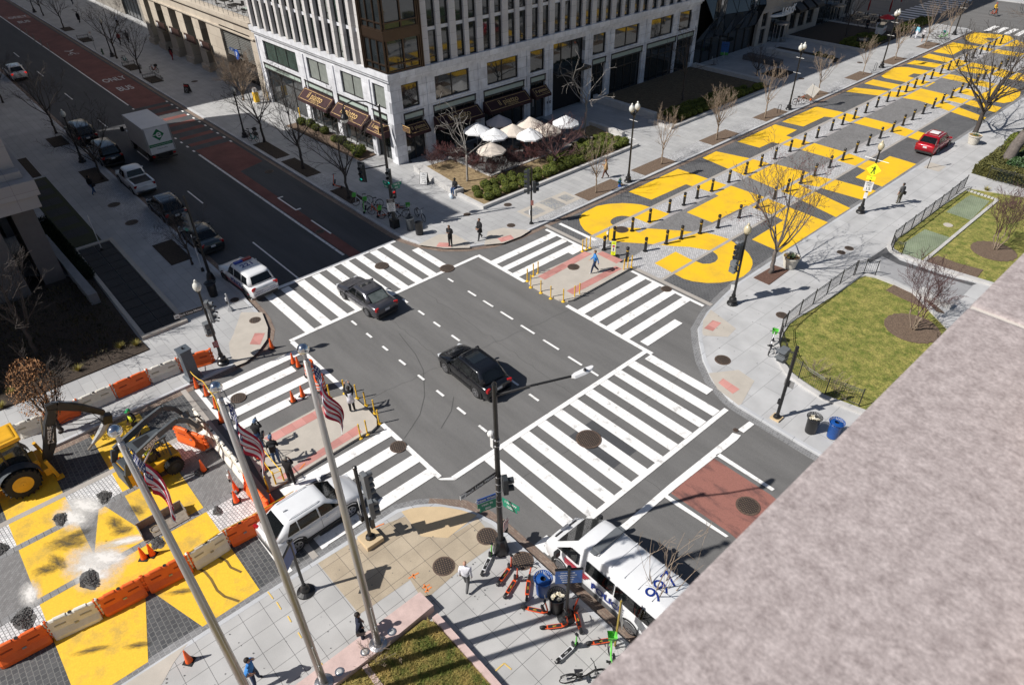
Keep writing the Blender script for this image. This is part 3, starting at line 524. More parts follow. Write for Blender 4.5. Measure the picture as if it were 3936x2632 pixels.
b = B(); b.tube([(0, -.06, 0), (0, .06, 0)], .55, 24); b.ob('disc', mat('sign_blue', (.02, .09, .42), .4), t); text('P', frame((0, -.075, 0), (1, 0, 0), (0, 0, 1)), .8, WH, t, bold=.02); b = B(); b.cb((-1.3, .05, .35), (1.3, .1, .3)); b.ob('panel', mat('sign_navy', (.02, .05, .15), .4), t); text('EXIT', frame((-1.3, -.01, .35), (1, 0, 0), (0, 0, 1)), .22, WH, t); b = B(); b.cb((0, .3, .5), (.08, .5, .06)); b.ob('bracket', BLK, t)
for i in range(3):
    t = E('terrace_set', f'{("left", "middle", "right")[i]} dark table and chairs on the roof terrace', 'furniture', (-90.5 + i * 3.3, 34.6, 8.1), .3 * i)
    b = B(); b.box(-.7, -.45, .68, .7, .45, .73); b.tube([(0, 0, 0), (0, 0, .7)], .05, 6); b.ob('table', BLK if i < 2 else GBAND, t)
    for s_ in (-1, 1):
        b = B(); b.box(-.25, s_ * .8 - .22, .42, .25, s_ * .8 + .22, .46); b.box(-.25, s_ * 1.0 - .02, .46, .25, s_ * 1.0 + .02, .9)
        for x in (-.22, .22):
            for y in (-.18, .18): b.tube([(x, s_ * .8 + y, 0), (x, s_ * .8 + y, .44)], .02, 4)
        b.ob('chair', BLK, t)
# far west glass and stone frontage
farw = E('glass_fronted_building', 'dark glass fronted building with wide stone piers at the far left', 'building')
STN = brick('grey_stone', (.22, .2, .18), (.27, .25, .22), (.12, .11, .1), 2, 1, .015, .5, 0, axes='xz', var=.1)
b = B(); wall(b, 'S', 36, -255, -117, 0, 30, [(-128.5, -117.5, .01, 12), (-140, -131, .01, 10)] + [(-255 + 7 * k, -250 + 7 * k, 1, 9) for k in range(15)], .8); b.box(-117.6, 33.2, 0, -116.7, 60, 30); b.ob('stone_wall', STN, farw)
for a, c_ in [(-128.5, -117.5), (-140, -131)] + [(-255 + 7 * k, -250 + 7 * k) for k in range(15)]: window(farw, 'S', 36, a, c_, .05 if a > -141 else 1, 9.9, 5, DKF, GLS, .3, .12, (2.8, 5.2, 7.6))
b = B(); b.box(-255, 37, .1, -117.7, 60, 29.9); b.ob('interior', DARK, farw)
# southwest building, mostly left of the picture, with the cornice corner in view
STL = brick('smooth_limestone', (.36, .33, .32), (.4, .37, .36), (.22, .2, .2), 3.2, 2.5, .012, 0, 0, 0, .4, var=.05, fine=.05, axes='yz', bump=.1)
sw = E('hotel_building', 'grey limestone building on tall piers at the left edge beside the planting bed', 'building')
b = B(); b.box(-79, -60, 8.2, -52, 4.0, 27.9); b.box(-87.5, -60, 3, -79, 2.5, 27.9); b.ob('upper_body', STL, sw)
b = B(); b.box(-70, -60, 6.75, -50.35, 4.55, 7.75); b.box(-70, -60, 5.9, -50.55, 4.35, 6.75); b.box(-69, -60, 7.75, -51.2, 4.1, 8.2); b.ob('cornice', STL, sw, bev=.03)
b = B(); b.box(-70.2, -60, 0, -53.8, 1.0, 5.9); b.ob('ground_floor_wall', mat('dark_recess', (.03, .03, .032), .7), sw)
for (x0, y0, x1, y1) in ((-52.3, -4.6, -50.8, 1.6), (-58.6, 2.6, -51.6, 3.9), (-68.5, 2.2, -61.5, 3.7), (-52.3, -16, -50.8, -9)):
    b = B(); b.box(x0, y0, 0, x1, y1, 5.9); b.ob('pier', mat('pier_stone', (.13, .12, .12), .7, var=.1), sw)
for k in range(5): window(sw, 'E', -52, -9 + 2.8 * k - 1, -9 + 2.8 * k + .9, 8.9, 12.4, 1, DKF, GLG, -.04, .1); window(sw, 'N', 4.0, -56 - 4 * k, -54 - 4 * k, 9.2, 12.2, 1, DKF, GLG, -.04, .1)
b = B(); b.box(-55.4, -30, 0, -54.5, .9, 4.6); b.ob('glazing', GLG, sw)
w2 = E('office_block', 'tall stone office block beyond the service alley, left of the picture', 'building')
b = B(); b.box(-180, -60, 0, -96.2, 4, 33); b.box(-255, -60, 0, -181, 4, 30); b.ob('stone_wall', STL, w2)
# faceted glass building and the one beyond
FG = mat('facet_glass', (.015, .02, .024), .02, var=.4, vs=.5, spec=1, coat=.5)
fg = E('faceted_glass_building', 'dark building of folded diamond glass panels next to the marble block', 'building')
b = B(); ys = [77.3 + 1.95 * i for i in range(8)]
def fd(i, k): return .2 + 1.5 * abs(((i * 5 + k * 3) % 4) / 3 - .3) + (.5 if k % 2 else 0)
pts = {}
for k in range(11):
    for i in range(8): pts[i, k] = Vector((-52.3 + fd(i, k) * (1 if k > 0 else .2), min(90.9, max(77.25, ys[i] + (.97 if k % 2 else 0))), 3.0 + 2.6 * k))
tri = []
for k in range(10):
    for i in range(7):
        a, c_, d, e = pts[i, k], pts[i + 1, k], pts[i + 1, k + 1], pts[i, k + 1]
        if k % 2: tri += [(a, c_, d), (a, d, e)]
        else: tri += [(a, c_, e), (c_, d, e)]
for t in tri: b.poly(t)
b.ob('folded_glass', FG, fg)
b = B()
for t in tri[:42]:
    for q in range(3): b.tube([t[q], t[(q + 1) % 3]], .035, 4, False)
b.ob('mullion', BLK, fg)
for i in range(7): window(fg, 'E', -52.3, 77.5 + 1.9 * i, 79.3 + 1.9 * i, .02, 3.2, 1, DKF, GLS, .1, .06, (), 'glass_door' if i == 2 else 'shopfront')
b = B(); b.box(-78, 77.3, .1, -52.9, 90.9, 28.4); b.ob('interior', DARK, fg)
TANW = brick('tan_stone', (.36, .32, .28), (.42, .37, .33), (.2, .18, .16), 2.4, 1.2, .012, .5, 0, 0, .2, var=.08, axes='yz', bump=.1)
tb_ = E('tan_building', 'tan stone building with white numerals over a revolving door', 'building')
ops = [(91.9, 93.2, .3, 2.2), (91.9, 93.2, 2.5, 4.2), (94.2, 98.6, .01, 4.0), (99.5, 101.2, 1, 4.2), (102, 103.7, 1, 4.2), (104.4, 106.1, 1, 4.2), (107.6, 114.8, .01, 3.6), (115.5, 118, .5, 4)]
b = B(); wall(b, 'E', -51.8, 91, 119, 0, 5.2, ops); b.box(-52.2, 91, 5.2, -51.6, 119, 28.6); b.box(-70, 118.6, 0, -52.2, 119, 28.6); b.ob('stone_wall', TANW, tb_)
for a, c_, z0, z1 in ops: window(tb_, 'E', -51.8, a, c_, z0, z1, 1 if c_ - a < 2 else 3, DKF, GLS, .25, .08)
b = B(); b.box(-78, 91.2, .1, -52.4, 118.5, 28); b.ob('interior', DARK, tb_)
b = B(); b.rings([[(-51.8 + r * math.sin(PI * j / 10) * .8, 96.4 - 2.6 * math.cos(PI * j / 10), z) for j in range(11)] for r, z in ((1.2, 3.5), (1.2, 3.75))], True); o = b.ob('entrance_canopy', WH, tb_)
text('1600', frame((-50.75, 96.3, 4.1), (.2, 1, 0), (0, 0, 1)), 1.25, WH, tb_, bold=.03, ext=.04); text('K', frame((-51.2, 98.9, 4.1), (0, 1, 0), (0, 0, 1)), 1.25, WH, tb_, bold=.03, ext=.04)
for k, y in enumerate((99.4, 101.9, 104.3)):
    b = B(); b.poly([(-51.75, y, 4.5), (-51.75, y + 1.9, 4.5), (-50.5, y + 1.9, 3.7), (-50.5, y, 3.7)]); b.poly([(-50.5, y, 3.7), (-50.5, y + 1.9, 3.7), (-50.5, y + 1.9, 3.35), (-50.5, y, 3.35)]); b.poly([(-51.75, y, 4.5), (-50.5, y, 3.7), (-50.5, y, 3.35), (-51.75, y, 3.35)]); b.ob('awning', BLK, tb_)
STEEL = mat('brushed_steel', (.5, .5, .52), .3, metal=.9, var=.08, vs=8)
for y, zz in ((96.2, 0), (112.3, 0)):
    b = B(); b.lathe((-51.2, y, 0), [(1.05, .15), (1.05, .22)], 20)
    for k in range(12): a = PI * k / 6; b.tube([(-51.2 + math.cos(a), y + math.sin(a), .2), (-51.2 + math.cos(a), y + math.sin(a), 2.4)], .04, 4)
    b.lathe((-51.2, y, 0), [(1.1, 2.4), (1.1, 2.6), (.3, 2.75)], 20); b.ob('revolving_door', STEEL, tb_)
# far blocks beyond the cross street and east of the plaza
for i, (x0, y0, x1, y1, h, lb) in enumerate(((-120, 150, -52, 230, 26, 'stone block across the far cross street at the top of the picture'), (-8, 60.5, 60, 119, .5, None))):
    if lb: t = E('far_building', lb, 'building'); b = B(); wall(b, 'S', y0, x0, x1, 0, h, [(x0 + 2 + 4 * k, x0 + 4.8 + 4 * k, z, z + 2) for k in range(16) for z in (1, 5, 9)]); b.ob('stone_wall', LIM, t); b = B(); b.box(x0, y0 + .5, 0, x1, y1, h - .3); b.ob('interior', DARK, t)
# building under the camera: parapet in the foreground
PAR = mat('parapet_stone', (.27, .225, .22), .85, col2=(.45, .39, .382), vs=30, fine=.14, fs=120, bump=.1, bs=170, thr=(.3, .66))
pa = E('stone_parapet', 'weathered pinkish grey stone parapet filling the lower right corner', 'parapet')
ZP = 24.0
def blk(x0, y0, x1, y1, z0, z1, m=PAR, nm='coping_block'): b = B(); b.box(x0, y0, z0, x1, y1, z1); return b.ob(nm, m, pa, bev=.014)
blk(-.306, -2.0, .8, 1.83, ZP - .3, ZP); blk(-.306, 1.842, .8, 4.2, ZP - .3, ZP)
b = B(); b.box(-.300, 1.82, ZP - .29, .79, 1.85, ZP - .006); b.ob('mortar_joint', mat('pale_mortar', (.6, .55, .5), .9), pa)
blk(-.03, 1.36, .8, 1.86, ZP + .002, ZP + .12, nm='upright_block'); blk(.12, -1, .8, 1.3, ZP + .002, ZP + .05, nm='upper_course')
b = B(); b.box(-.22, -50, 0, 60, 3.9, ZP - .3); tag(b.ob('stone_wall', STL, pa))
# ---------------- planting and beds ----------------
COB2 = brick('sidewalk_setts', (.36, .36, .37), (.55, .55, .56), (.2, .2, .2), .15, .12, .012, .5, 0, var=.15, fine=.15)
def bed(P, m=MUL, z=.17): return struct(B().prism(P, .1, z).ob('soil_bed', m))
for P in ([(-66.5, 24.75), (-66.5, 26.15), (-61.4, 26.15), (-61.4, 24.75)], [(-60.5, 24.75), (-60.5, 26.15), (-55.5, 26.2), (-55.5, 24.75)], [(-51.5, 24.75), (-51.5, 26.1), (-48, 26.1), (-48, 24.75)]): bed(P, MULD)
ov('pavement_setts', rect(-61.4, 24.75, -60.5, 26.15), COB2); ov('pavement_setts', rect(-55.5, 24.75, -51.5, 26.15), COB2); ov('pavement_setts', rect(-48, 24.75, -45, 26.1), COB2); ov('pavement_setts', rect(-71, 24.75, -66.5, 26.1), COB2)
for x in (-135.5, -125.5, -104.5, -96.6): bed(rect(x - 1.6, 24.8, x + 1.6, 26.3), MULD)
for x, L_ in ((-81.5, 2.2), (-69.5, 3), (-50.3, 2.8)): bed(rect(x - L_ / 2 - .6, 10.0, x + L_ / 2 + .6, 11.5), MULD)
ov('pavement_setts', rect(-80, 10.0, -72, 11.7), COB2); ov('pavement_setts', rect(-67.4, 9.9, -52.4, 11.7), COB2)
struct(B().prism(pl(-69,29.7, -69,32, -55.6,32.1, -55.3,30.2), .1, .25).ob('soil_bed', MUL))
# 16th street side
for y0, y1 in ((39.3, 43.9), (46.6, 51.1), (56.8, 61.3), (66.2, 70.5), (75.5, 79.5), (86, 90), (95.5, 99.5), (106, 110)): bed(rect(-36.35, y0, -34.72, y1))
ov('pavement_setts', rect(-36.3, 43.9, -34.7, 46.6), COB2); ov('pavement_setts', rect(-36.3, 51.1, -34.7, 56.8), COB2); ov('pavement_setts', rect(-36.3, 61.3, -34.7, 66.2), COB2); ov('pavement_setts', rect(-36.3, 70.5, -34.7, 75.5), COB2); ov('pavement_setts', rect(-36.3, 79.5, -34.7, 86), COB2)
ov('pavement_setts', rect(-35.4, 33.2, -34.65, 39.3), COB2); ov('pavement_panel', rect(-37.4, 33.7, -35.45, 39.2), CONC)
for P in (rect(-36.95, 34.0, -35.85, 35.5), rect(-37.3, 36.1, -35.5, 37.5), rect(-36.95, 37.9, -35.9, 38.9)): ov('pavement_patch', P, brick('blue_brick', (.2, .22, .26), (.34, .33, .3), (.4, .38, .35), .2, .1, .01), .164)
# corner planter with granite edging and seat wall
bed(pl(-43.2,32.7, -39.85,32.3, -39.85,51.2, -44,52, -46.5,52.4, -46.5,50, -43.9,50, -43.9,36.6, -49.5,36.6, -49.8,33.4), mat('dry_bed', (.16, .11, .06), 1, col2=(.36, .27, .15), vs=3, fine=.4, fs=40, bump=.8), .28)
b = B(); b.box(-39.85, 32.0, .1, -39.55, 51.6, .42); b.box(-43.3, 32.05, .1, -39.86, 32.33, .42); b.ob('x', GRN).name = 'tmp'; o = bpy.data.objects['tmp']; o.name = 'planter_kerb'; tag(o, 'low pale granite edging around the corner planter of round shrubs', 'kerb wall')
b = B(); b.prism(pl(-49.95,32.5, -43.1,31.9, -43.0,32.75, -49.9,33.35), .1, .68); tag(b.ob('seat_wall', GRN, bev=.02), 'long pale granite seat wall where a man sits at the planter corner', 'wall')
b = B(); b.box(-44.1, 36.5, .1, -43.85, 50, .36); b.box(-49.9, 36.45, .1, -44.11, 36.7, .36); tag(b.ob('patio_kerb', GRN), 'thin granite edging around the cafe terrace', 'kerb wall')
ov('patio_floor', rect(-51.9, 36.7, -44.1, 50.5), brick('patio_paving', (.13, .13, .13), (.19, .19, .19), (.08, .08, .08), .6, .6, .01), .16)
b = B(); b.box(-46.8, 52.3, .1, -42.3, 52.75, .6); tag(b.ob('seat_wall', GRN, bev=.02), 'short granite wall between the cafe shrubs and the entrance court', 'wall')
# entrance court wall and the next bed
b = B(); b.box(-51.8, 58.4, .1, -43.2, 58.95, .85); tag(b.ob('granite_wall', GRN, bev=.02), 'shaded granite wall along the dry bed by the entrance court', 'wall')
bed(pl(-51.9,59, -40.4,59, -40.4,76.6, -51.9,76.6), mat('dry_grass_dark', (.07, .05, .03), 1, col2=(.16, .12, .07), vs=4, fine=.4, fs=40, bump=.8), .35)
b = B(); b.box(-40.42, 57.4, .1, -40.1, 76.9, .4); b.box(-43.1, 57.4, .1, -40.43, 57.7, .4); tag(b.ob('planter_kerb', GRN), 'long granite edging in front of the second row of round shrubs', 'kerb wall')
b = B(); b.box(-51.8, 76.9, .1, -41.2, 77.5, .7); tag(b.ob('granite_wall', GRN, bev=.02), 'granite wall between the dry bed and the court of the faceted glass building', 'wall')
b = B(); b.box(-49.5, 84.6, .15, -44.6, 86.2, .75); tag(b.ob('bench_block', GRM, bev=.03), 'long dark stone bench in the shaded court', 'bench')
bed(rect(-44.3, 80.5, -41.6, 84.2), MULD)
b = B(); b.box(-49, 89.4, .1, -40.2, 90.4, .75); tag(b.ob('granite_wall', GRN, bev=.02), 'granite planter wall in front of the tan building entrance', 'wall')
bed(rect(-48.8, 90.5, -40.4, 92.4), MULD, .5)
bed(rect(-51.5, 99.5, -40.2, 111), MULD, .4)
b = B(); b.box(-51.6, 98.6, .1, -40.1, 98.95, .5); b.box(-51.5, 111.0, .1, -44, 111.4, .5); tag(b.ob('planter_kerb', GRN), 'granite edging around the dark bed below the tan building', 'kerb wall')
ov('patio_floor', rect(-51.7, 111.5, -42.5, 120.8), brick('patio2', (.08, .08, .085), (.12, .12, .12), (.04, .04, .04), .6, .6, .01), .16)
bed(rect(-42.3, 111.5, -40.2, 121.2), MUL, .35)
# shrubs
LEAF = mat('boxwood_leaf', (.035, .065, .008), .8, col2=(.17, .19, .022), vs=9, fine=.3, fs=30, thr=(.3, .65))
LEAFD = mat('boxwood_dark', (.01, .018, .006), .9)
def leafball(name, r, n, m, sc=(1, 1, .85), sz=.05, seed=1, core=.86, par=None):
    rd = random.Random(seed); b = B()
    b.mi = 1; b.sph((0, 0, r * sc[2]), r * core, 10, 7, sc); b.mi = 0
    for _ in range(n):
        u = rd.uniform(-1, 1); a = rd.uniform(0, 2 * PI); q = math.sqrt(1 - u * u); d = Vector((q * math.cos(a), q * math.sin(a), u))
        k = r * (.88 + .16 * rd.random() + .06 * math.sin(a * 5 + u * 7 + seed)); p = Vector((d.x * k * sc[0], d.y * k * sc[1], d.z * k * sc[2] + r * sc[2]))
        t = (d + Vector((rd.gauss(0, .6), rd.gauss(0, .6), rd.gauss(0, .6)))).normalized(); x = t.orthogonal().normalized(); y = t.cross(x); s_ = sz * rd.uniform(.6, 1.3)
        b.poly([p - x * s_, p - y * s_ * .6, p + x * s_, p + y * s_ * .6])
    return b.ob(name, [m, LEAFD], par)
box = [leafball('boxwood_shrub', .42, 900, LEAF, seed=i) for i in range(3)]
def shrubrow(P, label, group, first, r=1):
    for i, (x, y) in enumerate(P):
        o = box[i % 3] if first and i < 3 else dup(box[i % 3])
        o.location = (x, y, .25); s_ = r * random.uniform(.88, 1.15); o.scale = (s_, s_, s_ * random.uniform(.85, 1.05)); o.rotation_euler = (0, 0, random.uniform(0, 6)); tag(o, label, 'shrub', group)
P = [(-40.5, 33.4 + .95 * i + random.uniform(-.1, .1)) for i in range(19)] + [(-41.45, 33.1 + .98 * i + random.uniform(-.12, .12)) for i in range(19)] + [(-42.35, 33.6 + .98 * i + random.uniform(-.12, .12)) for i in range(5)] + [(-42.3, 42.5 + .98 * i) for i in range(9)] + [(-43.1, 46.5 + .95 * i) for i in range(5)]
shrubrow(P, 'clipped round evergreen shrub in the corner planter by the cafe', 'round shrubs in the corner planter', True)
P = [(-40.95 - .95 * j, 60.2 + .98 * i + random.uniform(-.1, .1)) for j in range(3) for i in range(16 - 2 * j)]
shrubrow(P, 'clipped round evergreen shrub in the shaded bed before the long facade', 'round shrubs in the second bed', False)
P = [(-40.9 - .9 * j, 99.6 + .95 * i) for j in range(4) for i in range(8)]
shrubrow(P, 'round evergreen shrub beside the black numeral sign far up the plaza', 'round shrubs in the third bed', False)
P = [(-41 - .9 * j, 90.9 + .8 * i) for j in range(3) for i in range(2)]
shrubrow(P, 'round evergreen shrub in the raised granite planter by the shaded court', 'round shrubs in the raised planter', False)
P = [(-40.8 - .9 * j, 112.2 + 1.0 * i) for j in range(2) for i in range(9)]
shrubrow(P, 'rounded yellow green shrub in the hedge beyond the hot dog stand', 'round shrubs by the far terrace', False, 1.25)
dk = [(-68, 31), (-66.6, 31.3), (-65.3, 31.2), (-63.9, 31.4), (-61.2, 31), (-60.2, 31.2), (-58.8, 31), (-57.8, 30.9), (-56.7, 31.2), (-56.2, 30.5)]
shrubrow(dk, 'loose dark green shrub in the bed under the restaurant awnings', 'dark shrubs under the awnings', False, 1.1)
# bare trees
BK = {'tan': mat('bark_tan', (.26, .2, .15), .9, var=.25, vs=6), 'dark': mat('bark_dark', (.06, .05, .045), .9, var=.3, vs=6), 'pale': mat('bark_pale', (.28, .26, .24), .9, var=.2, vs=5), 'grey': mat('bark_grey', (.14, .12, .11), .95, var=.35, vs=5, bump=.8, bs=14), 'red': mat('twig_red', (.09, .045, .045), .9, var=.3, vs=6)}
BUD = mat('red_bud', (.22, .05, .05), .8); DRYL = mat('dry_leaf', (.17, .08, .035), .9, col2=(.42, .22, .10), vs=7)
def tree_data(nm, kind, H, r0, fork, nl, spread, depth, dens, seed, up=.35, bud=None, stems=1, leafn=0, wob=.12, tw=.006, curve=0):
    rd = random.Random(seed); tr = B(); cr = B(); buds = B()
    def limb(p, d, L, r, lev):
        n = 5 if lev < 2 else 3; pts = [p]; rs = [r]; dd = d.copy(); sg = 5 if lev < 2 else 4
        for i in range(sg):
            dd = (dd + Vector((rd.gauss(0, wob), rd.gauss(0, wob), rd.gauss(0, wob) + up * .12 * (1 if lev < 3 else .3)))).normalized()
            pts.append(pts[-1] + dd * L / sg); rs.append(max(tw, r * (1 - .8 * (i + 1) / sg)))
        cr.tube(pts, rs, n, False)
        if lev >= depth:
            if bud: 
                for q in pts[1:]:
                    if rd.random() < .8: s_ = rd.uniform(.015, .035); x = Vector((rd.gauss(0, 1), rd.gauss(0, 1), rd.gauss(0, 1))).normalized() * s_; y = x.orthogonal().normalized() * s_; o_ = q + Vector((rd.gauss(0, .04), rd.gauss(0, .04), rd.gauss(0, .04))); buds.poly([o_ - x, o_ - y, o_ + x, o_ + y])
            return
        k = max(2, int(dens * (1 if lev else 1.3)))
        for j in range(k):
            t = .2 + .78 * (j + rd.random() * .8) / k; t = min(.98, t); f = t * sg; i = int(f); q = pts[i].lerp(pts[min(i + 1, sg)], f - i)
            ax = (pts[min(i + 1, sg)] - pts[i]).normalized(); o_ = ax.orthogonal().normalized(); o_ = Matrix.Rotation(rd.uniform(0, 2 * PI), 3, ax) @ o_
            ang = rd.uniform(.45, .85); nd = (ax * math.cos(ang) + o_ * math.sin(ang)); nd.z += up * .4; nd.normalize()
            limb(q, nd, L * rd.uniform(.42, .62) * (1.15 - .4 * t), max(tw, rs[i] * .55), lev + 1)
    for s_ in range(stems):
        a = 2 * PI * s_ / stems + rd.random(); base = Vector((math.cos(a), math.sin(a), 0)) * (.1 if stems > 1 else 0); lean = Vector((math.cos(a), math.sin(a), 0)) * (.28 if stems > 1 else .02)
        pts = [base]; rs = [r0 * 1.35]
        for i in range(6): pts.append(base + lean * fork * (i + 1) / 6 + Vector((rd.gauss(0, .03), rd.gauss(0, .03), fork * (i + 1) / 6)) + Vector((curve * ((i + 1) / 6) ** 2, 0, 0))); rs.append(r0 * (1 - .25 * (i + 1) / 6))
        ext = 3 if stems == 1 else 1
        top = pts[-1]; tr.tube(pts, rs, 8)
        lead = Vector((lean.x * .5, lean.y * .5, 1)).normalized()
        limb(top, lead, (H - fork) * .85, rs[-1] * .85, 1)
        for j in range(nl):
            aa = 2 * PI * j / nl + rd.uniform(-.3, .3); t = rd.uniform(-.35, .25); q = pts[-1] + lead * max(0, t) * (H - fork) * .4; 
            if t < 0: q = pts[-1] + Vector((0, 0, t * fork * .5))
            nd = Vector((math.cos(aa) * spread, math.sin(aa) * spread, 1 + rd.uniform(-.2, .3))).normalized()
            limb(q, nd, (H - fork) * rd.uniform(.7, .95), rs[-1] * .6, 1)
    return tr, cr, buds
TREES = {}
def mk_tree(key, nm, label, group, x, y, z=.15, sc=1, rz=None, **k):
    if rz is None: rz = random.uniform(0, 6)
    if key not in TREES:
        kk = dict(k); m = BK[kk['kind']]; cm = BK.get(kk.pop('ck', kk['kind'])); bm_ = BUD
        tr, cr, bu = tree_data(nm, **kk)
        t = E(nm, label, 'tree', (x, y, z), rz, group); tr.ob('trunk', m, t, smooth=True); c = cr.ob('crown', cm, t)
        if bu.f: bu.ob('buds', bm_, c)
        t.scale = (sc,) * 3; TREES[key] = t; return t
    return dup(TREES[key], (x, y, z), rz, label, sc, group=group)
V1 = dict(kind='tan', H=5, r0=.07, fork=1.5, nl=6, spread=.55, depth=4, dens=3.5, seed=11, up=.85, tw=.007); V2 = dict(V1, seed=23, nl=7, H=4.6)
g_ = 'young bare street trees along the plaza pavement'
vs = [("", (-35.35,40.86), 1.0, 'nearest the crossing'), ('', (-35.33,49.64), 1.05, 'second from the crossing'), ('', (-35.34,58.26), 1.0, 'third from the crossing'),
  ('', (-35.30,58.23), 1.05, 'fourth up, left of the bicycle lamp post'), ('', (-35.36,66.90), 1.1, 'fifth up, left of the bicycle hoop'), ('', (-35.43,77.95), 1.05, 'right of the tilted white sign'), ('', (-35.48,88.90), .85, 'smallest one in the middle of the far pavement'), ('', (-35.56,97.73), 1.0, 'before the red hot dog umbrella'), ('', (-35.66,107.12), 1.15, 'beside the three walkers'), ('', (-36.08,116.24), 1.0, 'behind the parked green bicycle')]
for i, (_, p, s_, l) in enumerate(vs): mk_tree('v%d' % (i % 2), 'street_tree', 'young bare tan twigged tree ' + l, g_, *p, sc=s_, **(V1 if i % 2 == 0 else V2))
D1_ = dict(kind='dark', H=7.6, r0=.13, fork=2.2, nl=7, spread=.75, depth=4, dens=4.6, seed=5, up=.4, tw=.009); D2_ = dict(D1_, seed=9, nl=6)
g_ = 'bare dark street trees along the bus lane street'
for i, (p, s_, l) in enumerate([((-66.44,25.95), .95, 'by the parked teal bicycles'), ((-57.54,25.50), 1.0, 'in the middle pit before the awnings'), ((-49.15,25.19), .95, 'behind the orange scooter near the corner signals'), ((-100.80,25.41), .8, 'beside the orange bicycle and low railing'), ((-110.72,25.56), .95, 'behind the far lamp post'), ((-136.74,25.37), .8, 'opposite the flexible lane posts'), ((-149.58,25.41), .8, 'at the far end of the bus lane'),
   ((-84.19,11.30), .9, 'at the kerb left of the black cars'), ((-68.21,11.12), .85, 'with a white paper on its trunk by the pickup'), ((-47.43,11.18), .6, 'slim with paper tags behind the corner signal pole')]):
    mk_tree('d%d' % (i % 2), 'street_tree', 'bare dark branched street tree ' + l, g_, *p, sc=s_, **(D1_ if i % 2 == 0 else D2_))
W1 = dict(kind='pale', H=7.0, r0=.10, fork=2.6, nl=5, spread=.9, depth=3, dens=3.4, seed=31, up=.3, wob=.25, tw=.013)
mk_tree('w', 'magnolia_tree', 'pale barked sparse tree rising from the corner planter by the umbrellas', None, -44.55,34.38, sc=1.0, **W1)
mk_tree('w', 'magnolia_tree', 'pale barked sparse tree rising beside the entrance court', None, -45.55,50.40, sc=1.1, rz=2, **W1)
mk_tree('w2', 'magnolia_tree', 'leafless shaded tree in the long dark bed before the marble facade', None, -44.62,65.16, sc=1.1, rz=2, **dict(W1, kind='dark', seed=33))
mk_tree('w3', 'magnolia_tree', 'dark rounded bare tree in the square pit of the shaded court', None, -44.18,79.52, sc=.8, **dict(D1_, fork=.9, H=4.5, spread=1.1, seed=41))
mk_tree('w2', 'magnolia_tree', 'bare tree in the dark bed before the tan building', None, -45.42,104.19, sc=1.0, rz=4, **W1)
mk_tree('pt', 'patio_tree', 'low spreading reddish twigged tree beside the white cafe umbrellas', None, -41.69,42.36, sc=1.0, **dict(D1_, ck='red', kind='dark', fork=.9, H=4.2, nl=8, spread=1.3, depth=4, dens=5, seed=51))
mk_tree('pt2', 'bare_tree', 'brown twiggy small tree at the garage entrance', None, -80.5, 30.2, sc=1.0, **dict(D1_, kind='tan', fork=.8, H=5.2, nl=9, spread=.8, dens=5, seed=52))
mk_tree('pl', 'plaza_tree', 'bare tree with red buds in the brick edged pit by the stone planter', None, -18.34,39.98, sc=1.0, **dict(kind='grey', H=8.2, r0=.15, fork=1.9, nl=7, spread=.95, depth=4, dens=4.6, seed=61, up=.45, bud=1, tw=.008))
bed(pl(-18.79,38.57, -18.69,41.05, -17.65,41.16, -17.58,38.53), mat('mulch_red', (.08, .04, .03), 1, col2=(.16, .09, .065), vs=12, fine=.4, bump=.8), .19)
mk_tree('pb', 'shade_tree', 'large wide bare dark tree overhanging the mural beside the red car', None, -18.68,77.38, sc=1.0, **dict(kind='dark', H=10.5, r0=.24, fork=2.4, nl=8, spread=1.0, depth=4, dens=5.2, seed=71, up=.35, tw=.01))
t = mk_tree('pc', 'shade_tree', 'big grey trunked tree leaning in from the right edge over the hedge', None, -13.86,70.87, sc=1.0, rz=.9, **dict(kind='grey', H=15, r0=.5, fork=6.5, nl=8, spread=.9, depth=4, dens=5, seed=81, up=.15, tw=.012, curve=2.4)); t.scale = (1, 1, .9)
mk_tree('pc', 'shade_tree', 'dark boughed tree whose branches enter at the top right corner', None, -25.5, 122.5, sc=1.15, rz=2.6)
mk_tree('cm', 'crape_myrtle', 'many stemmed bare myrtle in the round mulch bed nearer the camera', None, -8.91,40.25, sc=1.0, **dict(kind='tan', ck='red', H=4.3, r0=.045, fork=1.3, nl=2, spread=.8, depth=4, dens=4.5, seed=91, stems=5, up=.4, bud=None, tw=.007))
mk_tree('cm', 'crape_myrtle', 'many stemmed bare myrtle in the farther round mulch bed at the right edge', None, -9.06,54.19, sc=1.0, rz=2)
mk_tree('d1', 'bare_tree', 'thin bare tree in the dark planting bed at the left edge', None, -42.98,0.15, sc=.95, rz=1)
mk_tree('d0', 'street_tree', 'bare dark branched street tree far down the left pavement', None, -100, 9.5, sc=.8, rz=1)
mk_tree('tw', 'street_tree', 'small bare budding tree on the pavement beside the police van', None, -7.42,13.37, sc=.95, rz=2, **dict(V1, kind='tan', H=5.2, fork=1.7, nl=4, spread=.65, dens=2.8, seed=101, up=.6, tw=.006))
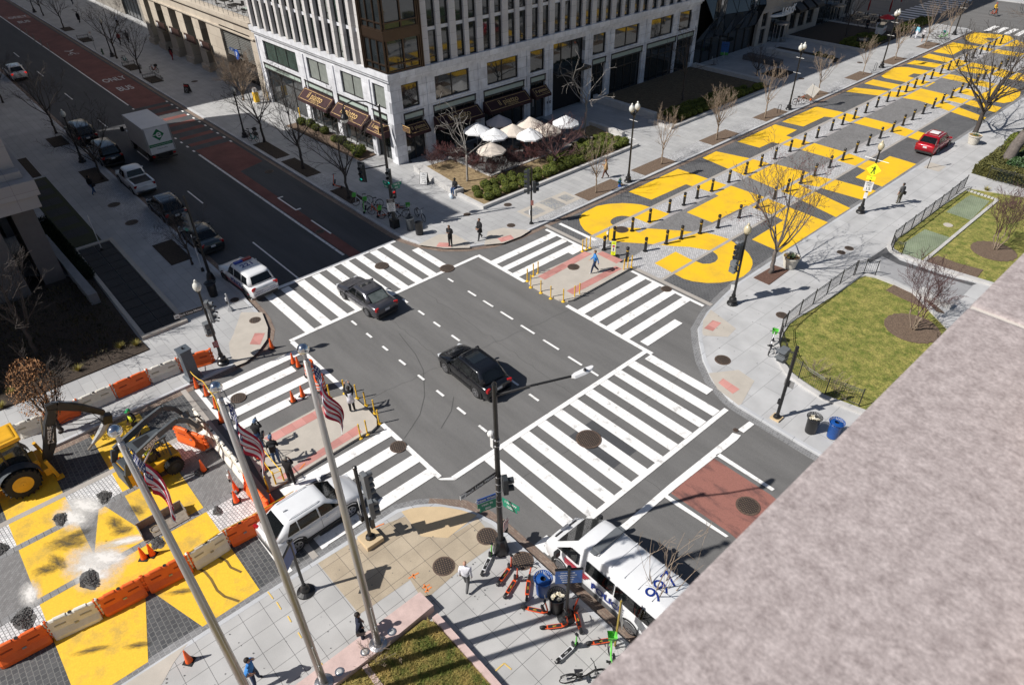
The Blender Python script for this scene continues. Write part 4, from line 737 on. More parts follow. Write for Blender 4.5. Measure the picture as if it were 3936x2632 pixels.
# oak with brown leaves by the construction
t = mk_tree('br', 'leafy_tree', 'small tree holding dry brown leaves behind the backhoe arm', None, -35.07,-0.61, sc=.95, **dict(D1_, H=4.6, fork=.9, nl=7, spread=.5, up=.8, seed=111))
b = B(); rd = random.Random(4)
for _ in range(2600):
    zz = rd.random() ** .8; rr = 1.25 * math.sin(PI * min(1, .15 + .8 * (1 - zz))) * math.sqrt(rd.random()); a = rd.uniform(0, 6.28); p = Vector((rr * math.cos(a) + .3 * math.sin(3 * zz), rr * math.sin(a), 1.0 + 3.9 * zz)); s_ = rd.uniform(.04, .09); x = Vector((rd.gauss(0, 1), rd.gauss(0, 1), rd.gauss(0, 1))).normalized(); y = x.orthogonal().normalized()
    b.poly([p - x * s_, p - y * s_ * .5, p + x * s_, p + y * s_ * .5])
b.ob('foliage', DRYL, t)
# undergrowth of the shaded southwest bed
UG = mat('undergrowth', (.018, .022, .008), 1, col2=(.075, .055, .03), vs=1.2, fine=.3); GRS = mat('grass_blades', (.12, .15, .03), 1, col2=(.45, .33, .11), vs=1.1, thr=(.4, .6))
struct(B().prism(pl(-39.3,-30, -39.15,5.3, -41.0,5.2, -50.5,5.3, -53.8,2, -53.8,-30), .1, .22).ob('soil_bed', MULD))
b = B(); rd = random.Random(6)
for _ in range(9000):
    x = rd.uniform(-51, -40.0); y = rd.uniform(-14, 5); d = rd.random()
    h = rd.uniform(.1, .55) * (.5 + .8 * math.sin(x * 1.3) ** 2 * math.cos(y) ** 2); a = rd.uniform(0, 6.28); s_ = rd.uniform(.05, .13)
    b.poly([(x, y, .2 + h * rd.random()), (x + s_ * math.cos(a), y + s_ * math.sin(a), .2 + h), (x + s_ * math.cos(a + 1.3), y + s_ * math.sin(a + 1.3), .2 + h * .9)])
tag(b.ob('ground_cover', UG), 'low dark ground cover in the shaded bed at the left edge', 'ground cover', kind='stuff')
def tuft(x, y, lb, n=130, h=.45, m=None, grp=None, z=.2):
    b = B(); rd = random.Random(int(x * 50 + y))
    for _ in range(n): a = rd.uniform(0, 6.28); l = rd.uniform(.1, .4); hh = h * rd.uniform(.5, 1); q = .012; b.poly([(q * math.sin(a), -q * math.cos(a), 0), (-q * math.sin(a), q * math.cos(a), 0), (l * math.cos(a), l * math.sin(a), hh)])
    return tag(b.ob('grass_tuft', m or mat('tuft', (.25, .22, .05), 1, col2=(.4, .34, .1), vs=5), loc=(x, y, z)), lb, 'plant', grp)
for i, (p, l) in enumerate([((-40.45,4.04), 'left yellowish grass tuft near the vent corner'), ((-40.01,4.85), 'right yellowish grass tuft near the vent corner'), ((-39.86,1.53), 'lone pale grass tuft beside the pavement and barriers'), ((-39.29,-2.50), 'yellow green tuft at the left edge of the bed'), ((-40.20,-1.81), 'yellow green tuft behind the brown leafed tree')]): tuft(*p, l, 170)
# hedge left of the pier, vents
b = B(); rd = random.Random(8)
for _ in range(9000): x = rd.uniform(-62, -50.2); y = 4.95 + rd.uniform(-.45, .45) + (x + 56) * .02; b_z = .15 + rd.random() * .75; a = Vector((rd.gauss(0, 1), rd.gauss(0, 1), rd.gauss(0, 1))).normalized() * .07; c_ = a.orthogonal().normalized() * .05; p = Vector((x, y, b_z)); b.poly([p - a, p - c_, p + a, p + c_])
tag(b.ob('hedge', mat('hedge_dark', (.012, .022, .008), .9, col2=(.03, .045, .015), vs=5)), 'dark clipped hedge running beside the piers', 'hedge')
b = B(); b.prism(pl(-58,4.0, -58,4.45, -46.6,4.75, -46.6,4.2), .1, 1.0); tag(b.ob('planter_wall', mat('wall_granite', (.2, .2, .21), .7)), 'low dark granite wall ending beside the sunken vents', 'wall')
VENT = brick('vent_grate', (.045, .045, .05), (.075, .075, .08), (.008, .008, .008), .05, .9, .018, 0, 0, fine=.2)
tv = E('ventilation_grates', 'row of large dark metal vent grates with stone rim in the pavement', 'grate')
b = B(); b.box(-55.5, 7.85, .15, -40.4, 8.15, .34); b.box(-55.5, 5.35, .15, -40.4, 5.6, .34); b.box(-40.7, 5.6, .15, -40.4, 7.85, .34); b.box(-55.5, 5.6, .15, -55.2, 7.85, .34); b.ob('rim', CONC, tv)
b = B()
for k in range(12): b.box(-55.15 + 1.205 * k, 5.65, .16, -54.0 + 1.205 * k, 6.7, .27); b.box(-55.15 + 1.205 * k, 6.76, .16, -54.0 + 1.205 * k, 7.8, .27)
b.ob('grate', VENT, tv)
for k in range(6): ov('vent_panel', rect(-72 + 2.5 * k, 5.6, -70.4 + 2.5 * k, 7.2), VENT, .17)
struct(B().prism(rect(-72.5, 5.4, -56, 7.5), .1, .16).ob('soil_bed', mat('mossy', (.05, .055, .03), 1)))
bed(rect(-79, 4.2, -73, 7.3), MULD)
# southeast: pink granite wall, grass plot
PKG = mat('pink_granite', (.56, .42, .39), .45, var=.12, vs=2.5, fine=.12, fs=90)
b = B(); b.prism(pl(-14.51,7.58, -13.65,7.61) + pl(-13.54,4.96, -13.54,3.39) + [(-13.6, -14), (-15.2, -14)] + pl(-14.50,2.34), .1, .56); wl = tag(b.ob('pink_granite_wall', PKG, bev=.015), 'low pink granite wall carrying the flagpoles and uplights', 'wall')
GB = [(-13.45, -14), (-13.5, 7.35), (-11.4, 7.3), (-10.05, 7.3), (-6, 7.4), (-6, -14)]
struct(B().prism([(-13.55, 7.0), (-13.2, 7.25), (-5, 7.35), (-5, -14), (-13.5, -14)], .1, .36).ob('lawn_plot', mat('plot_soil', (.14, .13, .03), 1, col2=(.34, .25, .08), vs=1.5, fine=.3)))
b = B(); b.box(-13.35, 7.3, .1, -5, 7.56, .44); b.box(-13.5, 4.2, .3, -5, 4.42, .42); tag(b.ob('plot_kerb', PKG), 'thin stone edging around the tufted grass plot at the bottom', 'kerb wall')
b = B(); rd = random.Random(12)
for _ in range(26000):
    x = rd.uniform(-13.4, -8.6); y = rd.uniform(1.0, 7.2); a = rd.uniform(0, 6.28); l = rd.uniform(.04, .2); h = rd.uniform(.05, .2); q = .013
    if y < 4.2 and rd.random() < .6: continue
    b.poly([(x + q * math.sin(a), y - q * math.cos(a), .36), (x - q * math.sin(a), y + q * math.cos(a), .36), (x + l * math.cos(a), y + l * math.sin(a), .36 + h)])
tag(b.ob('grass', GRS), 'tufted green and straw grass in the plot by the pink wall', 'grass', kind='stuff')
mk_tree('sc', 'dry_shrub', 'small dry twiggy shrub growing beside the pink granite wall', None, -13.37,4.69, sc=.28, **dict(kind='tan', H=4, r0=.05, fork=.3, nl=8, spread=1.2, depth=3, dens=3, seed=121, tw=.02))
for i, p in enumerate([(-13.84,5.76), (-13.85,4.57), (-13.84,3.48)]):
    t = E('uplight', 'round glass uplight set in the pink wall, ' + ('nearest the pavement corner' if i == 0 else 'between the two right flagpoles' if i == 1 else 'left of the bottom flagpole foot'), 'light', (*p, .56), group='round uplights in the pink wall')
    b = B(); b.lathe((0, 0, 0), [(.17, 0), (.17, .02), (.12, .025)], 20); b.ob('rim', STEEL, t); b = B(); b.lathe((0, 0, .02), [(.12, 0), (.08, .02)], 16); b.ob('lens', mat('lens_glass', (.45, .45, .45), .1), t)
# northeast lawns, kerbs, matting
def lawn(nm, P, kerbw=.35):
    a = sum(P[i][0] * P[(i + 1) % len(P)][1] - P[(i + 1) % len(P)][0] * P[i][1] for i in range(len(P))); fl = 1 if a > 0 else -1
    I = inset(P, kerbw, fl); struct(B().prism(I, .1, .22).ob('lawn_' + nm, LAWN)); b = B(); b.rings([[(*p, .1) for p in P], [(*p, .3) for p in P], [(*p, .3) for p in I], [(*p, .12) for p in I]], False); return tag(b.ob('granite_kerb', GRN), {'near': 'curved pale granite kerb around the near lawn', 'far': 'pale granite kerb around the fenced far lawn'}[nm], 'kerb wall')
NL = pl(-7.35,30.83, -9.46,30.38, -10.68,30.55, -11.93,30.85, -12.99,31.70, -13.91,32.93, -14.32,34.07, -14.59,35.24, -14.59,36.21, -14.41,38.07, -14.24,40.94, -14.17,43.63, -13.94,44.34, -13.16,44.69, -11.95,44.69, -10.43,44.47) + [(-2, 37.8), (-2, 31)]
lawn('near', NL)
FL = pl(-14.58,63.71, -14.78,58.38, -14.76,53.34, -14.82,50.78, -14.60,49.51, -14.21,48.76, -13.43,48.44, -10.32,48.58) + [(-2, 49.6), (-2, 68.5)] + pl(-14.24,63.95)
lawn('far', FL)
MATG = brick('green_matting', (.15, .2, .11), (.19, .235, .14), (.26, .29, .22), .16, .16, .02, .5, 0, var=.2)
for P in (pl(-13.72,53.74, -11.91,53.74, -12.05,48.92, -13.22,48.81, -13.87,50.61), pl(-13.65,62.43, -12.18,62.30, -11.96,57.76, -13.79,57.85, -13.72,61.65)): struct(B().prism(P, .2, .245).ob('ground_matting', MATG))
b = B(); Pm = pl(-14.21,63.12, -11.81,62.93, -11.79,48.94); 
for i in range(2):
    a, c_ = Vector((*Pm[i], .26)), Vector((*Pm[i + 1], .26)); n_ = int((c_ - a).length / .25)
    for k in range(n_): b.cb(a.lerp(c_, (k + .5) / n_), (.2, .22, .12), math.atan2(c_.y - a.y, c_.x - a.x) + .05)
tag(b.ob('sett_edging', GRN), 'line of pale granite setts edging the far lawn', 'edging')
def disc(c, r, n=40): return [(c[0] + r * math.cos(2 * PI * i / n) * (1 + .05 * math.sin(3 * i)), c[1] + r * math.sin(2 * PI * i / n)) for i in range(n)]
for P, z in ((disc((-8.97,40.31), 1.55), .26), (disc((-9.03,53.88), 1.45), .26), (disc((-12.81,55.69), .33), .25), (pl(-11.85,44.68, -10.39,44.39, -8.96,43.82, -8.30,43.40, -9.49,43.04, -11.10,43.17, -11.94,43.36), .262), (pl(-11.79,48.94, -11.48,50.36, -10.05,50.29, -8.56,50.59, -8.48,49.20), .262)):
    struct(B().prism(P, .2, z).ob('soil_bed' if z > .255 else 'stone_cap', MUL if z > .255 else CONC))
for p, l in (((-10.73,31.69), 'left'), ((-9.23,31.27), 'right')): mk_tree('sc', 'dry_shrub', f'{l} low leafless shrub inside the curved fence by the lawn', None, *p, sc=.33)
ov('pavement_band_dark', pl(-14.53,49.14, -14.08,48.60, -13.04,48.00, -10.14,48.12, -8.24,48.60, -8.39,48.07, -12.86,47.37, -14.15,47.67, -14.31,46.13, -14.62,46.35), mat('dark_paving', (.09, .09, .095), .8), .162)
ov('pavement_court', pl(-14.18,47.51, -8.33,48.38, -8.25,44.56, -13.27,45.35), mat('court_paving', (.3, .3, .31), .8, var=.12, vs=1, fine=.1), .1595)
b = B(); b.prism(pl(-10.52,44.38, -10.29,45.09, -9.28,44.62, -8.20,44.63, -8.25,44.12, -10.26,44.06), .15, .5); tag(b.ob('granite_step', GRN), 'stepped granite kerb end beside the near lawn', 'kerb wall')
# hedge and shrub masses at the right edge
def hedge_mass(P, h, n, m, lb, seed, z0=.1, sz=.09):
    xs = [p[0] for p in P]; ys = [p[1] for p in P]; b = B(); rd = random.Random(seed)
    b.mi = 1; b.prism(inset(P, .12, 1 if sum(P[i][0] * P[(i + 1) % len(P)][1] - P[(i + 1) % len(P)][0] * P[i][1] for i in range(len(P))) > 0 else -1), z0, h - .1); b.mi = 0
    def ins(x, y):
        c_ = False; j = len(P) - 1
        for i in range(len(P)):
            if (P[i][1] > y) != (P[j][1] > y) and x < (P[j][0] - P[i][0]) * (y - P[i][1]) / (P[j][1] - P[i][1]) + P[i][0]: c_ = not c_
            j = i
        return c_
    k = 0
    while k < n:
        x = rd.uniform(min(xs), max(xs)); y = rd.uniform(min(ys), max(ys))
        if not ins(x, y): continue
        z = h + rd.uniform(-.12, .1) + .08 * math.sin(x * 2.3) * math.cos(y * 1.9)
        if rd.random() < .45: e = rd.randrange(len(P)); t = rd.random(); x = P[e][0] + (P[(e + 1) % len(P)][0] - P[e][0]) * t; y = P[e][1] + (P[(e + 1) % len(P)][1] - P[e][1]) * t; z = rd.uniform(z0, h)
        a = Vector((rd.gauss(0, 1), rd.gauss(0, 1), rd.gauss(0, 1))).normalized() * sz; c_ = a.orthogonal().normalized() * sz * .6; p = Vector((x, y, z)); b.poly([p - a, p - c_, p + a, p + c_]); k += 1
    return tag(b.ob('hedge', [m, LEAFD]), lb, 'hedge')
HG = mat('hedge_olive', (.045, .05, .012), .9, col2=(.13, .12, .03), vs=3); HG2 = mat('laurel_leaf', (.02, .05, .015), .5, col2=(.06, .12, .035), vs=8)
hedge_mass([(-15.3, 67.3), (-13.6, 67.2), (-13.6, 84), (-15.3, 84)], .95, 7000, HG, 'long clipped olive hedge along the pavement under the leaning tree', 1)
hedge_mass([(-13.5, 69.2), (-4, 69.2), (-4, 74.5), (-13.5, 74.5)], 1.15, 12000, HG2, 'glossy green laurel mass around the leaning tree', 2)
hedge_mass([(-13.5, 67.0), (-2, 67.0), (-2, 68.4), (-13.5, 68.4)], 1.2, 7000, HG, 'clipped hedge behind the railing at the far end of the lawn', 3)
for i, (p, l) in enumerate([((-14.55,74.01), 'lower'), ((-14.94,75.76), 'middle'), ((-15.09,77.32), 'upper')]):
    o = dup(box[i]); o.location = (*p, .15); o.scale = (1.6, 1.6, 1.5); tag(o, f'{l} of three round shrubs beside the leaning trunk', 'shrub')
tuft(*(-13.08,64.11), 'yellow green plant in the mulch behind the railing corner', 200, .5)
# cafe bare shrubs
for i, p in enumerate([(-48.73,33.98), (-49.57,35.54), (-48.21,36.04), (-45.52,36.20), (-43.71,36.39), (-43.62,37.73), (-43.41,38.99), (-43.54,41.26)]):
    mk_tree('rs%d' % (i % 2), 'bare_shrub', ['dark bare shrub in front of the marble corner pier', 'dark bare shrub behind the seat wall', 'dark bare shrub at the terrace corner', 'bare shrub left of the lone tree beside the terrace', 'bare shrub under the nearest umbrella', 'red berried shrub in the middle of the terrace edge', 'red berried shrub right of the nearest umbrella', 'reddish bare shrub below the low spreading tree'][i], 'bare shrubs around the cafe terrace', *p, sc=.42, rz=i, **dict(kind='red', H=4.2, r0=.04, fork=.6, nl=5, spread=.9, depth=4, dens=4, seed=131 + i % 2, up=.5, stems=3, bud=(1 if i % 2 else None), tw=.014))
# ---------------- vehicles ----------------
def paint(nm, c, metal=.3, r=.3): return mat(nm, c, r, metal=metal, var=.04, coat=.8)
TYRE = mat('tyre_rubber', (.016, .016, .017), .85, var=.2, vs=8); RIM = mat('alloy_rim', (.42, .42, .44), .3, metal=.8, var=.1); RIMD = mat('dark_rim', (.07, .07, .075), .35, metal=.6)
CGL = mat('car_glass', (.012, .015, .017), .03, var=.2, spec=.9, coat=.4); CGL2 = mat('car_glass_clear', (.07, .085, .08), .05, col2=(.15, .17, .165), vs=3, spec=.9)
TL = mat('tail_light_red', (.35, .008, .01), .15, var=.1, spec=.8); HL = mat('head_light', (.6, .62, .65), .08, var=.1, spec=.8); TRIM = mat('black_plastic', (.02, .02, .021), .6, var=.15); PLATE = mat('number_plate', (.6, .6, .62), .5); CHR = mat('chrome', (.6, .6, .62), .12, metal=1, var=.03)
NAVY = mat('police_blue', (.01, .03, .2), .4); REDS = mat('police_red', (.4, .02, .04), .4)
def lerpz(T, x):
    if x <= T[0][0]: return T[0][1]
    for (a, za), (c, zc) in zip(T, T[1:]):
        if x <= c: return za + (zc - za) * (x - a) / (c - a)
    return T[-1][1]
def wheel(par, x, y, r, w=.2, rim=RIM, sp=5):
    s_ = 1 if y > 0 else -1; b = B(); b.rings([[(q * math.cos(2 * PI * j / 20), yy, q * math.sin(2 * PI * j / 20)) for j in range(20)] for q, yy in ((r * .62, -w / 2), (r * .93, -w / 2), (r, -w / 3), (r, w / 3), (r * .93, w / 2), (r * .62, w / 2))])
    o = b.ob('wheel', TYRE, par, smooth=False, loc=(x, y - s_ * w * .32, r))
    b = B(); yo = s_ * w * .5
    b.rings([[(q * math.cos(2 * PI * j / 20), yy, q * math.sin(2 * PI * j / 20)) for j in range(20)] for q, yy in ((r * .67, yo), (r * .67, yo + s_ * .012), (r * .58, yo + s_ * .012), (r * .56, yo - s_ * .02))], False)
    for k in range(sp * 2 if sp < 8 else sp): a = 2 * PI * k / (sp * 2 if sp < 8 else sp) + (.12 if k % 2 else -.12) * (1 if sp < 8 else 0); b.cb((r * .33 * math.cos(a), yo + s_ * .002, r * .33 * math.sin(a)), (r * .62, .02, .035), 0, 0, -a)
    b.cb((0, yo, 0), (.1, .03, .1)); b.ob('rim', rim, o)
def car(nm, label, cat, col, L=4.7, W=1.87, H=1.68, belt=1.05, hood=1.0, nose=.78, ws=(1.2, .42), rr=(-1.5, -2.12), tail=1.05, r=.36, wb=2.7, gl=CGL, clear=.22, roofw=.78, rails=None, sun=False, cladding=True, panes=((.86, -.05), (-.13, -1.0), (-1.08, -1.7)), group=None, rim=RIM, front=.62, plate=True, bedc=None, rvw=True, glow=False):
    t = E(nm, label, cat, group=group); h = L / 2; w = W / 2
    T = [(-h, tail - .12), (-h + .12, tail), (rr[1] - .02 if rr[1] > -h + .2 else -h + .2, max(tail, belt)), (ws[0], belt + .02), (ws[0] + .35, hood), (h - .35, nose + .08), (h - .08, nose - .04), (h, nose - .14)]
    T = sorted(T); st = sorted({-h, -h + .06, -h + .2, -h + .5, -h + 1.0, -.8, -.2, .4, ws[0], ws[0] + .35, h - .9, h - .45, h - .2, h - .07, h})
    b = B(); R_ = []
    for x in st:
        e = 1 - max(0, (x - (h - .55)) / .55) ** 2 * .16 - max(0, (-x - (h - .45)) / .45) ** 2 * .10; ww = w * e; zt = lerpz(T, x); zb = clear + (.1 if abs(x) > h - .1 else 0)
        P = [(0, zt + .015), (ww * .5, zt + .01), (ww * .82, zt - .015), (ww * .95, zt - .07), (ww, zt - .18), (ww * 1.0, zt - .34), (ww * .985, (zt + zb) / 2 - .05), (ww * .97, zb + .1), (ww * .9, zb)]
        R_.append([(x, y, z) for y, z in P] + [(x, -y, z) for y, z in P[::-1][:-1]])
    b.rings(R_[::-1] if False else R_); bd = b.ob('body', col, t, smooth=True)
    bd.data.polygons.foreach_set('use_smooth', [True] * len(bd.data.polygons))
    # cabin
    zb_ = belt - .02; w0 = w * .94; w1 = w * roofw
    def lvl(f): return (ws[0] + (ws[1] - ws[0]) * f, rr[1] + (rr[0] - rr[1]) * f, w0 + (w1 - w0) * f, zb_ + (H - zb_) * f)
    b = B(); RR = []
    for f in (0, .5, .88, .97, 1.0):
        xf, xr, ww, z = lvl(min(f, .93)); z = zb_ + (H - zb_) * (f if f < 1 else 1.0); sh = {0: 0, .5: 0, .88: 0, .97: .06, 1.0: .22}[f]; xf -= sh; xr += sh; ww -= sh * .9
        n_ = []
        for x, y in ((xf, ww * .55), (xf - .08, ww * .86), (xf - .3, ww), ((xf + xr) / 2, ww + .02 * (1 - f)), (xr + .25, ww), (xr + .06, ww * .86), (xr, ww * .55)): n_.append((x, y, z))
        RR.append(n_ + [(x, -y, z_) for x, y, z_ in n_[::-1]])
    b.rings([q[::-1] for q in RR]); rf = b.ob('roof', col, t, smooth=True)
    def gp(P, nm_, par_=t, m=gl): b = B(); b.poly(P); b.poly(P[::-1]); return b.ob(nm_, m, par_)
    a0, a1 = lvl(.06), lvl(.86); o_ = .025
    gp([(a0[0] + o_, -a0[2] * .84, a0[3]), (a0[0] + o_, a0[2] * .84, a0[3]), (a1[0] + o_ - .01, a1[2] * .82, a1[3] + .01), (a1[0] + o_ - .01, -a1[2] * .82, a1[3] + .01)], 'windscreen')
    c0, c1 = lvl(.18), lvl(.86)
    if rvw: gp([(c0[1] - o_, a * c0[2] * .8, c0[3]) for a in (1, -1)] + [(c1[1] - o_ + .01, a * c1[2] * .78, c1[3]) for a in (-1, 1)], 'rear_window')
    for s_ in (1, -1):
        for xa, xb in panes:
            P = []
            for x, f in ((xa, .1), (xb, .1), (xb, .84), (xa, .84)):
                q = lvl(f); xx = min(x, q[0] - .22); xx = max(xx, q[1] + .2); P.append((xx, s_ * (q[2] + .012 + .016 * (1 - f)), q[3]))
            gp(P, 'side_window')
        b = B(); b.cb((ws[0] - .28, s_ * (w + .1), belt + .06), (.12, .22, .14)); b.ob('wing_mirror', col if col not in (None,) else TRIM, t, bev=.02)
        b = B(); b.cb((h - .2, s_ * w * .72, nose - .1), (.3, w * .34, .12), s_ * -.35); b.ob('headlight', HL, t, bev=.02)
        b = B(); b.cb((-h + .06, s_ * w * .78, tail - .13), (.14, w * .30, .2), s_ * .3); b.ob('taillight', mat('tail_light_lit', (.9, .03, .02), .2, emit=.5) if glow else TL, t, bev=.02)
        for x in (.35, -.55): b = B(); b.cb((x - .1, s_ * (w + .005), belt - .14), (.16, .03, .03)); b.ob('door_handle', col, t)
        for x in (wb / 2, -wb / 2):
            b = B(); rr_ = r + .07
            b.rings([[(x + q * math.cos(PI * j / 12), s_ * yy, r + q * math.sin(PI * j / 12)) for j in range(-2, 15)] for q, yy in ((rr_ * .2, w - .02), (rr_, w - .012), (rr_, w + .012), (rr_ * (1.13 if cladding else 1.03), w + .012), (rr_ * (1.14 if cladding else 1.04), w - .05))], False, False); b.ob('wheel_arch', TRIM, t)
            wheel(t, x, s_ * (w - .02), r, .22, rim)
        if cladding: b = B(); b.box(-wb / 2 + r, s_ * w - .02, clear + .02, wb / 2 - r, s_ * w + .015, clear + .17); b.ob('sill', TRIM, t)
    b = B(); b.cb((h - .06, 0, clear + .2), (.16, W * .7, .2)); b.cb((h - .03, 0, nose - .22), (.1, W * .42, .16)); b.ob('grille', TRIM, t, bev=.02)
    b = B(); b.cb((-h + .05, 0, clear + .12), (.16, W * .8, .18)); b.ob('bumper', TRIM, t, bev=.02)
    if plate: b = B(); b.cb((-h - .005, 0, tail - .3 if H < 1.6 else tail - .25), (.03, .34, .16)); b.ob('number_plate', PLATE, t)
    b = B()
    for x in (.5 * (panes[0][1] + panes[1][0]), panes[0][0] + .12): 
        for s_ in (1, -1): b.box(x - .006, s_ * (w + .002) - .004, clear + .25, x + .006, s_ * (w + .002) + .004, belt - .06)
    b.ob('door_gap', TRIM, t)
    if rails:
        for s_ in (1, -1): b = B(); b.tube([(ws[1] - .2, s_ * w1 * .8, H - .01), (ws[1] - .35, s_ * w1 * .82, H + .05), (rr[0] + .3, s_ * w1 * .82, H + .05), (rr[0] + .15, s_ * w1 * .8, H - .01)], .02, 6); b.ob('roof_rail', rails, t)
    if sun: b = B(); b.box(rr[0] + .75, -w1 * .62, H + .003, ws[1] - .35, w1 * .62, H + .012); b.ob('sunroof', CGL, t)
    return t
def place(t, pf=None, pr=None, side='L', W=1.87, tail=None, head=PI, L=4.7, z=.0):
    if tail: t.location = (tail[0] + math.cos(head) * L / 2, tail[1] + math.sin(head) * L / 2, z); t.rotation_euler = (0, 0, head); return t
    a, c = Vector(pf), Vector(pr); d = (a - c).normalized(); n = Vector((-d.y, d.x)) * (1 if side == 'R' else -1); m = (a + c) / 2 + n * (W / 2 - .12)
    t.location = (m.x, m.y, z); t.rotation_euler = (0, 0, math.atan2(d.y, d.x)); return t
WHC = paint('paint_white', (.72, .73, .75), 0, .3); BKC = paint('paint_black', (.008, .009, .012), .2, .2); GYC = paint('paint_grey', (.085, .085, .1), .6, .3); REDC = paint('paint_red', (.42, .008, .02), .3, .3); DGC = paint('paint_dark_green_grey', (.05, .06, .062), .5, .3)
SED = dict(L=4.85, W=1.84, H=1.46, belt=.93, hood=.9, nose=.74, ws=(1.05, .35), rr=(-1.0, -1.75), tail=.98, r=.33, wb=2.78, cladding=False, clear=.18, roofw=.74, panes=((.78, -.12), (-.2, -1.0), (-1.05, -1.3)), gl=CGL)
c = car('sedan', 'dark grey sedan with sunroof crossing the near crosswalk stripes', 'car', GYC, sun=True, **SED); place(c, (-36.10,16.98), (-33.18,17.05), 'L', 1.84)
b = B(); b.poly([(-1.78, -.6, 1.02), (-1.2, -.55, 1.36), (-1.2, .55, 1.36), (-1.78, .6, 1.02)]); b.ob('parcel_shelf_glass', CGL2, c)
c = car('sedan', 'dark green grey sedan parked behind the police car by the kerb', 'car', DGC, glow=False, **SED); place(c, tail=(-48.02,13.12), L=4.85)
c = car('suv', 'black suv with panoramic glass roof in the middle of the intersection', 'car', BKC, L=4.75, rails=BKC, sun=True, r=.38, wb=2.85, rim=RIM); place(c, (-25.26,17.26), (-22.52,17.17), 'L')
c = car('suv', 'black suv with silver roof rack standing in the shade behind the sedan', 'car', BKC, L=4.95, rails=CHR); place(c, tail=(-54.72,13.04), L=4.95)
b = B()
for x in (.1, -.6, -1.2): b.tube([(x, -.7, 1.76), (x, .7, 1.76)], .02, 5)
b.ob('roof_rack', CHR, c)
c = car('suv', 'long black suv beside the delivery truck, nearer the camera', 'car', BKC, L=5.3, W=2.0, H=1.9, belt=1.15, hood=1.12, nose=.95, tail=1.15, ws=(1.3, .75), rr=(-2.25, -2.5), wb=3.0, panes=((1.15, .2), (.1, -.9), (-1.0, -2.2)), rails=TRIM); place(c, tail=(-70.63,13.07), L=5.3)
c2 = dup(c, label='long black suv farther up the kerb ahead of its twin'); place(c2, tail=(-78.02,12.95), L=5.3)
c = car('suv', 'white suv with lit brake lights driving away at the far left', 'car', WHC, L=4.9, glow=True, rails=CHR); place(c, tail=(-108.86,13.34), L=4.9)
c = car('suv', 'red compact suv parked on the mural with a white roof rack', 'car', REDC, L=4.6, W=1.84, H=1.66, rails=WH, wb=2.66, r=.35); place(c, tail=(-20.06,68.69), head=PI / 2 + .02, L=4.6)
b = B(); b.box(-1.0, -.38, 1.73, -.3, .38, 1.79); b.ob('roof_rack', WH, c)
c = car('suv', 'white suv stopped beside the orange and white barriers', 'car', WHC, L=4.65, W=1.88, H=1.68, belt=1.08, hood=1.04, rails=WHC, wb=2.69, r=.37, ws=(1.32, .42), rr=(-1.4, -2.2), roofw=.74, tail=1.08, panes=((1.1, .0), (-.08, -1.0), (-1.05, -1.62))); place(c, (-20.21,7.72), (-20.13,5.04), 'R')
b = B(); b.cb((-1.15, 0, 1.72), (.16, .05, .07)); b.ob('antenna_fin', WHC, c)
# police suv
c = car('police_suv', 'white police suv numbered 221 at the kerb before the crosswalk', 'police car', WHC, L=5.05, W=2.0, H=1.75, belt=1.08, hood=1.05, nose=.88, tail=1.08, wb=3.0, r=.38, rim=RIMD, ws=(1.05, .45), rr=(-1.95, -2.3), panes=((.9, -.05), (-.15, -1.1), (-1.2, -1.9))); place(c, (-43.84,12.14), (-40.57,12.33), 'L', 2.0)
b = B(); b.box(.02, -.62, 1.77, .3, 0, 1.88); o = b.ob('light_bar', mat('lightbar_red', (.3, .02, .02), .2), c, bev=.03); b = B(); b.box(.02, .01, 1.77, .3, .62, 1.88); b.ob('light_bar', mat('lightbar_blue', (.03, .06, .35), .2), c, bev=.03)
text('221', frame((-.5, 0, 1.765), (0, 1, 0), (-1, 0, 0)) @ Matrix.Rotation(PI, 4, 'Z'), .62, NAVY, c, bold=.015)
for s_ in (1, -1):
    text('POLICE', frame((-.35, s_ * 1.012, .78), (-s_, 0, 0), (0, 0, 1)), .42, NAVY, c, bold=.02)
    b = B(); b.poly([(1.9, s_ * 1.0, .72), (1.9, s_ * 1.0, .62), (.6, s_ * 1.012, .5), (-2.0, s_ * 1.01, .42), (-2.0, s_ * 1.01, .50), (.6, s_ * 1.012, .6)]); b.ob('side_stripe', REDS, c)
text('METROPOLITAN POLICE', frame((-2.535, 0, .72), (0, -1, 0), (0, 0, 1)), .13, NAVY, c)
b = B()
for k in range(16): b.box(-2.53, -.85 + .11 * k, .55, -2.515, -.79 + .11 * k, .61)
b.ob('checker_band', NAVY, c)
# pickup
c = car('pickup', 'white double cab pickup parked behind the black cars', 'pickup truck', WHC, L=5.4, W=1.9, H=1.8, belt=1.12, hood=1.1, nose=.95, tail=1.1, ws=(1.35, .8), rr=(-.55, -.75), wb=3.3, r=.39, panes=((1.2, .35), (.25, -.5)), rails=None, cladding=True); place(c, tail=(-62.05,13.06), L=5.4)
b = B(); b.box(-2.55, -.72, 1.105, -.85, .72, 1.14); b.ob('bed_liner', TRIM, c)
b = B()
for s_ in (1, -1): b.box(-2.62, s_ * .80 - .08, 1.08, -.8, s_ * .80 + .08, 1.19)
b.box(-2.68, -.88, .62, -2.6, .88, 1.2); b.ob('bed_side', WHC, c, bev=.02); b = B(); b.cb((-2.7, 0, .5), (.14, 1.7, .16)); b.ob('rear_bumper', CHR, c, bev=.03)
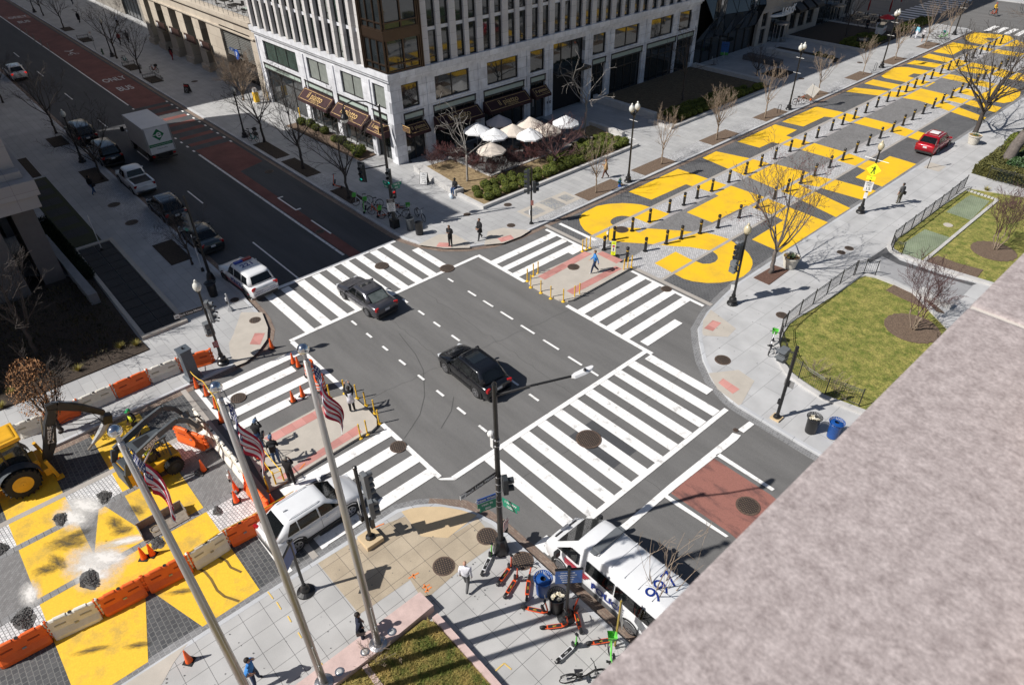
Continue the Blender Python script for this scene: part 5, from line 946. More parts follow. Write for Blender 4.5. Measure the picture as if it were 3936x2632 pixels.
# box truck
t = E('box_truck', 'white box truck with a green logo on its rear door', 'truck'); 
b = B(); b.box(-3.6, -1.2, 1.05, 1.95, 1.2, 3.55); bx = b.ob('cargo_box', mat('box_white', (.62, .62, .63), .5, var=.06, vs=1), t, bev=.03)
b = B(); b.box(-3.62, -1.05, 1.15, -3.6, 1.05, 3.4); b.ob('rear_door', WH, t)
for s_ in (-1, 1): b = B(); b.box(-3.63, s_ * 1.13 - .05, 1.05, -3.55, s_ * 1.13 + .05, 3.5); b.ob('door_post', mat('alu', (.3, .3, .3), .5), t)
GRNP = mat('logo_green', (.01, .17, .06), .5)
b = B(); b.poly([(-3.63, 0, 3.3), (-3.63, -.55, 2.75), (-3.63, 0, 2.2), (-3.63, .55, 2.75)][::-1]); lg = b.ob('logo', GRNP, t); text('e', frame((-3.635, -.05, 2.8), (0, -1, 0), (0, 0, 1)), 1.0, WH, lg, bold=.02); b = B(); b.box(-3.64, .0, 2.74, -3.632, .5, 2.8); b.ob('logo_line', WH, lg)
b = B(); b.box(-3.635, -1.05, 1.72, -3.62, 1.05, 1.98); b.ob('green_band', GRNP, t); text('Commercial and Household Movers', frame((-3.64, 0, 1.85), (0, -1, 0), (0, 0, 1)), .13, WH, t); text('On Site Shredding', frame((-3.63, 0, 1.5), (0, -1, 0), (0, 0, 1)), .13, TRIM, t)
b = B(); b.box(2.0, -1.0, .7, 3.5, 1.0, 1.6); b.box(2.0, -.95, 1.6, 3.1, .95, 2.45); b.ob('cab', WHC, t, bev=.08); b = B(); b.box(3.1, -.85, 1.65, 3.13, .85, 2.35); b.ob('windscreen', CGL, t)
for s_ in (1, -1):
    b = B(); b.box(2.2, s_ * .96 - .01, 1.6, 3.0, s_ * .96 + .01, 2.3); b.ob('side_window', CGL, t); b = B(); b.cb((3.1, s_ * 1.35, 1.9), (.1, .3, .45)); b.tube([(3.0, s_ * 1.0, 1.9), (3.1, s_ * 1.35, 1.9)], .02, 4); b.ob('wing_mirror', TRIM, t)
    wheel(t, 2.5, s_ * .98, .42, .28, RIM); wheel(t, -2.1, s_ * 1.02, .42, .45, RIM); b = B(); b.cb((-3.6, s_ * .95, .85), (.06, .25, .14)); b.ob('taillight', TL, t)
b = B(); b.box(-3.5, -.5, .65, 3.2, .5, 1.0); b.box(-3.75, -1.1, .5, -3.5, 1.1, .62); b.ob('chassis', TRIM, t); place(t, tail=(-68.23,16.91), L=7.2)
# police van
t = E('police_van', 'white police van numbered 997 with a roof light bar', 'police van'); L_, W_, H_ = 6.2, 2.06, 2.6
b = B(); R_ = []
T1 = [(-3.1, 2.45), (-2.9, 2.6), (1.05, 2.58), (1.3, 2.48), (2.38, 1.5), (2.5, 1.38), (2.9, 1.15), (3.05, .85), (3.1, .6)]
for x in (-3.1, -3.05, -2.9, -1.8, -.8, .2, 1.0, 1.3, 1.65, 2.0, 2.38, 2.5, 2.62, 2.9, 3.02, 3.1):
    zt = lerpz(T1, x); e = 1 - max(0, (x - 2.5) / .6) ** 2 * .18; w_ = 1.02 * e; hz = max(0, (zt - 1.35)); k = 1 - .11 * hz / 1.25
    P = [(0, zt + .02), (w_ * k * .6, zt + .01), (w_ * k * .86, zt - .03), (w_ * k * .96, zt - .12 * min(1, zt - .3)), (w_ * (1 - .04 * min(1, hz)), max(.7, 1.2 if zt > 1.6 else zt - .2)), (w_, .75 if zt > 1 else .6), (w_, .45), (w_ * .95, .3)]
    R_.append([(x, y, z) for y, z in P] + [(x, -y, z) for y, z in P[::-1][:-1]])
b.rings(R_); b.ob('body', WHC, t, smooth=True).data.polygons.foreach_set('use_smooth', [False] * 0 or [True] * (15 * 15 + 2))
def vg(P, nm_): b = B(); b.poly(P); b.poly(P[::-1]); return b.ob(nm_, CGL, t)
vg([(2.36, -.86, 1.555), (2.36, .86, 1.555), (1.36, .74, 2.465), (1.36, -.74, 2.465)], 'windscreen')
for s_ in (1, -1):
    f = lambda z: s_ * (1.03 - .082 * max(0, z - 1.3) + .008)
    vg([(2.2, f(1.45), 1.45), (1.05, f(1.45), 1.45), (1.05, f(2.1), 2.1), (1.5, f(2.1), 2.1)], 'side_window')
    for xa, xb in ((.65, -.75), (-.85, -2.9)): vg([(xa, f(1.45), 1.45), (xb, f(1.45), 1.45), (xb, f(2.1), 2.1), (xa, f(2.1), 2.1)], 'side_window')
    b = B(); b.box(-2.7, s_ * 1.03 - .015, .36, 2.2, s_ * 1.03 + .02, .62); b.ob('sill', mat('grey_trim', (.1, .1, .105), .6), t)
    b = B(); b.cb((2.72, s_ * .85, .98), (.4, .2, .2), s_ * -.3); b.ob('headlight', HL, t, bev=.03); b = B(); b.cb((2.9, s_ * .8, .85), (.14, .1, .06)); b.ob('indicator', mat('amber', (.7, .2, .02), .3), t)
    b = B(); b.cb((1.95, s_ * 1.28, 1.5), (.16, .26, .34)); b.ob('wing_mirror', TRIM, t, bev=.03)
    text('POLICE', frame((-.55, s_ * 1.055, .98), (-s_, 0, 0), (0, 0, 1)), .5, NAVY, t, bold=.015)
    for k in range(3): b = B(); b.box(.6 - .1 * k, s_ * 1.05 - .005, .95 + .13 * k, 1.75, s_ * 1.05 + .005, 1.02 + .13 * k); b.ob('side_stripe', REDS, t)
    wheel(t, 2.0, s_ * .98, .36, .24, RIM, 5); wheel(t, -1.75, s_ * .98, .36, .24, RIM, 5)
    for x in (2.0, -1.75): b = B(); b.rings([[(x + q * math.cos(PI * j / 12), s_ * yy, .36 + q * math.sin(PI * j / 12)) for j in range(-1, 14)] for q, yy in ((.1, 1.0), (.43, 1.025), (.47, 1.045), (.5, 1.03))], False, False); b.ob('wheel_arch', TRIM, t)
    b = B(); b.cb((2.68, s_ * .42, 1.30), (.1, .4, .02), 0, 0, .5); b.ob('bonnet_vent', TRIM, t)
    
b = B(); b.cb((.45, 0, 2.69), (.36, 1.45, .14)); b.cb((.45, -.8, 2.66), (.3, .2, .08)); b.cb((.45, .8, 2.66), (.3, .2, .08)); b.ob('light_bar', mat('lightbar_grey', (.13, .14, .15), .2), t, bev=.04)
b = B()
for k in range(6): b.box(-3.0 + .65 * k, -.8, 2.612, -2.97 + .65 * k, .8, 2.626)
b.ob('roof_rib', WHC, t); text('997', frame((-2.25, .05, 2.632), (0, 1, 0), (-1, 0, 0)) @ Matrix.Rotation(PI, 4, 'Z'), .95, NAVY, t, bold=-.006)
place(t, (-11.39,12.74), (-7.87,12.73), 'L', 2.06)
# ---------------- street furniture ----------------
POLE = mat('pole_black', (.012, .012, .013), .35, var=.15, spec=.6); GLB_ = mat('lamp_globe', (.62, .62, .58), .15, var=.08); GLBY = mat('lamp_globe_aged', (.55, .48, .33), .2, var=.1)
SGY = mat('signal_grey', (.14, .15, .16), .5); SGD = mat('signal_dark', (.03, .035, .04), .5); LNS = mat('signal_lens', (.02, .02, .02), .2); LGN = mat('signal_green', (.02, .5, .4), .3, emit=.8); LRD = mat('signal_red', (.6, .02, .02), .3, emit=.8)
SGW = mat('sign_white', (.7, .7, .7), .4); SGG = mat('sign_green', (.01, .22, .13), .4); SBL = mat('sign_black', (.02, .02, .022), .4); SBLU = mat('wayfinding_blue', (.03, .10, .33), .35); SYG = mat('sign_fluoro', (.75, .85, .02), .4, emit=.15); YPL = mat('yellow_plastic', (.78, .47, .03), .5, var=.08); GALV = mat('galvanised', (.42, .43, .44), .45, metal=.5); SBACK = mat('sign_back', (.33, .33, .33), .4, metal=.5); RD = mat('sign_red', (.5, .02, .02), .4)
def base_orn(b, s=1): b.lathe((0, 0, 0), [(.33 * s, 0), (.34 * s, .1), (.30 * s, .16), (.22 * s, .22), (.25 * s, .34), (.23 * s, .45), (.14 * s, .52), (.12 * s, .62), (.145 * s, .66), (.10 * s, .8), (.085 * s, 1.0)], 20)
def globe(par, x, y, z, m=GLB_):
    b = B(); b.lathe((x, y, z), [(.09, -.12), (.12, -.05), (.12, 0)], 12); f = b.ob('globe_fitter', POLE, par)
    b = B(); b.lathe((x, y, z), [(.12, 0), (.2, .12), (.23, .27), (.2, .42), (.11, .52), (.07, .56), (.09, .61), (.05, .68), (.01, .72)], 16); b.ob('globe', m, par, smooth=True)
def lamp(nm, label, x, y, H, twin=False, z=.15, rz=0, group=None, arms=(), gm=GLB_):
    t = E(nm, label, 'street lamp', (x, y, z), rz, group); b = B(); base_orn(b); b.tube([(0, 0, .9), (0, 0, H - .75)], [.085, .06], 12); b.ob('pole', POLE, t, smooth=False)
    if twin:
        b = B(); b.tube([(0, -.36, H - .82), (0, -.3, H - .95), (0, 0, H - 1.0), (0, .3, H - .95), (0, .36, H - .82)], .04, 8); b.lathe((0, 0, 0), [(.09, H - 1.2), (.14, H - 1.05), (.07, H - .9)], 12); b.ob('crossarm', POLE, t)
        for s_ in (1, -1): globe(t, 0, s_ * .36, H - .72, gm)
    else: globe(t, 0, 0, H - .72, gm)
    for zz, l in arms: b = B(); b.tube([(-l, 0, zz), (l, 0, zz)], .02, 5); b.ob('banner_arm', SGW, t)
    return t
g_ = 'twin globe street lamps along the plaza'
TW = [((-34.93,44.54), 6.86, 'by the woman in tan'), ((-35.07,71.17), 6.78, 'beside the red bicycle, second from the corner'), ((-35.20,93.29), 6.69, 'beside the red umbrella, third from the corner'), ((-35.38,116.35), 6.2, 'cut by the top of the picture')]
tw = None
for p, h, l in TW:
    if tw is None: tw = lamp('street_lamp', 'black lamp post with two clear globes, ' + l, *p, h, True, rz=.0, group=g_, arms=((h - 1.5, .42), (h - 3.0, .42)))
    else: dup(tw, (*p, .15), 0, 'black lamp post with two clear globes, ' + l, (1, 1, h / TW[0][1]))
g_ = 'single globe street lamps along the bus lane street'
L1 = [((-69.12,25.15), 5.03, 'beside the teal bicycles'), ((-73.87,11.02), 5.02, 'at the kerb beside the black cars'), ((-153.98,25.05), 5.2, 'at the very top left by the tree pits'), ((-112.30,25.43), 5.0, 'among the bare trees by the dark frontage')]
sl_ = None
for p, h, l in L1:
    if sl_ is None: sl_ = lamp('street_lamp', 'black lamp post with one globe ' + l, *p, h, group=g_)
    else: dup(sl_, (*p, .15), 0, 'black lamp post with one globe ' + l, (1, 1, h / L1[0][1]))
def signal(par, x, y, z, az, n=3, m=SGY, lit=None, lens=.2, gap=.33):  # az = facing direction
    t = bpy.data.objects.new('traffic_signal', None); COL.objects.link(t); t.parent = par; t.location = (x, y, z); t.rotation_euler = (0, 0, az); t.empty_display_size = .2
    b = B(); b.box(-.11, -.17, 0, .09, .17, n * gap); h = b.ob('housing', m, t, bev=.02); b = B()
    for k in range(n):
        zc = (k + .5) * gap; b.rings([[(xx, .13 * math.cos(PI * j / 8 - .4), zc + .13 * math.sin(PI * j / 8 - .4)) for j in range(0, 15)] for xx in (.09, .32)], False, False)
    b.ob('visor', m, t)
    for k in range(n): b = B(); b.tube([(.092, 0, (k + .5) * gap), (.1, 0, (k + .5) * gap)], .11, 12); b.ob('lens', (lit[1] if lit and lit[0] == k else LNS), t)
    return t
def plate(par, x, y, z, az, w, h, m, lines=(), tm=SBL, nm='sign', th=.02, rot=0, back=SBACK, sx=1):
    t = bpy.data.objects.new(nm, None); COL.objects.link(t); t.parent = par; t.location = (x, y, z); t.rotation_euler = (0, 0, az); t.empty_display_size = .2
    b = B(); T = Matrix.Rotation(rot, 4, 'X'); b.box(-th / 2, -w / 2, -h / 2, th / 2, w / 2, h / 2, T); b.ob('panel', m, t, bev=.008)
    for s, zz, sz, *r in lines: text(s, frame((th / 2 + .004, r[0] if r else 0, zz), (0, 1, 0), (0, 0, 1)), sz, tm, t, bold=.006 * sz, sx=sx)
    return t
R3 = [PI, 0, PI / 2, -PI / 2]
CAMAZ = lambda x, y: math.atan2(-y, -x)
# nearest signal pole with cobra arm
px, py = -13.98,11.43
t = E('signal_pole', 'tall black pole with a long arm lamp and street name blades in front', 'signal pole', (px, py, .15)); H = 9.35
b = B(); b.lathe((0, 0, 0), [(.36, 0), (.36, .08), (.24, .75), (.2, .8), (.13, .82)], 8); b.tube([(0, 0, .8), (0, 0, H)], [.13, .085], 12); b.lathe((0, 0, H), [(.09, 0), (.1, .06), (.03, .18)], 10); b.ob('pole', POLE, t)
b = B(); b.tube([(.05, .05, 8.9), (.8, 1.0, 9.25), (1.6, 2.3, 9.45)], [.05, .045, .04], 8); arm = b.ob('lamp_arm', POLE, t)
b = B(); b.rings([[(1.6 + .24 * u * .55 + w_ * .8, 2.3 + .84 * u - w_ * .5, 9.42 + zz) for w_, zz in ((-wd, 0), (-wd * .6, .07), (wd * .6, .07), (wd, 0), (wd * .6, -.05), (-wd * .6, -.05))] for u, wd in ((-.1, .05), (.05, .16), (.6, .19), (.95, .14), (1.03, .05))]); b.ob('lamp_head', WH, t)
b = B(); b.cb((1.72, 2.75, 9.53), (.08, .08, .12)); b.ob('photocell', SBL, t)
b = B(); b.sph((-.22, -.08, 6.9), .14, 10, 8); b.cb((-.14, -.05, 6.5), (.16, .16, .45)); b.ob('camera_dome', SGW, t)
def blade(par, z, az, s, w, m, tm=SGW, logo=False, off=.15, h=.26, sz=.17):
    d = plate(par, 0, 0, z, az, w, h, m, (), nm='street_name_blade'); d.location = (math.cos(az + PI / 2) * (w / 2 + off), math.sin(az + PI / 2) * (w / 2 + off), z)
    text(s, frame((.016, .1 if logo else 0, 0), (0, 1, 0), (0, 0, 1)), sz, tm, d, bold=.004); text(s, frame((-.016, .1 if logo else 0, 0), (0, -1, 0), (0, 0, 1)), sz, tm, d, bold=.004)
    if logo: b = B(); b.box(-.014, -w / 2, -h / 2 + .01, .014, -w / 2 + .26, h / 2 - .01); o = b.ob('flag_panel', SGW, d)
    if logo: b = B(); b.box(-.016, -w / 2 + .05, -.06, .016, -w / 2 + .21, -.03); b.box(-.016, -w / 2 + .05, .0, .016, -w / 2 + .21, .03); b.ob('flag_bars', SBL, d)
    return d
d = blade(t, 4.95, 0, 'Black Lives Matter', 1.75, SBL, logo=True, sz=.2); d.rotation_euler = (0, 0, 0); d.location = (.02, -1.0, 4.95)
for nm_, z, m, s in (('x', 3.75, mat('sign_blue2', (.02, .1, .4), .4), 'Crime Watch'), ('x', 3.45, SGG, '16th St')): d = blade(t, z, 0, s, .8, m); d.rotation_euler = (0, 0, -.3); d.location = (-.1, -.55, z)
d = blade(t, 3.2, 0, '800', .7, SGG); d.rotation_euler = (0, 0, -.3); d.location = (-.1, -.5, 3.18)
d = blade(t, 3.55, 0, 'I St NW', .85, SGG); d.rotation_euler = (0, 0, -PI / 2 + .2); d.location = (.6, .1, 3.5); d = blade(t, 3.3, 0, '1500', .7, SGG); d.rotation_euler = (0, 0, -PI / 2 + .2); d.location = (.55, .1, 3.25)
s_ = signal(t, .3, .12, 3.95, PI / 3, 2, SGD, None, gap=.42); s_ = signal(t, -.12, .3, 1.0, PI * .7, 1, SBL)
plate(t, .25, .1, 1.9, .3, .35, .6, mat('sign_pinkish', (.55, .4, .38), .5), (('NO PARKING', .1, .08),), RD)
b = B()
for z in (3.0, 3.3, 3.9, 4.3, 4.7, 6.4, 6.7): b.lathe((0, 0, z), [(.125, 0), (.125, .03)], 12)
b.ob('strap', STEEL, t)
# signal pole on the tan corner
t = E('signal_pole', 'black signal pole on a concrete foot with a one way sign', 'signal pole', (-18.24,7.59, .15))
b = B(); b.box(-.42, -.42, 0, .42, .42, .25); b.ob('footing', TAN, t, bev=.02); b = B(); b.lathe((0, 0, .25), [(.22, 0), (.2, .08), (.1, .12)], 10); H = 4.6; b.tube([(0, 0, .25), (0, 0, H)], .08, 10); b.lathe((0, 0, H), [(.1, 0), (.09, .08), (.02, .12)], 8); b.ob('pole', POLE, t)
signal(t, .34, .16, 3.1, PI / 2, 4, SGY, gap=.34); signal(t, .3, .2, 1.75, PI / 2 - .3, 3, SGY, gap=.34); signal(t, -.24, .0, 1.25, PI, 1, SBL)
plate(t, -.14, -.12, 2.25, -PI / 2 - .35, .45, .62, SGW, (('ONE', .17, .18), ('WAY', .0, .18), ('<-', -.18, .2)))
b = B(); b.tube([(0, 0, 4.3), (.34, .16, 4.2)], .025, 5); b.tube([(0, 0, 3.1), (.34, .16, 3.2)], .025, 5); b.box(.03, .08, .9, .2, .25, 1.5); b.ob('bracket', POLE, t)
# east pedestrian signal pole
t = E('signal_pole', 'black pole with louvred walk signal near the black bin by the curved fence', 'signal pole', (-10.36,27.36, .15)); H = 4.6
b = B(); b.box(-.25, -.25, 0, .25, .25, .1); b.ob('footing', TAN, t); b = B(); b.lathe((0, 0, .1), [(.2, 0), (.16, .12), (.09, .16)], 10); b.tube([(0, 0, .2), (0, 0, H)], .085, 10); b.lathe((0, 0, H), [(.1, 0), (.08, .1), (.02, .14)], 8); b.ob('pole', POLE, t)
for z in (3.55, 3.95): b = B(); b.box(-.75, -.25, z, -.35, .2, z + .32); b.poly([(-.78, -.5, z + .32), (-.32, -.5, z + .32), (-.32, -.2, z + .34), (-.78, -.2, z + .34)]); b.ob('walk_signal', SGY, t, bev=.01)
b = B(); b.tube([(0, 0, 4.3), (-.5, 0, 4.2)], .03, 6); b.tube([(0, 0, 3.4), (-.5, 0, 3.5)], .03, 6); b.ob('bracket', POLE, t)
plate(t, .08, .1, 2.35, CAMAZ(-10, 27) + PI * .9, .5, .42, SBACK, (('PARKING', -.1, .1),)); b = B(); b.box(-.17, -.06, .95, -.07, .08, 1.25); b.ob('push_button', SBL, t)
# lamp with signals at the northeast corner
t = lamp('street_lamp', 'globe lamp carrying traffic and walk signals by the near plaza corner', -17.99,34.80, 5.79, gm=GLBY); signal(t, -.26, .02, 3.35, PI, 3, SGY, gap=.36); signal(t, -.14, -.2, 3.3, -PI / 2 - .6, 3, SGD, gap=.36)
for z in (2.25, 2.68): b = B(); b.box(-.6, -.2, z, -.2, .18, z + .36); b.box(-.2, -.05, z + .1, -.05, .05, z + .2); b.lathe((-.22, -.25, z + .18), [(.13, -.1), (.13, .1)], 10); b.ob('walk_signal', SGY, t, bev=.015)
plate(t, -.1, -.1, 1.25, CAMAZ(-17, 31), .28, .4, SGW)
t = lamp('street_lamp', 'globe lamp with yellow walking sign and speed limit 15 plate', -18.41,53.15, 5.84, gm=GLBY, arms=((4.35, .9),))
az = CAMAZ(-17.8, 51)
d = plate(t, .12 * math.cos(az), .12 * math.sin(az), 3.6, az, .75, .75, SYG, rot=PI / 4, nm='crossing_sign')
b = B(); T_ = []
b.tube([(.03, .02, .27), (.031, .02, .28)], .06, 10); b.poly([(.025, -.05, .2), (.025, .07, .2), (.025, .06, -.02), (.025, -.06, -.02)]); b.poly([(.025, -.06, -.02), (.025, 0, -.02), (.025, -.1, -.32), (.025, -.16, -.3)]); b.poly([(.025, .0, -.02), (.025, .06, -.02), (.025, .14, -.3), (.025, .07, -.32)]); b.poly([(.025, .05, .19), (.025, .08, .16), (.025, .15, .04), (.025, .1, .03)]); b.poly([(.025, -.05, .19), (.025, -.15, .1), (.025, -.2, .13), (.025, -.18, .16)]); b.ob('walking_figure', SBL, d)
d = plate(t, .12 * math.cos(az), .12 * math.sin(az), 2.93, az, .62, .28, SYG, (('<', 0, .26, 0),), nm='arrow_plate')
d = plate(t, .12 * math.cos(az), .12 * math.sin(az), 2.25, az, .6, .78, SGW, (('SPEED', .27, .16), ('LIMIT', .1, .16), ('15', -.18, .36)), nm='speed_limit_sign'); plate(t, .12 * math.cos(az), .12 * math.sin(az), 1.5, az, .26, .5, SGW)
# signal post on the north corner
t = E('signal_post', 'slim black post with five grey signal lenses beside the paved panels', 'signal pole', (-35.07,33.12, .15)); H = 4.60
b = B(); b.lathe((0, 0, 0), [(.17, 0), (.15, .1), (.08, .14)], 10); b.tube([(0, 0, .1), (0, 0, H)], .07, 10); b.ob('pole', POLE, t); signal(t, -.16, -.16, H - 2.05, -PI * .75, 5, SGD, gap=.38); signal(t, .2, .15, H - 1.95, PI / 3, 2, SGD, gap=.42); plate(t, .09, 0, 1.8, -PI / 4, .22, .42, mat('sign_brownish', (.3, .12, .1), .5)); b = B(); b.box(-.16, -.1, .75, -.06, .06, 1.15); b.ob('push_button', SGW, t); b = B(); b.cb((.16, .1, 3.35), (.05, .25, .45)); b.ob('sign_back', SBACK, t)
# big northwest signal mast
t = E('signal_mast', 'tall black mast with hanging teardrop lamp and green street blades', 'signal pole', (-42.02,25.05, .15)); H = 9.40
b = B(); b.box(-.28, -.28, 0, .28, .28, .7); b.lathe((0, 0, .7), [(.2, 0), (.13, .15)], 8); b.tube([(0, 0, .8), (0, 0, H)], [.13, .08], 12); b.lathe((0, 0, H), [(.09, 0), (.1, .06), (.02, .15)], 8); b.ob('mast', POLE, t)
b = B(); b.tube([(0, 0, H - .1), (-.5, -.7, H + .35), (-1.0, -1.5, H + .45), (-1.35, -2.0, H + .2), (-1.4, -2.05, H)], .045, 8); b.ob('lamp_arm', POLE, t); b = B(); b.lathe((-1.4, -2.05, H), [(.06, 0), (.12, -.2), (.15, -.4), (.28, -.62), (.3, -.75)], 14); b.ob('lamp_housing', POLE, t); b = B(); b.lathe((-1.4, -2.05, H), [(.27, -.75), (.2, -.95), (.05, -1.05)], 14); b.ob('lamp_bowl', GLB_, t)
b = B(); b.tube([(0, 0, 5.1), (-.75, -1.7, 5.0)], .05, 8); b.ob('signal_arm', POLE, t)
AZS = -PI / 3.2
signal(t, -.75, -1.75, 4.15, AZS, 3, SGD, (0, LGN), gap=.42); b = B(); T = Matrix.Translation((-.75, -1.75, 4.15)) @ Matrix.Rotation(AZS, 4, 'Z'); b.box(-.14, -.28, -.15, -.11, .28, 1.4, T); b.ob('backplate', SGD, t)
signal(t, .3, -.12, 3.7, AZS, 3, SGD, (0, LGN), gap=.4); signal(t, .3, .1, 2.55, AZS + .6, 2, SGD, (1, LRD), gap=.36)
d = blade(t, 3.5, 0, 'I St', .55, SGG); d.rotation_euler = (0, 0, -PI / 2 + .1); d.location = (-.4, -.1, 3.6); d = blade(t, 3.5, 0, '16th St', .8, SGG); d.rotation_euler = (0, 0, -.15); d.location = (.1, .55, 3.45); d = blade(t, 3.2, 0, '900', .6, SGG); d.rotation_euler = (0, 0, -.15); d.location = (.1, .5, 3.2); d = blade(t, 3.2, 0, '1600', .45, SGG); d.rotation_euler = (0, 0, -PI / 2 + .1); d.location = (-.35, -.1, 3.35)
d = plate(t, .1, -.16, 1.95, CAMAZ(-40, 27), .62, 1.05, SGW, (('BUSES', .08, .15), ('BIKES', -.08, .15), ('ONLY', -.24, .15), ('7AM-7PM', -.38, .08), ('MON-FRI', -.47, .07)), nm='bus_lane_sign'); b = B(); b.box(.012, -.3, .2, .016, .3, .51); o = b.ob('panel_top', SBL, d); text('RIGHT', frame((.02, 0, .43), (0, 1, 0), (0, 0, 1)), .12, SGW, o); text('LANE', frame((.02, 0, .29), (0, 1, 0), (0, 0, 1)), .12, SGW, o)
# southwest poles
t = E('signal_mast', 'tall black mast with green lit signal rising from a litter bin', 'signal pole', (-44.40,11.31, .15)); H = 6.34
b = B(); b.lathe((0, 0, 0), [(.3, 0), (.3, .1), (.2, .5), (.14, .6)], 10); b.tube([(0, 0, .5), (0, 0, H)], [.11, .07], 10); b.ob('mast', POLE, t)
signal(t, .1, -.3, H - 2.35, AZS, 3, SGY, (0, LGN), gap=.42); signal(t, .12, -.2, H - 3.6, 0, 2, SBL, gap=.36); b = B(); b.tube([(0, 0, H - 1.1), (.1, -.3, H - 1.0)], .03, 6); b.ob('bracket', POLE, t)
t = lamp('street_lamp', 'globe lamp with walk signals and street blade by the orange barrier', -34.79,8.04, 5.76); signal(t, .3, .22, 3.05, .6, 3, SGY, gap=.38); signal(t, .3, .12, 4.1, .9, 1, SGY)
for z in (1.95, 2.35): b = B(); b.box(-.7, -.25, z, -.3, .2, z + .34); b.ob('walk_signal', SGY, t, bev=.015)
b = B(); b.tube([(0, 0, 2.6), (-.5, 0, 2.55)], .03, 6); b.tube([(0, 0, 2.1), (-.5, 0, 2.1)], .03, 6); b.ob('bracket', POLE, t)
d = blade(t, 4.1, 0, 'Black Lives Matter', 1.5, SBL, logo=True, sz=.17); d.rotation_euler = (0, 0, -.1); d.location = (0, -.85, 4.0); plate(t, .12, -.1, 1.5, CAMAZ(-36, 9), .3, .42, mat('sign_maroon', (.3, .08, .08), .5), (('NO', .08, .1), ('PARKING', -.04, .07)), SGW)
# wayfinding signs
def wayf(label, p, az, H=2.75, w=1.05, h=.75, sh=0):
    t = E('wayfinding_sign', label, 'sign', (*p, .15)); b = B(); b.lathe((0, 0, 0), [(.38, 0), (.36, .06), (.2, .12), (.17, .3), (.1, .4), (.09, .5)], 16); b.tube([(0, 0, .4), (0, 0, H + .5)], .065, 10); b.sph((0, 0, H + .55), .09, 8, 6); b.ob('post', POLE, t)
    d = plate(t, 0, 0, H, az, w, h, SBLU, tuple((s, h / 2 - .14 - .14 * i, .1, -.05) for i, s in enumerate(('White House', 'Lafayette Square', 'Metro Station', 'Downtown', 'Museums'))), SGW, nm='sign_board', th=.07); d.location = (math.cos(az + PI / 2) * sh, math.sin(az + PI / 2) * sh, H)
    b = B(); b.box(-.04, -w / 2 - .02, h / 2, .04, w / 2 + .02, h / 2 + .05); b.ob('sign_rim', POLE, d); return t
wayf('blue wayfinding sign edge on beside the white suv', (-17.92,4.25), PI * 1.22, 2.75, 1.1, .75, .35); wayf('blue wayfinding sign among the orange scooters and bins', (-9.93,11.29), -PI / 2 + .9, 2.7, 1.0, .8, -.0)
# street name post by the parapet
t = E('sign_post', 'old yellow edged post with two plain sign backs near the orange scooter', 'sign', (-7.85,11.78, .15)); b = B(); b.box(-.03, -.03, 0, .03, .03, 3.0); b.ob('post', mat('old_yellow', (.3, .22, .05), .6), t); plate(t, .05, 0, 2.6, .8, .4, .6, SBACK); plate(t, .05, .1, 1.75, .9, .5, .5, SBACK)
t = E('sign_post', 'thin leaning dark sign post on the pavement beside the red car', 'sign', (-18.39,65.67, .15)); b = B(); b.tube([(0, 0, 0), (0, 0, 2.6)], .03, 6); b.ob('post', POLE, t); plate(t, 0, 0, 2.3, .1, .3, .45, SBACK)
t = E('sign_post', 'thin post with a small red and white parking sign', 'sign', (-117.29,24.72, .15)); b = B(); b.tube([(0, 0, 0), (0, 0, 2.6)], .03, 6); b.ob('post', GALV, t); plate(t, .04, -.03, 2.4, CAMAZ(-110, 26), .35, .5, SGW, (('NO', .05, .15),), RD)
# pedestrian push button posts
def pbpost(label, p, h=1.25, z=.15):
    t = E('push_button_post', label, 'post', (*p, z)); b = B(); b.lathe((0, 0, 0), [(.2, 0), (.19, .1), (.1, .28)], 4); b.tube([(0, 0, .2), (0, 0, h)], .055, 8); b.sph((0, 0, h + .03), .06, 8, 6); b.ob('post', GALV, t); b = B(); b.cb((-.02, -.08, h - .35), (.14, .06, .22)); o = b.ob('button_box', SGW, t); b = B(); b.cb((0, -.09, h - .6), (.1, .06, .14)); b.ob('button', SBL, t); return t
pbpost('pale push button post behind the police car at the kerb', (-39.78,10.69)); pbpost('pale push button post at the mural edge beside the black bollards', (-28.98,35.21), 1.25, .02); pbpost('white push button post inside the barriers of the work zone', (-25.14,4.43), 1.4, .02)
# bollards, hydrants, bins
bp = None
WB = pl(-28.98,65.95, -28.98,68.82, -29.00,71.12, -29.02,73.68, -29.03,76.22, -29.06,78.83, -29.07,81.38, -29.08,83.97, -29.13,86.24, -29.09,88.42, -29.13,90.73, -29.17,93.25, -29.19,95.98, -29.19,98.34, -29.13,100.77, -29.16,103.44, -29.18,106.08, -29.17,108.56, -29.20,111.14, -29.25,113.65, -29.20,115.94,
 -29.01,63.43, -28.98,60.93, -29.01,58.33, -28.98,55.90, -28.97,53.47, -28.99,50.91, -28.95,48.34, -29.00,46.33, -28.98,44.51, -29.02,42.60, -29.03,40.16, -29.02,38.05, -29.03,35.96, -28.54,34.31)
EB_ = pl(-26.34,34.28, -26.34,36.33, -25.96,38.31, -25.65,39.70, -25.20,41.44, -24.79,43.18, -24.60,45.77, -24.58,48.31, -24.54,50.80, -24.57,52.83, -24.60,55.12, -24.59,57.43, -24.55,60.01, -24.57,62.46, -24.60,65.00, -24.61,67.53, -24.66,70.13, -24.64,72.72, -24.68,75.23, -24.70,77.55, -24.71,80.10, -24.71,82.63, -24.70,84.97, -24.73,87.54, -24.73,90.10, -24.84,92.63, -24.84,95.04, -24.85,97.45, -24.86,100.06, -24.88,102.46, -24.89,104.92, -24.91,107.47)
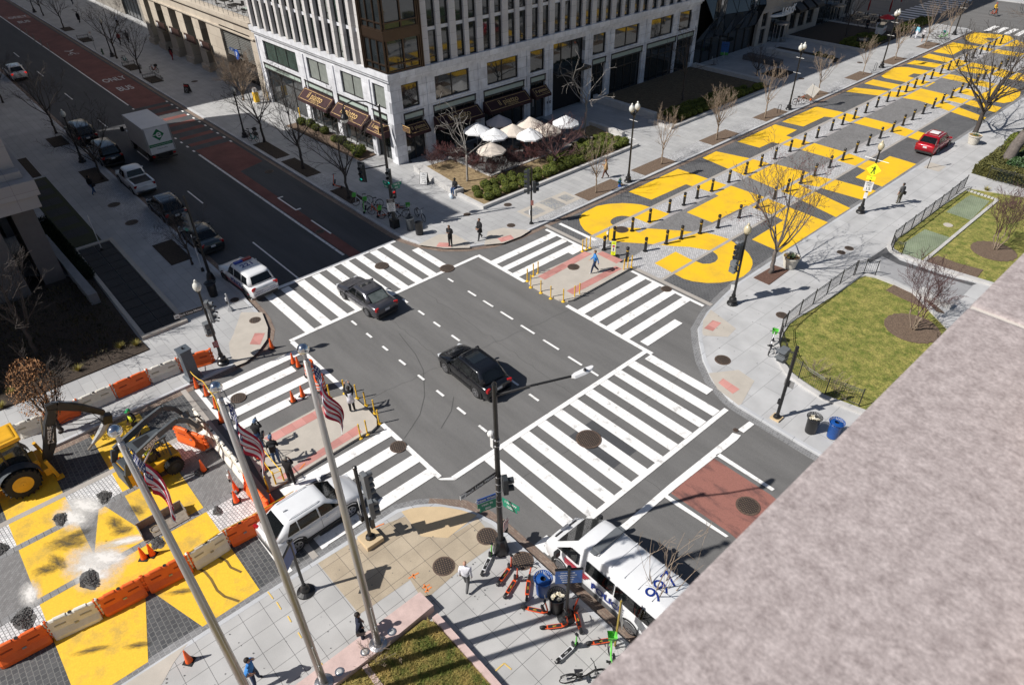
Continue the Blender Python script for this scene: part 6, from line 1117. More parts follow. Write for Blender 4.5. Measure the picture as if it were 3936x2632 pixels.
WB = [p for i, p in enumerate(WB) if all((p[0] - q[0]) ** 2 + (p[1] - q[1]) ** 2 > .8 for q in WB[:i])]; EB_ = [p for i, p in enumerate(EB_) if all((p[0] - q[0]) ** 2 + (p[1] - q[1]) ** 2 > .8 for q in EB_[:i])]
for row, PP in (('west', WB), ('east', EB_)):
    lb = 'black bollard in the line on the pale strip nearer the round shrubs' if row == 'west' else 'black bollard in the line on the pale strip nearer the lawns'
    for p in PP:
        if bp is None:
            bp = E('bollard', lb, 'bollard', (*p, .02), 0, 'black bollards, line nearer the shrubs'); b = B(); b.lathe((0, 0, 0), [(.18, 0), (.18, .04), (.11, .05), (.105, .95), (.12, .96), (.125, 1.06), (.09, 1.12), (.02, 1.13)], 12); b.ob('post', POLE, bp, smooth=False); b = B(); b.lathe((0, 0, 0), [(.11, .82), (.11, .87)], 12, False); b.ob('reflective_band', YPL, bp)
        else: dup(bp, (*p, .02), random.uniform(0, 6), lb, group='black bollards, line nearer the %s' % ('shrubs' if row == 'west' else 'lawns'))
dp = None
DN = [(l, q) for l, P in (('at the left rear corner of the north island', pl(-29.48,33.00, -29.45,33.37, -29.45,33.78)), ('at the right rear corner of the north island', pl(-25.58,33.04, -25.55,33.41, -25.52,33.80)), ('at the left front side of the north island', pl(-29.27,27.27, -29.46,28.02, -29.46,28.47)), ('around the rounded nose of the north island', pl(-28.52,26.88, -27.56,26.91, -26.62,26.91, -25.79,27.25)), ('at the right front side of the north island', pl(-25.57,28.08, -25.56,28.54)),
   ('behind the woman photographing on the south island', pl(-27.90,11.12, -27.69,11.93)), ('around the rounded nose of the south island', pl(-26.88,12.21, -26.04,12.24, -25.17,12.25, -24.35,11.99)), ('at the camera side front of the south island', pl(-24.11,11.11, -24.10,10.70)), ('at the rear of the south island by the yellow tape', pl(-24.06,6.41, -24.10,6.02, -24.09,5.61))) for q in P]
for l, p in DN:
    if dp is None:
        dp = E('delineator_post', 'thin yellow flexible post ' + l, 'delineator', (*p, .01), 0, 'yellow posts ' + l); b = B(); b.lathe((0, 0, 0), [(.13, 0), (.12, .03), (.05, .06), (.04, .1), (.04, .98), (.0, .99)], 10); b.ob('post', YPL, dp); b = B(); b.lathe((0, 0, 0), [(.043, .78), (.043, .83)], 10, False); b.lathe((0, 0, 0), [(.043, .9), (.043, .95)], 10, False); b.ob('band', mat('amber_band', (.5, .3, .03), .4), dp)
    else: dup(dp, (*p, .01), 0, 'thin yellow flexible post ' + l, group='yellow posts ' + l)
for i, p in enumerate(pl(-140.57,19.94, -136.12,20.00, -131.15,19.88, -126.33,19.79, -123.05,19.97)):
    t = E('flexible_post', 'grey white flexible post beside the far bus lane line', 'delineator', (*p, .01), 0, 'flexible posts on the bus lane line'); b = B(); b.lathe((0, 0, 0), [(.12, 0), (.05, .05), (.045, 1.05), (0, 1.06)], 8); b.ob('post', mat('grey_plastic', (.25, .25, .24), .6), t)
def hydrant(label, p, m):
    t = E('fire_hydrant', label, 'hydrant', (*p, .15)); b = B(); b.lathe((0, 0, 0), [(.16, 0), (.16, .05), (.11, .06), (.1, .5), (.14, .52), (.14, .56)], 12); b.ob('barrel', m[0], t); b = B(); b.lathe((0, 0, .56), [(.13, 0), (.11, .12), (.05, .18), (.04, .24), (0, .25)], 12); b.ob('bonnet', m[1], t); b = B(); b.tube([(-.2, 0, .4), (.2, 0, .4)], .06, 8); b.tube([(0, 0, .4), (0, -.2, .4)], .075, 8); b.ob('outlet', m[1], t)
HG_ = mat('hydrant_green', (.015, .08, .04), .4); HB = mat('hydrant_blue', (.02, .12, .45), .4)
hydrant('green and blue fire hydrant at the mulch edge beside the twin lamp', (-34.80,43.29), (HB, HG_)); hydrant('dark green fire hydrant beside the far bus lane', (-114.48,24.84), (HG_, HG_))
def bin_(label, p, m, kind, lid=None, grp=None):
    t = E('litter_bin', label, 'bin', (*p, .15), 0, grp)
    b = B(); n = 28
    for k in range(n):
        a = 2 * PI * k / n; c, s = math.cos(a), math.sin(a); w_ = .03
        prof = [(.27, .04), (.3, .75), (.3, .88), (.38, 1.0)] if kind == 'flare' else [(.29, .04), (.31, .95)]
        for (r0, z0), (r1, z1) in zip(prof, prof[1:]): b.poly([(r0 * c - w_ * s, r0 * s + w_ * c, z0), (r0 * c + w_ * s, r0 * s - w_ * c, z0), (r1 * c + w_ * s, r1 * s - w_ * c, z1), (r1 * c - w_ * s, r1 * s + w_ * c, z1)])
    b.rings([[(q * math.cos(PI * j / 12), q * math.sin(PI * j / 12), z) for j in range(24)] for q, z in ((.38, 1.0), (.39, 1.02), (.36, 1.02))] if kind == 'flare' else [[(q * math.cos(PI * j / 12), q * math.sin(PI * j / 12), z) for j in range(24)] for q, z in ((.33, .93), (.34, .98), (.3, .99))], False); b.ob('slats', m, t)
    b = B(); b.lathe((0, 0, 0), [(.26, 0), (.27, .05), (.275, .86)], 20); b.ob('liner', SBL if kind == 'flare' else m, t)
    if lid: b = B(); b.lathe((0, 0, .9), [(.33, 0), (.28, .06), (.12, .1), (.12, .04)], 20, False); o = b.ob('lid', lid, t); text('RECYCLE', frame((0, .19, 1.0), (1, 0, 0), (0, 1, 0)), .09, SGW, o)
    return t
BINB = mat('bin_black', (.015, .015, .016), .35, spec=.6); BINU = mat('bin_blue', (.01, .07, .28), .35, spec=.6)
def rubbish(t, seed=1):
    b = B(); rd = random.Random(seed)
    for _ in range(14): b.cb((rd.uniform(-.18, .18), rd.uniform(-.18, .18), .88 + rd.random() * .06), (rd.uniform(.08, .2), rd.uniform(.06, .15), .02), rd.random() * 3, rd.uniform(-.5, .5), rd.uniform(-.5, .5))
    b.ob('rubbish', mat('rubbish', (.5, .4, .2), .7, col2=(.7, .7, .68), vs=9), t)
bin_('grey ribbed litter bin among the bicycles at the mast foot', (-40.84,25.72), mat('bin_grey', (.09, .1, .11), .4), 'rib'); bin_('black ribbed litter bin beside the grey one', (-39.75,25.77), BINB, 'rib')
bin_('black slatted bin standing against the tall mast by the police car', (-42.31,10.62), BINB, 'flare'); rubbish(bin_('black flared bin full of rubbish on the pavement by the lawn fence', (-8.68,27.73), BINB, 'flare')); bin_('blue flared recycling bin half hidden by the parapet', (-7.75,28.20), BINU, 'flare', BINU)
bin_('blue flared recycling bin among the scooters', (-11.31,11.34), BINU, 'flare', BINU); rubbish(bin_('black flared bin with yellow rubbish beside the blue recycling bin', (-10.42,11.22), BINB, 'flare'), 3)
# utility cabinet with tape
t = E('utility_cabinet', 'tall leaning dark grey metal cabinet between orange barriers', 'cabinet', (-34.73,6.23, .15), .1); b = B(); b.rings([[(x, y, z) for x, y in ((-w, -w), (w, -w), (w, w), (-w, w))] for w, z in ((.42, 0), (.42, .12), (.3, .2), (.3, 1.95), (.34, 1.97), (.34, 2.05))]); b.ob('body', mat('cabinet_grey', (.085, .1, .12), .5, var=.1), t); b = B(); b.cb((.0, .0, 2.1), (.1, .1, .1)); b.ob('vent_cap', SBL, t); b = B(); b.cb((-.05, -.305, 1.4), (.25, .01, .3)); b.ob('worn_sticker', mat('sticker', (.3, .3, .3), .7, col2=(.05, .05, .05), vs=40), t)
# manhole covers
MH = mat('manhole_iron', (.05, .035, .03), .6, col2=(.16, .11, .08), vs=14, fine=.4, fs=40); MHB = brick('manhole_grid', (.13, .09, .06), (.2, .14, .09), (.03, .022, .02), .1, .1, .03, 0, .4)
def manh(label, p, r, z=.012): t = E('manhole_cover', label, 'manhole cover', (*p, z)); b = B(); b.lathe((0, 0, 0), [(r, 0), (r, .028), (r * .86, .03)], 28); b.ob('rim', MH, t); b = B(); b.lathe((0, 0, .03), [(r * .85, 0), (r * .85, .004)], 28); b.ob('lid', MHB, t)
for l, p, r, z in [('large iron cover in the middle of the widest crosswalk', (-16.06,19.19), .66, .03), ('iron cover on a cut patch in the upper left crosswalk', (-37.94,21.11), .5, .03), ('iron cover at the top corner of the painted box', (-34.42,24.29), .52, .03), ('iron cover on the north island behind the man in blue', (-28.24,30.75), .42, .145), ('grated cover beside the mural edge line', (-22.09,33.33), .36, .03), ('grated cover on the south crosswalk corner', (-22.25,11.75), .42, .03),
  ('dark cover on the crosswalk behind the left flagpole', (-31.40,7.39), .42, .03), ('dark cover on the red bus lane by the parapet', (-8.20,21.38), .55, .01), ('dark cover on the curved pavement below the fence', (-15.06,29.45), .46, .14), ('cover near the bicycle by the curved fence', (-15.13,35.97), .36, .14), ('left of two covers in the tree shadow', (-16.39,46.11), .3, .14), ('right of two covers in the tree shadow', (-16.28,47.08), .32, .14), ('grid cover on the tan corner pavement', (-15.04,9.14), .48, .14), ('grid cover at the foot of the tall front pole', (-14.96,11.47), .47, .14), ('rusty grid cover beside the green scooter', (-12.98,11.77), .47, .14),
  ('cover by the police car kerb', (-40.82,11.41), .3, .14), ('grated cover on the rounded corner ramp', (-37.66,11.36), .36, .14), ('grated cover at the lamp foot by the orange barrier', (-38.14,8.65), .28, .14), ('cover before the seat wall', (-39.80,30.49), .3, .14), ('cover beside the planter tip', (-38.83,34.01), .33, .14), ('cover behind the corner ramp', (-35.95,31.78), .33, .14), ('faint round cover painted yellow in the mural', (-29.71,37.63), .55, .0), ('cover behind the walking woman in black', (-38.12,93.63), .35, .14), ('dark cover in the shaded road by the bus lane', (-45.74,20.54), .35, .0), ('pale cover on the dark road patch', (-59.46,23.01), .4, .0), ('cover on the far pavement by the tilted sign', (-39.82,82.23), .35, .14), ('brown cover in the left pavement setts, upper', (-61.86,10.20), .5, .14), ('brown cover in the left pavement setts, lower', (-57.41,10.19), .5, .14), ('small cover by the stop line', (-11.36,25.18), .13, .03), ('brown cover by the far sidewalk board', (-92.05,29.02), .4, .14)]: manh(l if len(l.split()) > 3 else l + ' on paving', p, r, z)
# cafe
CNW = mat('canvas_white', (.72, .73, .75), .8, var=.05, vs=3); CNB = mat('canvas_beige', (.62, .55, .48), .8, var=.06, vs=3); CNG = mat('canvas_grey', (.42, .40, .42), .8, var=.05)
def umbrella(label, p, m, r=1.35, z=2.35, closed=False, grp='cafe umbrellas on the terrace', h=.72):
    t = E('umbrella', label, 'umbrella', (p[0], p[1], .16), random.random(), grp); b = B(); b.tube([(0, 0, 0), (0, 0, z + h)], .025, 6); b.lathe((0, 0, 0), [(.25, 0), (.25, .06), (.04, .08)], 12); b.ob('pole', SBACK, t); b = B(); n = 8
    if closed: b.lathe((0, 0, 0), [(.05, z + h), (.1, z + .2), (.13, z - .3), (.09, z - 1.0), (.12, z - 1.05)], 8)
    else:
        for k in range(n):
            a0, a1 = 2 * PI * k / n, 2 * PI * (k + 1) / n; am = (a0 + a1) / 2
            for (r0, z0), (r1, z1) in (((.02, h), (r * .5, h * .52)), ((r * .5, h * .52), (r, 0)), ((r, 0), (r * 1.01, -.12))):
                q = .985 if r1 >= r else 1; b.poly([(r0 * math.cos(a0), r0 * math.sin(a0), z + z0), (r1 * math.cos(a0), r1 * math.sin(a0), z + z1), (r1 * .93 * math.cos(am), r1 * .93 * math.sin(am), z + z1 + .02), (r0 * .93 * math.cos(am), r0 * .93 * math.sin(am), z + z0 + .01)]); b.poly([(r0 * .93 * math.cos(am), r0 * .93 * math.sin(am), z + z0 + .01), (r1 * .93 * math.cos(am), r1 * .93 * math.sin(am), z + z1 + .02), (r1 * math.cos(a1), r1 * math.sin(a1), z + z1), (r0 * math.cos(a1), r0 * math.sin(a1), z + z0)])
    b.ob('canopy', m, t); return t
for l, p, m, k in [('white umbrella nearest the window corner, first on the left', (-48.78,39.13), CNW, 0), ('grey shaded umbrella at the back against the windows', (-48.95,42.00), CNG, 0), ('white umbrella in front, second from the left', (-46.61,39.38), CNW, 0), ('beige umbrella in the middle of the group', (-46.19,41.25), CNB, 0), ('white umbrella in front at the middle right', (-44.34,41.68), CNW, 0), ('beige umbrella behind at the right', (-46.49,43.70), CNB, 0), ('beige umbrella half behind the spreading tree', (-44.04,43.68), CNB, 0), ('beige umbrella nearest the camera', (-44.13,36.88), CNB, 0), ('white umbrella standing apart on the right', (-44.37,46.35), CNW, 0), ('closed pale umbrella by the marble pier', (-52.39,49.64), CNG, 1)]: umbrella(l, p, m, 1.3, 2.35, bool(k))
def table_set(label, p, rz, cm, grp=None, top=None):
    t = E('cafe_table', label + ' table', 'table', (*p, .16), rz, grp); b = B(); b.box(-.4, -.4, .7, .4, .4, .74); b.ob('table_top', top or BLK, t); b = B(); b.tube([(0, 0, .03), (0, 0, .7)], .03, 6); b.lathe((0, 0, 0), [(.22, 0), (.22, .03)], 10); b.ob('table_leg', BLK, t)
    return t
def chair(label, p, rz, m, grp=None):
    t = E('chair', label, 'chair', (*p, .16), rz, grp); b = B(); b.box(-.21, -.21, .43, .21, .21, .47); b.ob('seat', m, t, bev=.01); b = B(); b.rings([[(-.22 + .05 * z, y, z) for y, z in ((-.2, .47), (.2, .47), (.2, .8), (.1, .88), (-.1, .88), (-.2, .8))], [(-.25 + .05 * z, y, z) for y, z in ((-.2, .47), (.2, .47), (.2, .8), (.1, .88), (-.1, .88), (-.2, .8))]]); b.ob('backrest', m, t)
    for x in (-.18, .18):
        for y in (-.18, .18): b = B(); b.tube([(x, y, .43), (x * 1.1, y * 1.1, 0)], .015, 4); b.ob('leg', BLK, t)
    return t
WCH = mat('wicker_rose', (.28, .10, .08), .8, col2=(.5, .3, .26), vs=12)
ct = chair('dark cafe chair under the umbrellas', (-50.2, 38.0), 0, BLK, 'dark chairs of the cafe terrace'); cr_ = chair('rose woven chair at the right part of the cafe terrace', (-46.8, 45.2), 1.2, WCH, 'rose woven cafe chairs'); tt = table_set('dark square cafe', (-49.4, 38.0), 0, BLK, 'cafe tables on the terrace'); tt['label'] = 'dark square cafe table on the umbrella terrace'
rd = random.Random(3)
for i, (x, y) in enumerate([(-49.4, 38.0), (-47, 38.2), (-49.5, 40.3), (-47.2, 40.4), (-49.6, 42.6), (-46.5, 42.4), (-49.2, 44.9), (-46.2, 44.8), (-45.8, 46.9), (-48.8, 47.2)]):
    if i: dup(tt, (x, y, .16), rd.random())
    for k in range(3): a = rd.random() * .6 + k * 2.1; q = cr_ if (y > 42 and x > -48) else ct; dup(q, (x + .75 * math.cos(a), y + .75 * math.sin(a), .16), a + PI)
b = B(); b.cb((0, 0, 1.35), (.5, .02, .7)); t = E('menu_stand', 'slim menu stand with white sheet before the corner door', 'sign', (-51.87,33.51, .15)); b = B(); b.tube([(0, 0, 0), (0, 0, 1.2)], .015, 5); b.lathe((0, 0, 0), [(.15, 0), (.15, .02)], 10); b.ob('stand', BLK, t); plate(t, 0, 0, 1.3, CAMAZ(-50, 34), .28, .4, SGW)
def aframe(label, p, rz, m, lines, tm, w=.65, h=1.05):
    t = E('sandwich_board', label, 'sign', (*p, .15), rz)
    for s_ in (1, -1):
        T = Matrix.Translation((s_ * .26, 0, 0)) @ Matrix.Rotation(-s_ * .24, 4, 'Y'); b = B(); b.box(-.015, -w / 2, .05, .015, w / 2, h, T); bo_ = b.ob('board', m if s_ > 0 else SBL, t); b = B(); b.box(-.02, -w / 2 - .03, 0, .02, -w / 2, h + .03, T); b.box(-.02, w / 2, 0, .02, w / 2 + .03, h + .03, T); b.ob('side_rail', SBL, t)
        if s_ > 0:
            for s, z, sz in lines: text(s, T @ frame((.02, 0, z), (0, 1, 0), (0, 0, 1)), sz, tm, bo_)
aframe('white sandwich board beside the granite seat wall', (-47.01,31.56), -PI / 3, SGW, (('MENU', .9, .12), ('BRUNCH', .66, .1), ('PASTA', .5, .1), ('WINE', .34, .1), ('HAPPY HOUR', .2, .08)), SBL)
aframe('black and red sandwich board on the far shaded pavement', (-88.01,26.67), -PI / 3, SBL, (('LUNCH', .55, .12), ('SPECIALS', .38, .1), ('OPEN', .22, .1)), SGW); b = B(); T = Matrix.Rotation(-.24, 4, 'Y'); t = [o for o in bpy.data.objects if o.name.startswith('sandwich_board')][-1]; b.box(.282, -.32, .75, .29, .32, .92, Matrix.Translation((0, 0, 0)) @ Matrix.Translation((.0, 0, 0))); b.xf(Matrix.Translation((-.2, 0, 0))); b.ob('red_panel', RD, t)
# hot dog stand, walkers' bikes hoop, tilted sign
t = E('food_cart', 'white food cart with a red umbrella beside the third twin lamp', 'food cart', (-42.72,108.98, .15), .2)
b = B(); b.box(-.5, -1.0, .3, .5, 1.0, 1.15); b.ob('cart_body', SGW, t, bev=.02); b = B(); b.box(-.4, -.9, 1.15, .4, .9, 1.55); b.ob('display_case', CGL2, t)
for y in (-.7, .7): wheel(t, .0, y, .25, .1, RIM)
text('HOT DOGS', frame((.51, 0, .75), (0, 1, 0), (0, 0, 1)), .3, RD, t); b = B(); b.tube([(.2, .8, .3), (.2, 1.0, 2.2)], .025, 6); b.ob('umbrella_pole', GALV, t); b = B(); b.lathe((.2, 1.0, 2.1), [(1.0, 0), (.95, .1), (.5, .35), (.02, .5)], 8); b.ob('umbrella_canopy', mat('umbrella_red', (.6, .02, .03), .6), t)
for l, p in (('left', (-48.66,117.15)), ('middle', (-45.94,118.43)), ('right', (-47.78,126.73))): umbrella(f'{l} closed red umbrella on the far shaded terrace', p, mat('umbrella_dark_red', (.25, .015, .015), .7), 1.2, 2.3, True, 'closed red umbrellas on the far terrace')
for i in range(9):
    x, y = (-50 + 2.2 * (i % 3)), 112.6 + 2.5 * (i // 3); dup(tt, (x, y, .16), i, 'dark table on the shaded terrace far up the plaza', group='tables on the far terrace')
    for k in range(2): dup(ct, (x + .7 * math.cos(k * PI), y + .7 * math.sin(k * PI), .16), k * PI + PI, 'dark chair on the shaded terrace far up the plaza', group='chairs on the far terrace')
t = E('construction_sign', 'tilted white backed diamond sign on a spring stand under a young tree', 'sign', (-34.65,74.93, .15), 0); b = B(); T = Matrix.Translation((0, 0, 1.25)) @ Matrix.Rotation(CAMAZ(-36, 76) + .2, 4, 'Z') @ Matrix.Rotation(PI / 4 + .25, 4, 'X'); b.box(-.01, -.55, -.55, .01, .55, .55, T); b.ob('panel', SGW, t); b = B(); b.tube([(0, 0, .3), (0, 0, 2.0)], .02, 5)
for a in (.5, 2.1, 3.7, 5.2): b.tube([(0, 0, .3), (.5 * math.cos(a), .5 * math.sin(a), 0)], .02, 5)
b.ob('stand', SBL, t); b = B(); b.cb((0, 0, .3), (.16, .16, .18)); b.ob('spring_box', mat('sign_orange', (.7, .15, .02), .5), t)
t = E('number_sign', 'black sign with white numerals in the far evergreen shrubs', 'sign', (-41.54,100.94, .3), 0); plate(t, 0, 0, .8, CAMAZ(-42, 98), 1.5, .6, SBL, (('1600 K', 0, .36),), SGW); b = B(); b.box(-.03, -.7, -.1, .03, -.6, .6); b.box(-.03, .6, -.1, .03, .7, .6); b.ob('legs', SBL, t)
t = E('info_sign', 'blue and green information panel on a leg in the shaded court', 'sign', (-50.70,82.05, .15), 0); plate(t, 0, 0, 1.75, CAMAZ(-50, 83), .95, 1.3, mat('panel_blue', (.02, .09, .28), .4), (('WORK IN', .3, .16), ('PROGRESS', .1, .14))); plate(t, .01, 0, .95, CAMAZ(-50, 83), .95, .35, mat('panel_green', (.05, .25, .05), .4), nm='lower_panel'); b = B(); b.tube([(0, 0, 0), (0, 0, 1.2)], .04, 6); b.ob('leg', GALV, t)
t = E('office_chair', 'grey office chair standing alone in the shaded court', 'chair', (-50.55,79.71, .15), .5); b = B(); b.box(-.25, -.25, .48, .25, .25, .55); b.ob('seat', SBACK, t, bev=.03); b = B(); b.box(-.3, -.24, .6, -.25, .24, 1.05); b.ob('backrest', SBACK, t, bev=.02); b = B(); b.tube([(0, 0, .1), (0, 0, .48)], .03, 6)
for k in range(5): b.tube([(0, 0, .12), (.3 * math.cos(1.257 * k), .3 * math.sin(1.257 * k), .04)], .02, 4)
b.ob('base', BLK, t)
hp = None
for l, p in [('beside the fifth young tree', (-35.24,69.44)), ('beside the third twin lamp', (-35.26,91.56)), ('before the second twin lamp', (-35.13,73.02))]:
    t = E('bike_hoop', 'thin black bicycle hoop ' + l, 'bike rack', (*p, .15), 0, 'bicycle hoops on the plaza pavement'); b = B(); b.tube([(0, -.3, 0), (0, -.3, .7), (0, -.2, .85), (0, 0, .9), (0, .2, .85), (0, .3, .7), (0, .3, 0)], .025, 6); b.ob('hoop', BLK, t)
# in street sign on the north island
t = E('crosswalk_sign', 'yellow green yield to pedestrians paddle on a rubber foot', 'sign', (-27.43,34.02, .02), .9); b = B(); b.box(-.45, -.22, 0, .45, .22, .05); b.ob('rubber_foot', TYRE, t, bev=.01)
d = plate(t, 0, 0, .68, CAMAZ(-25, 37) - .9, .32, 1.1, SYG, (('STATE', .45, .07), ('LAW', .37, .07), ('YIELD', -.33, .08), ('TO', -.42, .07))); b = B(); b.box(.012, -.13, -.25, .016, .13, .3); o = b.ob('white_panel', SGW, d); b = B(); b.tube([(.018, 0, .18), (.02, 0, .18)], .09, 8); b.ob('stop_disc', RD, o); b = B(); b.box(.018, -.03, -.2, .02, .03, .04); b.ob('walking_figure', SBL, o)
# flag posts near the vents, yellow gate posts, barrier machine
for l, a, c_ in (('lone white tipped post beside the vent corner', (-54.04,7.00), 2.95), ('white marker post with paper in the dark mulch behind the mast', (-45.97,11.36), 2.88)): t = E('marker_post', l, 'post', (*a, .15)); b = B(); b.tube([(0, 0, 0), (0, 0, c_)], .03, 6); b.ob('post', SGW, t); b = B(); b.lathe((0, 0, 0), [(.12, 0), (.1, .25), (.04, .3)], 8); b.ob('foot', SBL, t)
for l, p in (('yellow guard post left of the restaurant bed', (-70.52,32.12)), ('yellow guard post at the garage mouth', (-78.38,32.32))): t = E('guard_post', l, 'bollard', (*p, .15)); b = B(); b.lathe((0, 0, 0), [(.07, 0), (.07, 1.0), (.02, 1.05)], 10); b.ob('post', YPL, t)
t = E('ticket_machine', 'yellow and white garage ticket machine by the marble wall', 'machine', (-78.36,30.88, .15), .1); b = B(); b.box(-.35, -.35, 0, .35, .35, .15); b.ob('base', SGW, t); b = B(); b.box(-.25, -.25, .15, .25, .25, 1.25); b.ob('body', YPL, t, bev=.03); b = B(); b.box(-.2, -.2, 1.25, .2, .2, 1.7); b.ob('head', SGW, t, bev=.03)
# fences along the lawns
def fence(label, P, h=1.0, sp=.115, post=1.75, z=.28):
    t = E('railing', label, 'fence', (0, 0, 0)); b = B(); pb = 0; P = [Vector((*p, z)) for p in P]
    for zz, r in ((.08, .018), (h - .12, .016), (h, .022)): b.tube([p + Vector((0, 0, zz)) for p in P], r, 4)
    b.ob('rail', POLE, t); b = B(); pk = 0; acc = 0; L_ = sum((P[i + 1] - P[i]).length for i in range(len(P) - 1)); n = int(L_ / sp); npst = max(2, round(L_ / post)); pp = [k * n // npst for k in range(npst + 1)]
    def at(s):
        for i in range(len(P) - 1):
            l = (P[i + 1] - P[i]).length
            if s <= l or i == len(P) - 2: return P[i].lerp(P[i + 1], min(1, s / l))
            s -= l
    for k in range(n + 1):
        q = at(L_ * k / n)
        if k in pp: c_ = B(); c_.tube([q, q + Vector((0, 0, h + .06))], .03, 6); c_.sph(tuple(q + Vector((0, 0, h + .1))), .045, 6, 5); c_.ob('post', POLE, t)
        else: b.tube([q + Vector((0, 0, .05)), q + Vector((0, 0, h))], .008, 3, False)
    b.ob('pickets', POLE, t); return t
fence('curved black railing around the near lawn', pl(-7.87,31.20, -8.84,31.03, -9.73,30.65, -10.80,30.85, -11.63,31.08, -12.62,31.83, -13.58,33.00, -14.15,33.99, -14.26,34.77, -14.31,35.66, -14.34,37.60, -14.31,39.51, -14.32,41.41, -14.23,43.47), 1.05)
fence('arched black gate leaf at the near lawn corner', pl(-14.19,43.57, -14.04,44.06, -13.72,44.39, -13.25,44.55), 1.05, post=1.9)
fence('straight black railing along the far lawn', pl(-14.40,49.63, -14.44,51.08, -14.44,54.88, -14.44,59.00, -14.53,63.29), 1.05)
fence('short curved black gate leaf before the green matting', pl(-14.34,49.39, -13.92,48.67, -13.62,48.56, -13.24,48.59), .9)
fence('black railing across the far end of the lawn by the hedge', [(-13.9, 66.6), (-9, 66.7), (-3, 66.8)], 1.05)
for i, (x, y) in enumerate(((-125.5, 25.5), (-104.5, 25.5), (-96.6, 25.5))): t = fence(f'low ornamental pit railing around the {("far", "middle", "near")[i]} tree on the bus lane pavement', [(x - 1.6, 24.85), (x - 1.6, 26.3), (x + 1.6, 26.3), (x + 1.6, 24.85)], .42, .3, z=.15)
# stone planters by the plaza
def planter(label, p):
    t = E('planter', label, 'planter', (*p, .15)); b = B(); pr = [(.36, 0), (.38, .04)]
    for k in range(7): z = .06 + .1 * k; r = .38 + .16 * z / .75; pr += [(r, z), (r + .02, z + .05), (r + .005, z + .09)]
    pr += [(.6, .78), (.6, .88), (.54, .88), (.52, .8)]; b.lathe((0, 0, 0), pr, 24, False); b.ob('pot', mat('pot_stone', (.55, .52, .46), .8, var=.08), t, smooth=False); b = B(); b.lathe((0, 0, .8), [(.53, 0), (.01, .03)], 16); s_ = b.ob('soil', MUL, t)
    b = B(); rd = random.Random(5)
    for _ in range(120): a = rd.uniform(0, 6.28); r = rd.random() * .25; l = rd.uniform(.1, .25); q = rd.uniform(0, 6.28); b.poly([(r * math.cos(a), r * math.sin(a), .82), (r * math.cos(a) + .02, r * math.sin(a), .82), (r * math.cos(a) + l * math.cos(q), r * math.sin(a) + l * math.sin(q), .85 + rd.uniform(.05, .3))])
    b.ob('foliage', HG2, t); b = B()
    for _ in range(14): a = rd.uniform(0, 6.28); r = rd.uniform(.3, .48); b.sph((r * math.cos(a), r * math.sin(a), .88), .03, 5, 4)
    b.ob('flowers', YPL, t)
planter('stone planter with yellow flowers beside the brick edged tree pit', (-17.87,41.58)); planter('stone planter beside the big bare tree and the red car', (-17.86,74.51)); ov('planter_slab', rect(-19.2 + .5, 65.6, -17.4, 67.2), CONC)
# ---------------- people ----------------
SKIN = mat('skin', (.42, .24, .17), .55, var=.06); SKIND = mat('skin_dark', (.11, .06, .04), .55, var=.06)
def cloth(nm, c): return mat('cloth_' + nm, c, .85, var=.2, vs=7)
CBK = cloth('black', (.012, .012, .014)); CNV = cloth('navy', (.012, .016, .035)); CJN = cloth('jeans', (.04, .09, .2)); CDJ = cloth('dark_jeans', (.015, .03, .075)); CGR = cloth('grey', (.09, .09, .095)); CKH = cloth('khaki', (.12, .11, .08)); CWH = cloth('white', (.68, .68, .74)); CBL = cloth('blue', (.04, .2, .52)); CTN = cloth('tan', (.4, .26, .13)); CRD = cloth('red', (.28, .02, .03)); CLB = cloth('light_blue', (.2, .5, .62)); CVS = cloth('vest', (.65, .75, .05)); SHB = cloth('shoe_black', (.01, .01, .01)); SHW = cloth('shoe_white', (.6, .6, .6)); HRD = mat('hair_dark', (.015, .01, .008), .7); HRB = mat('hair_brown', (.10, .05, .025), .7); HRG = mat('hair_grey', (.25, .23, .2), .7)
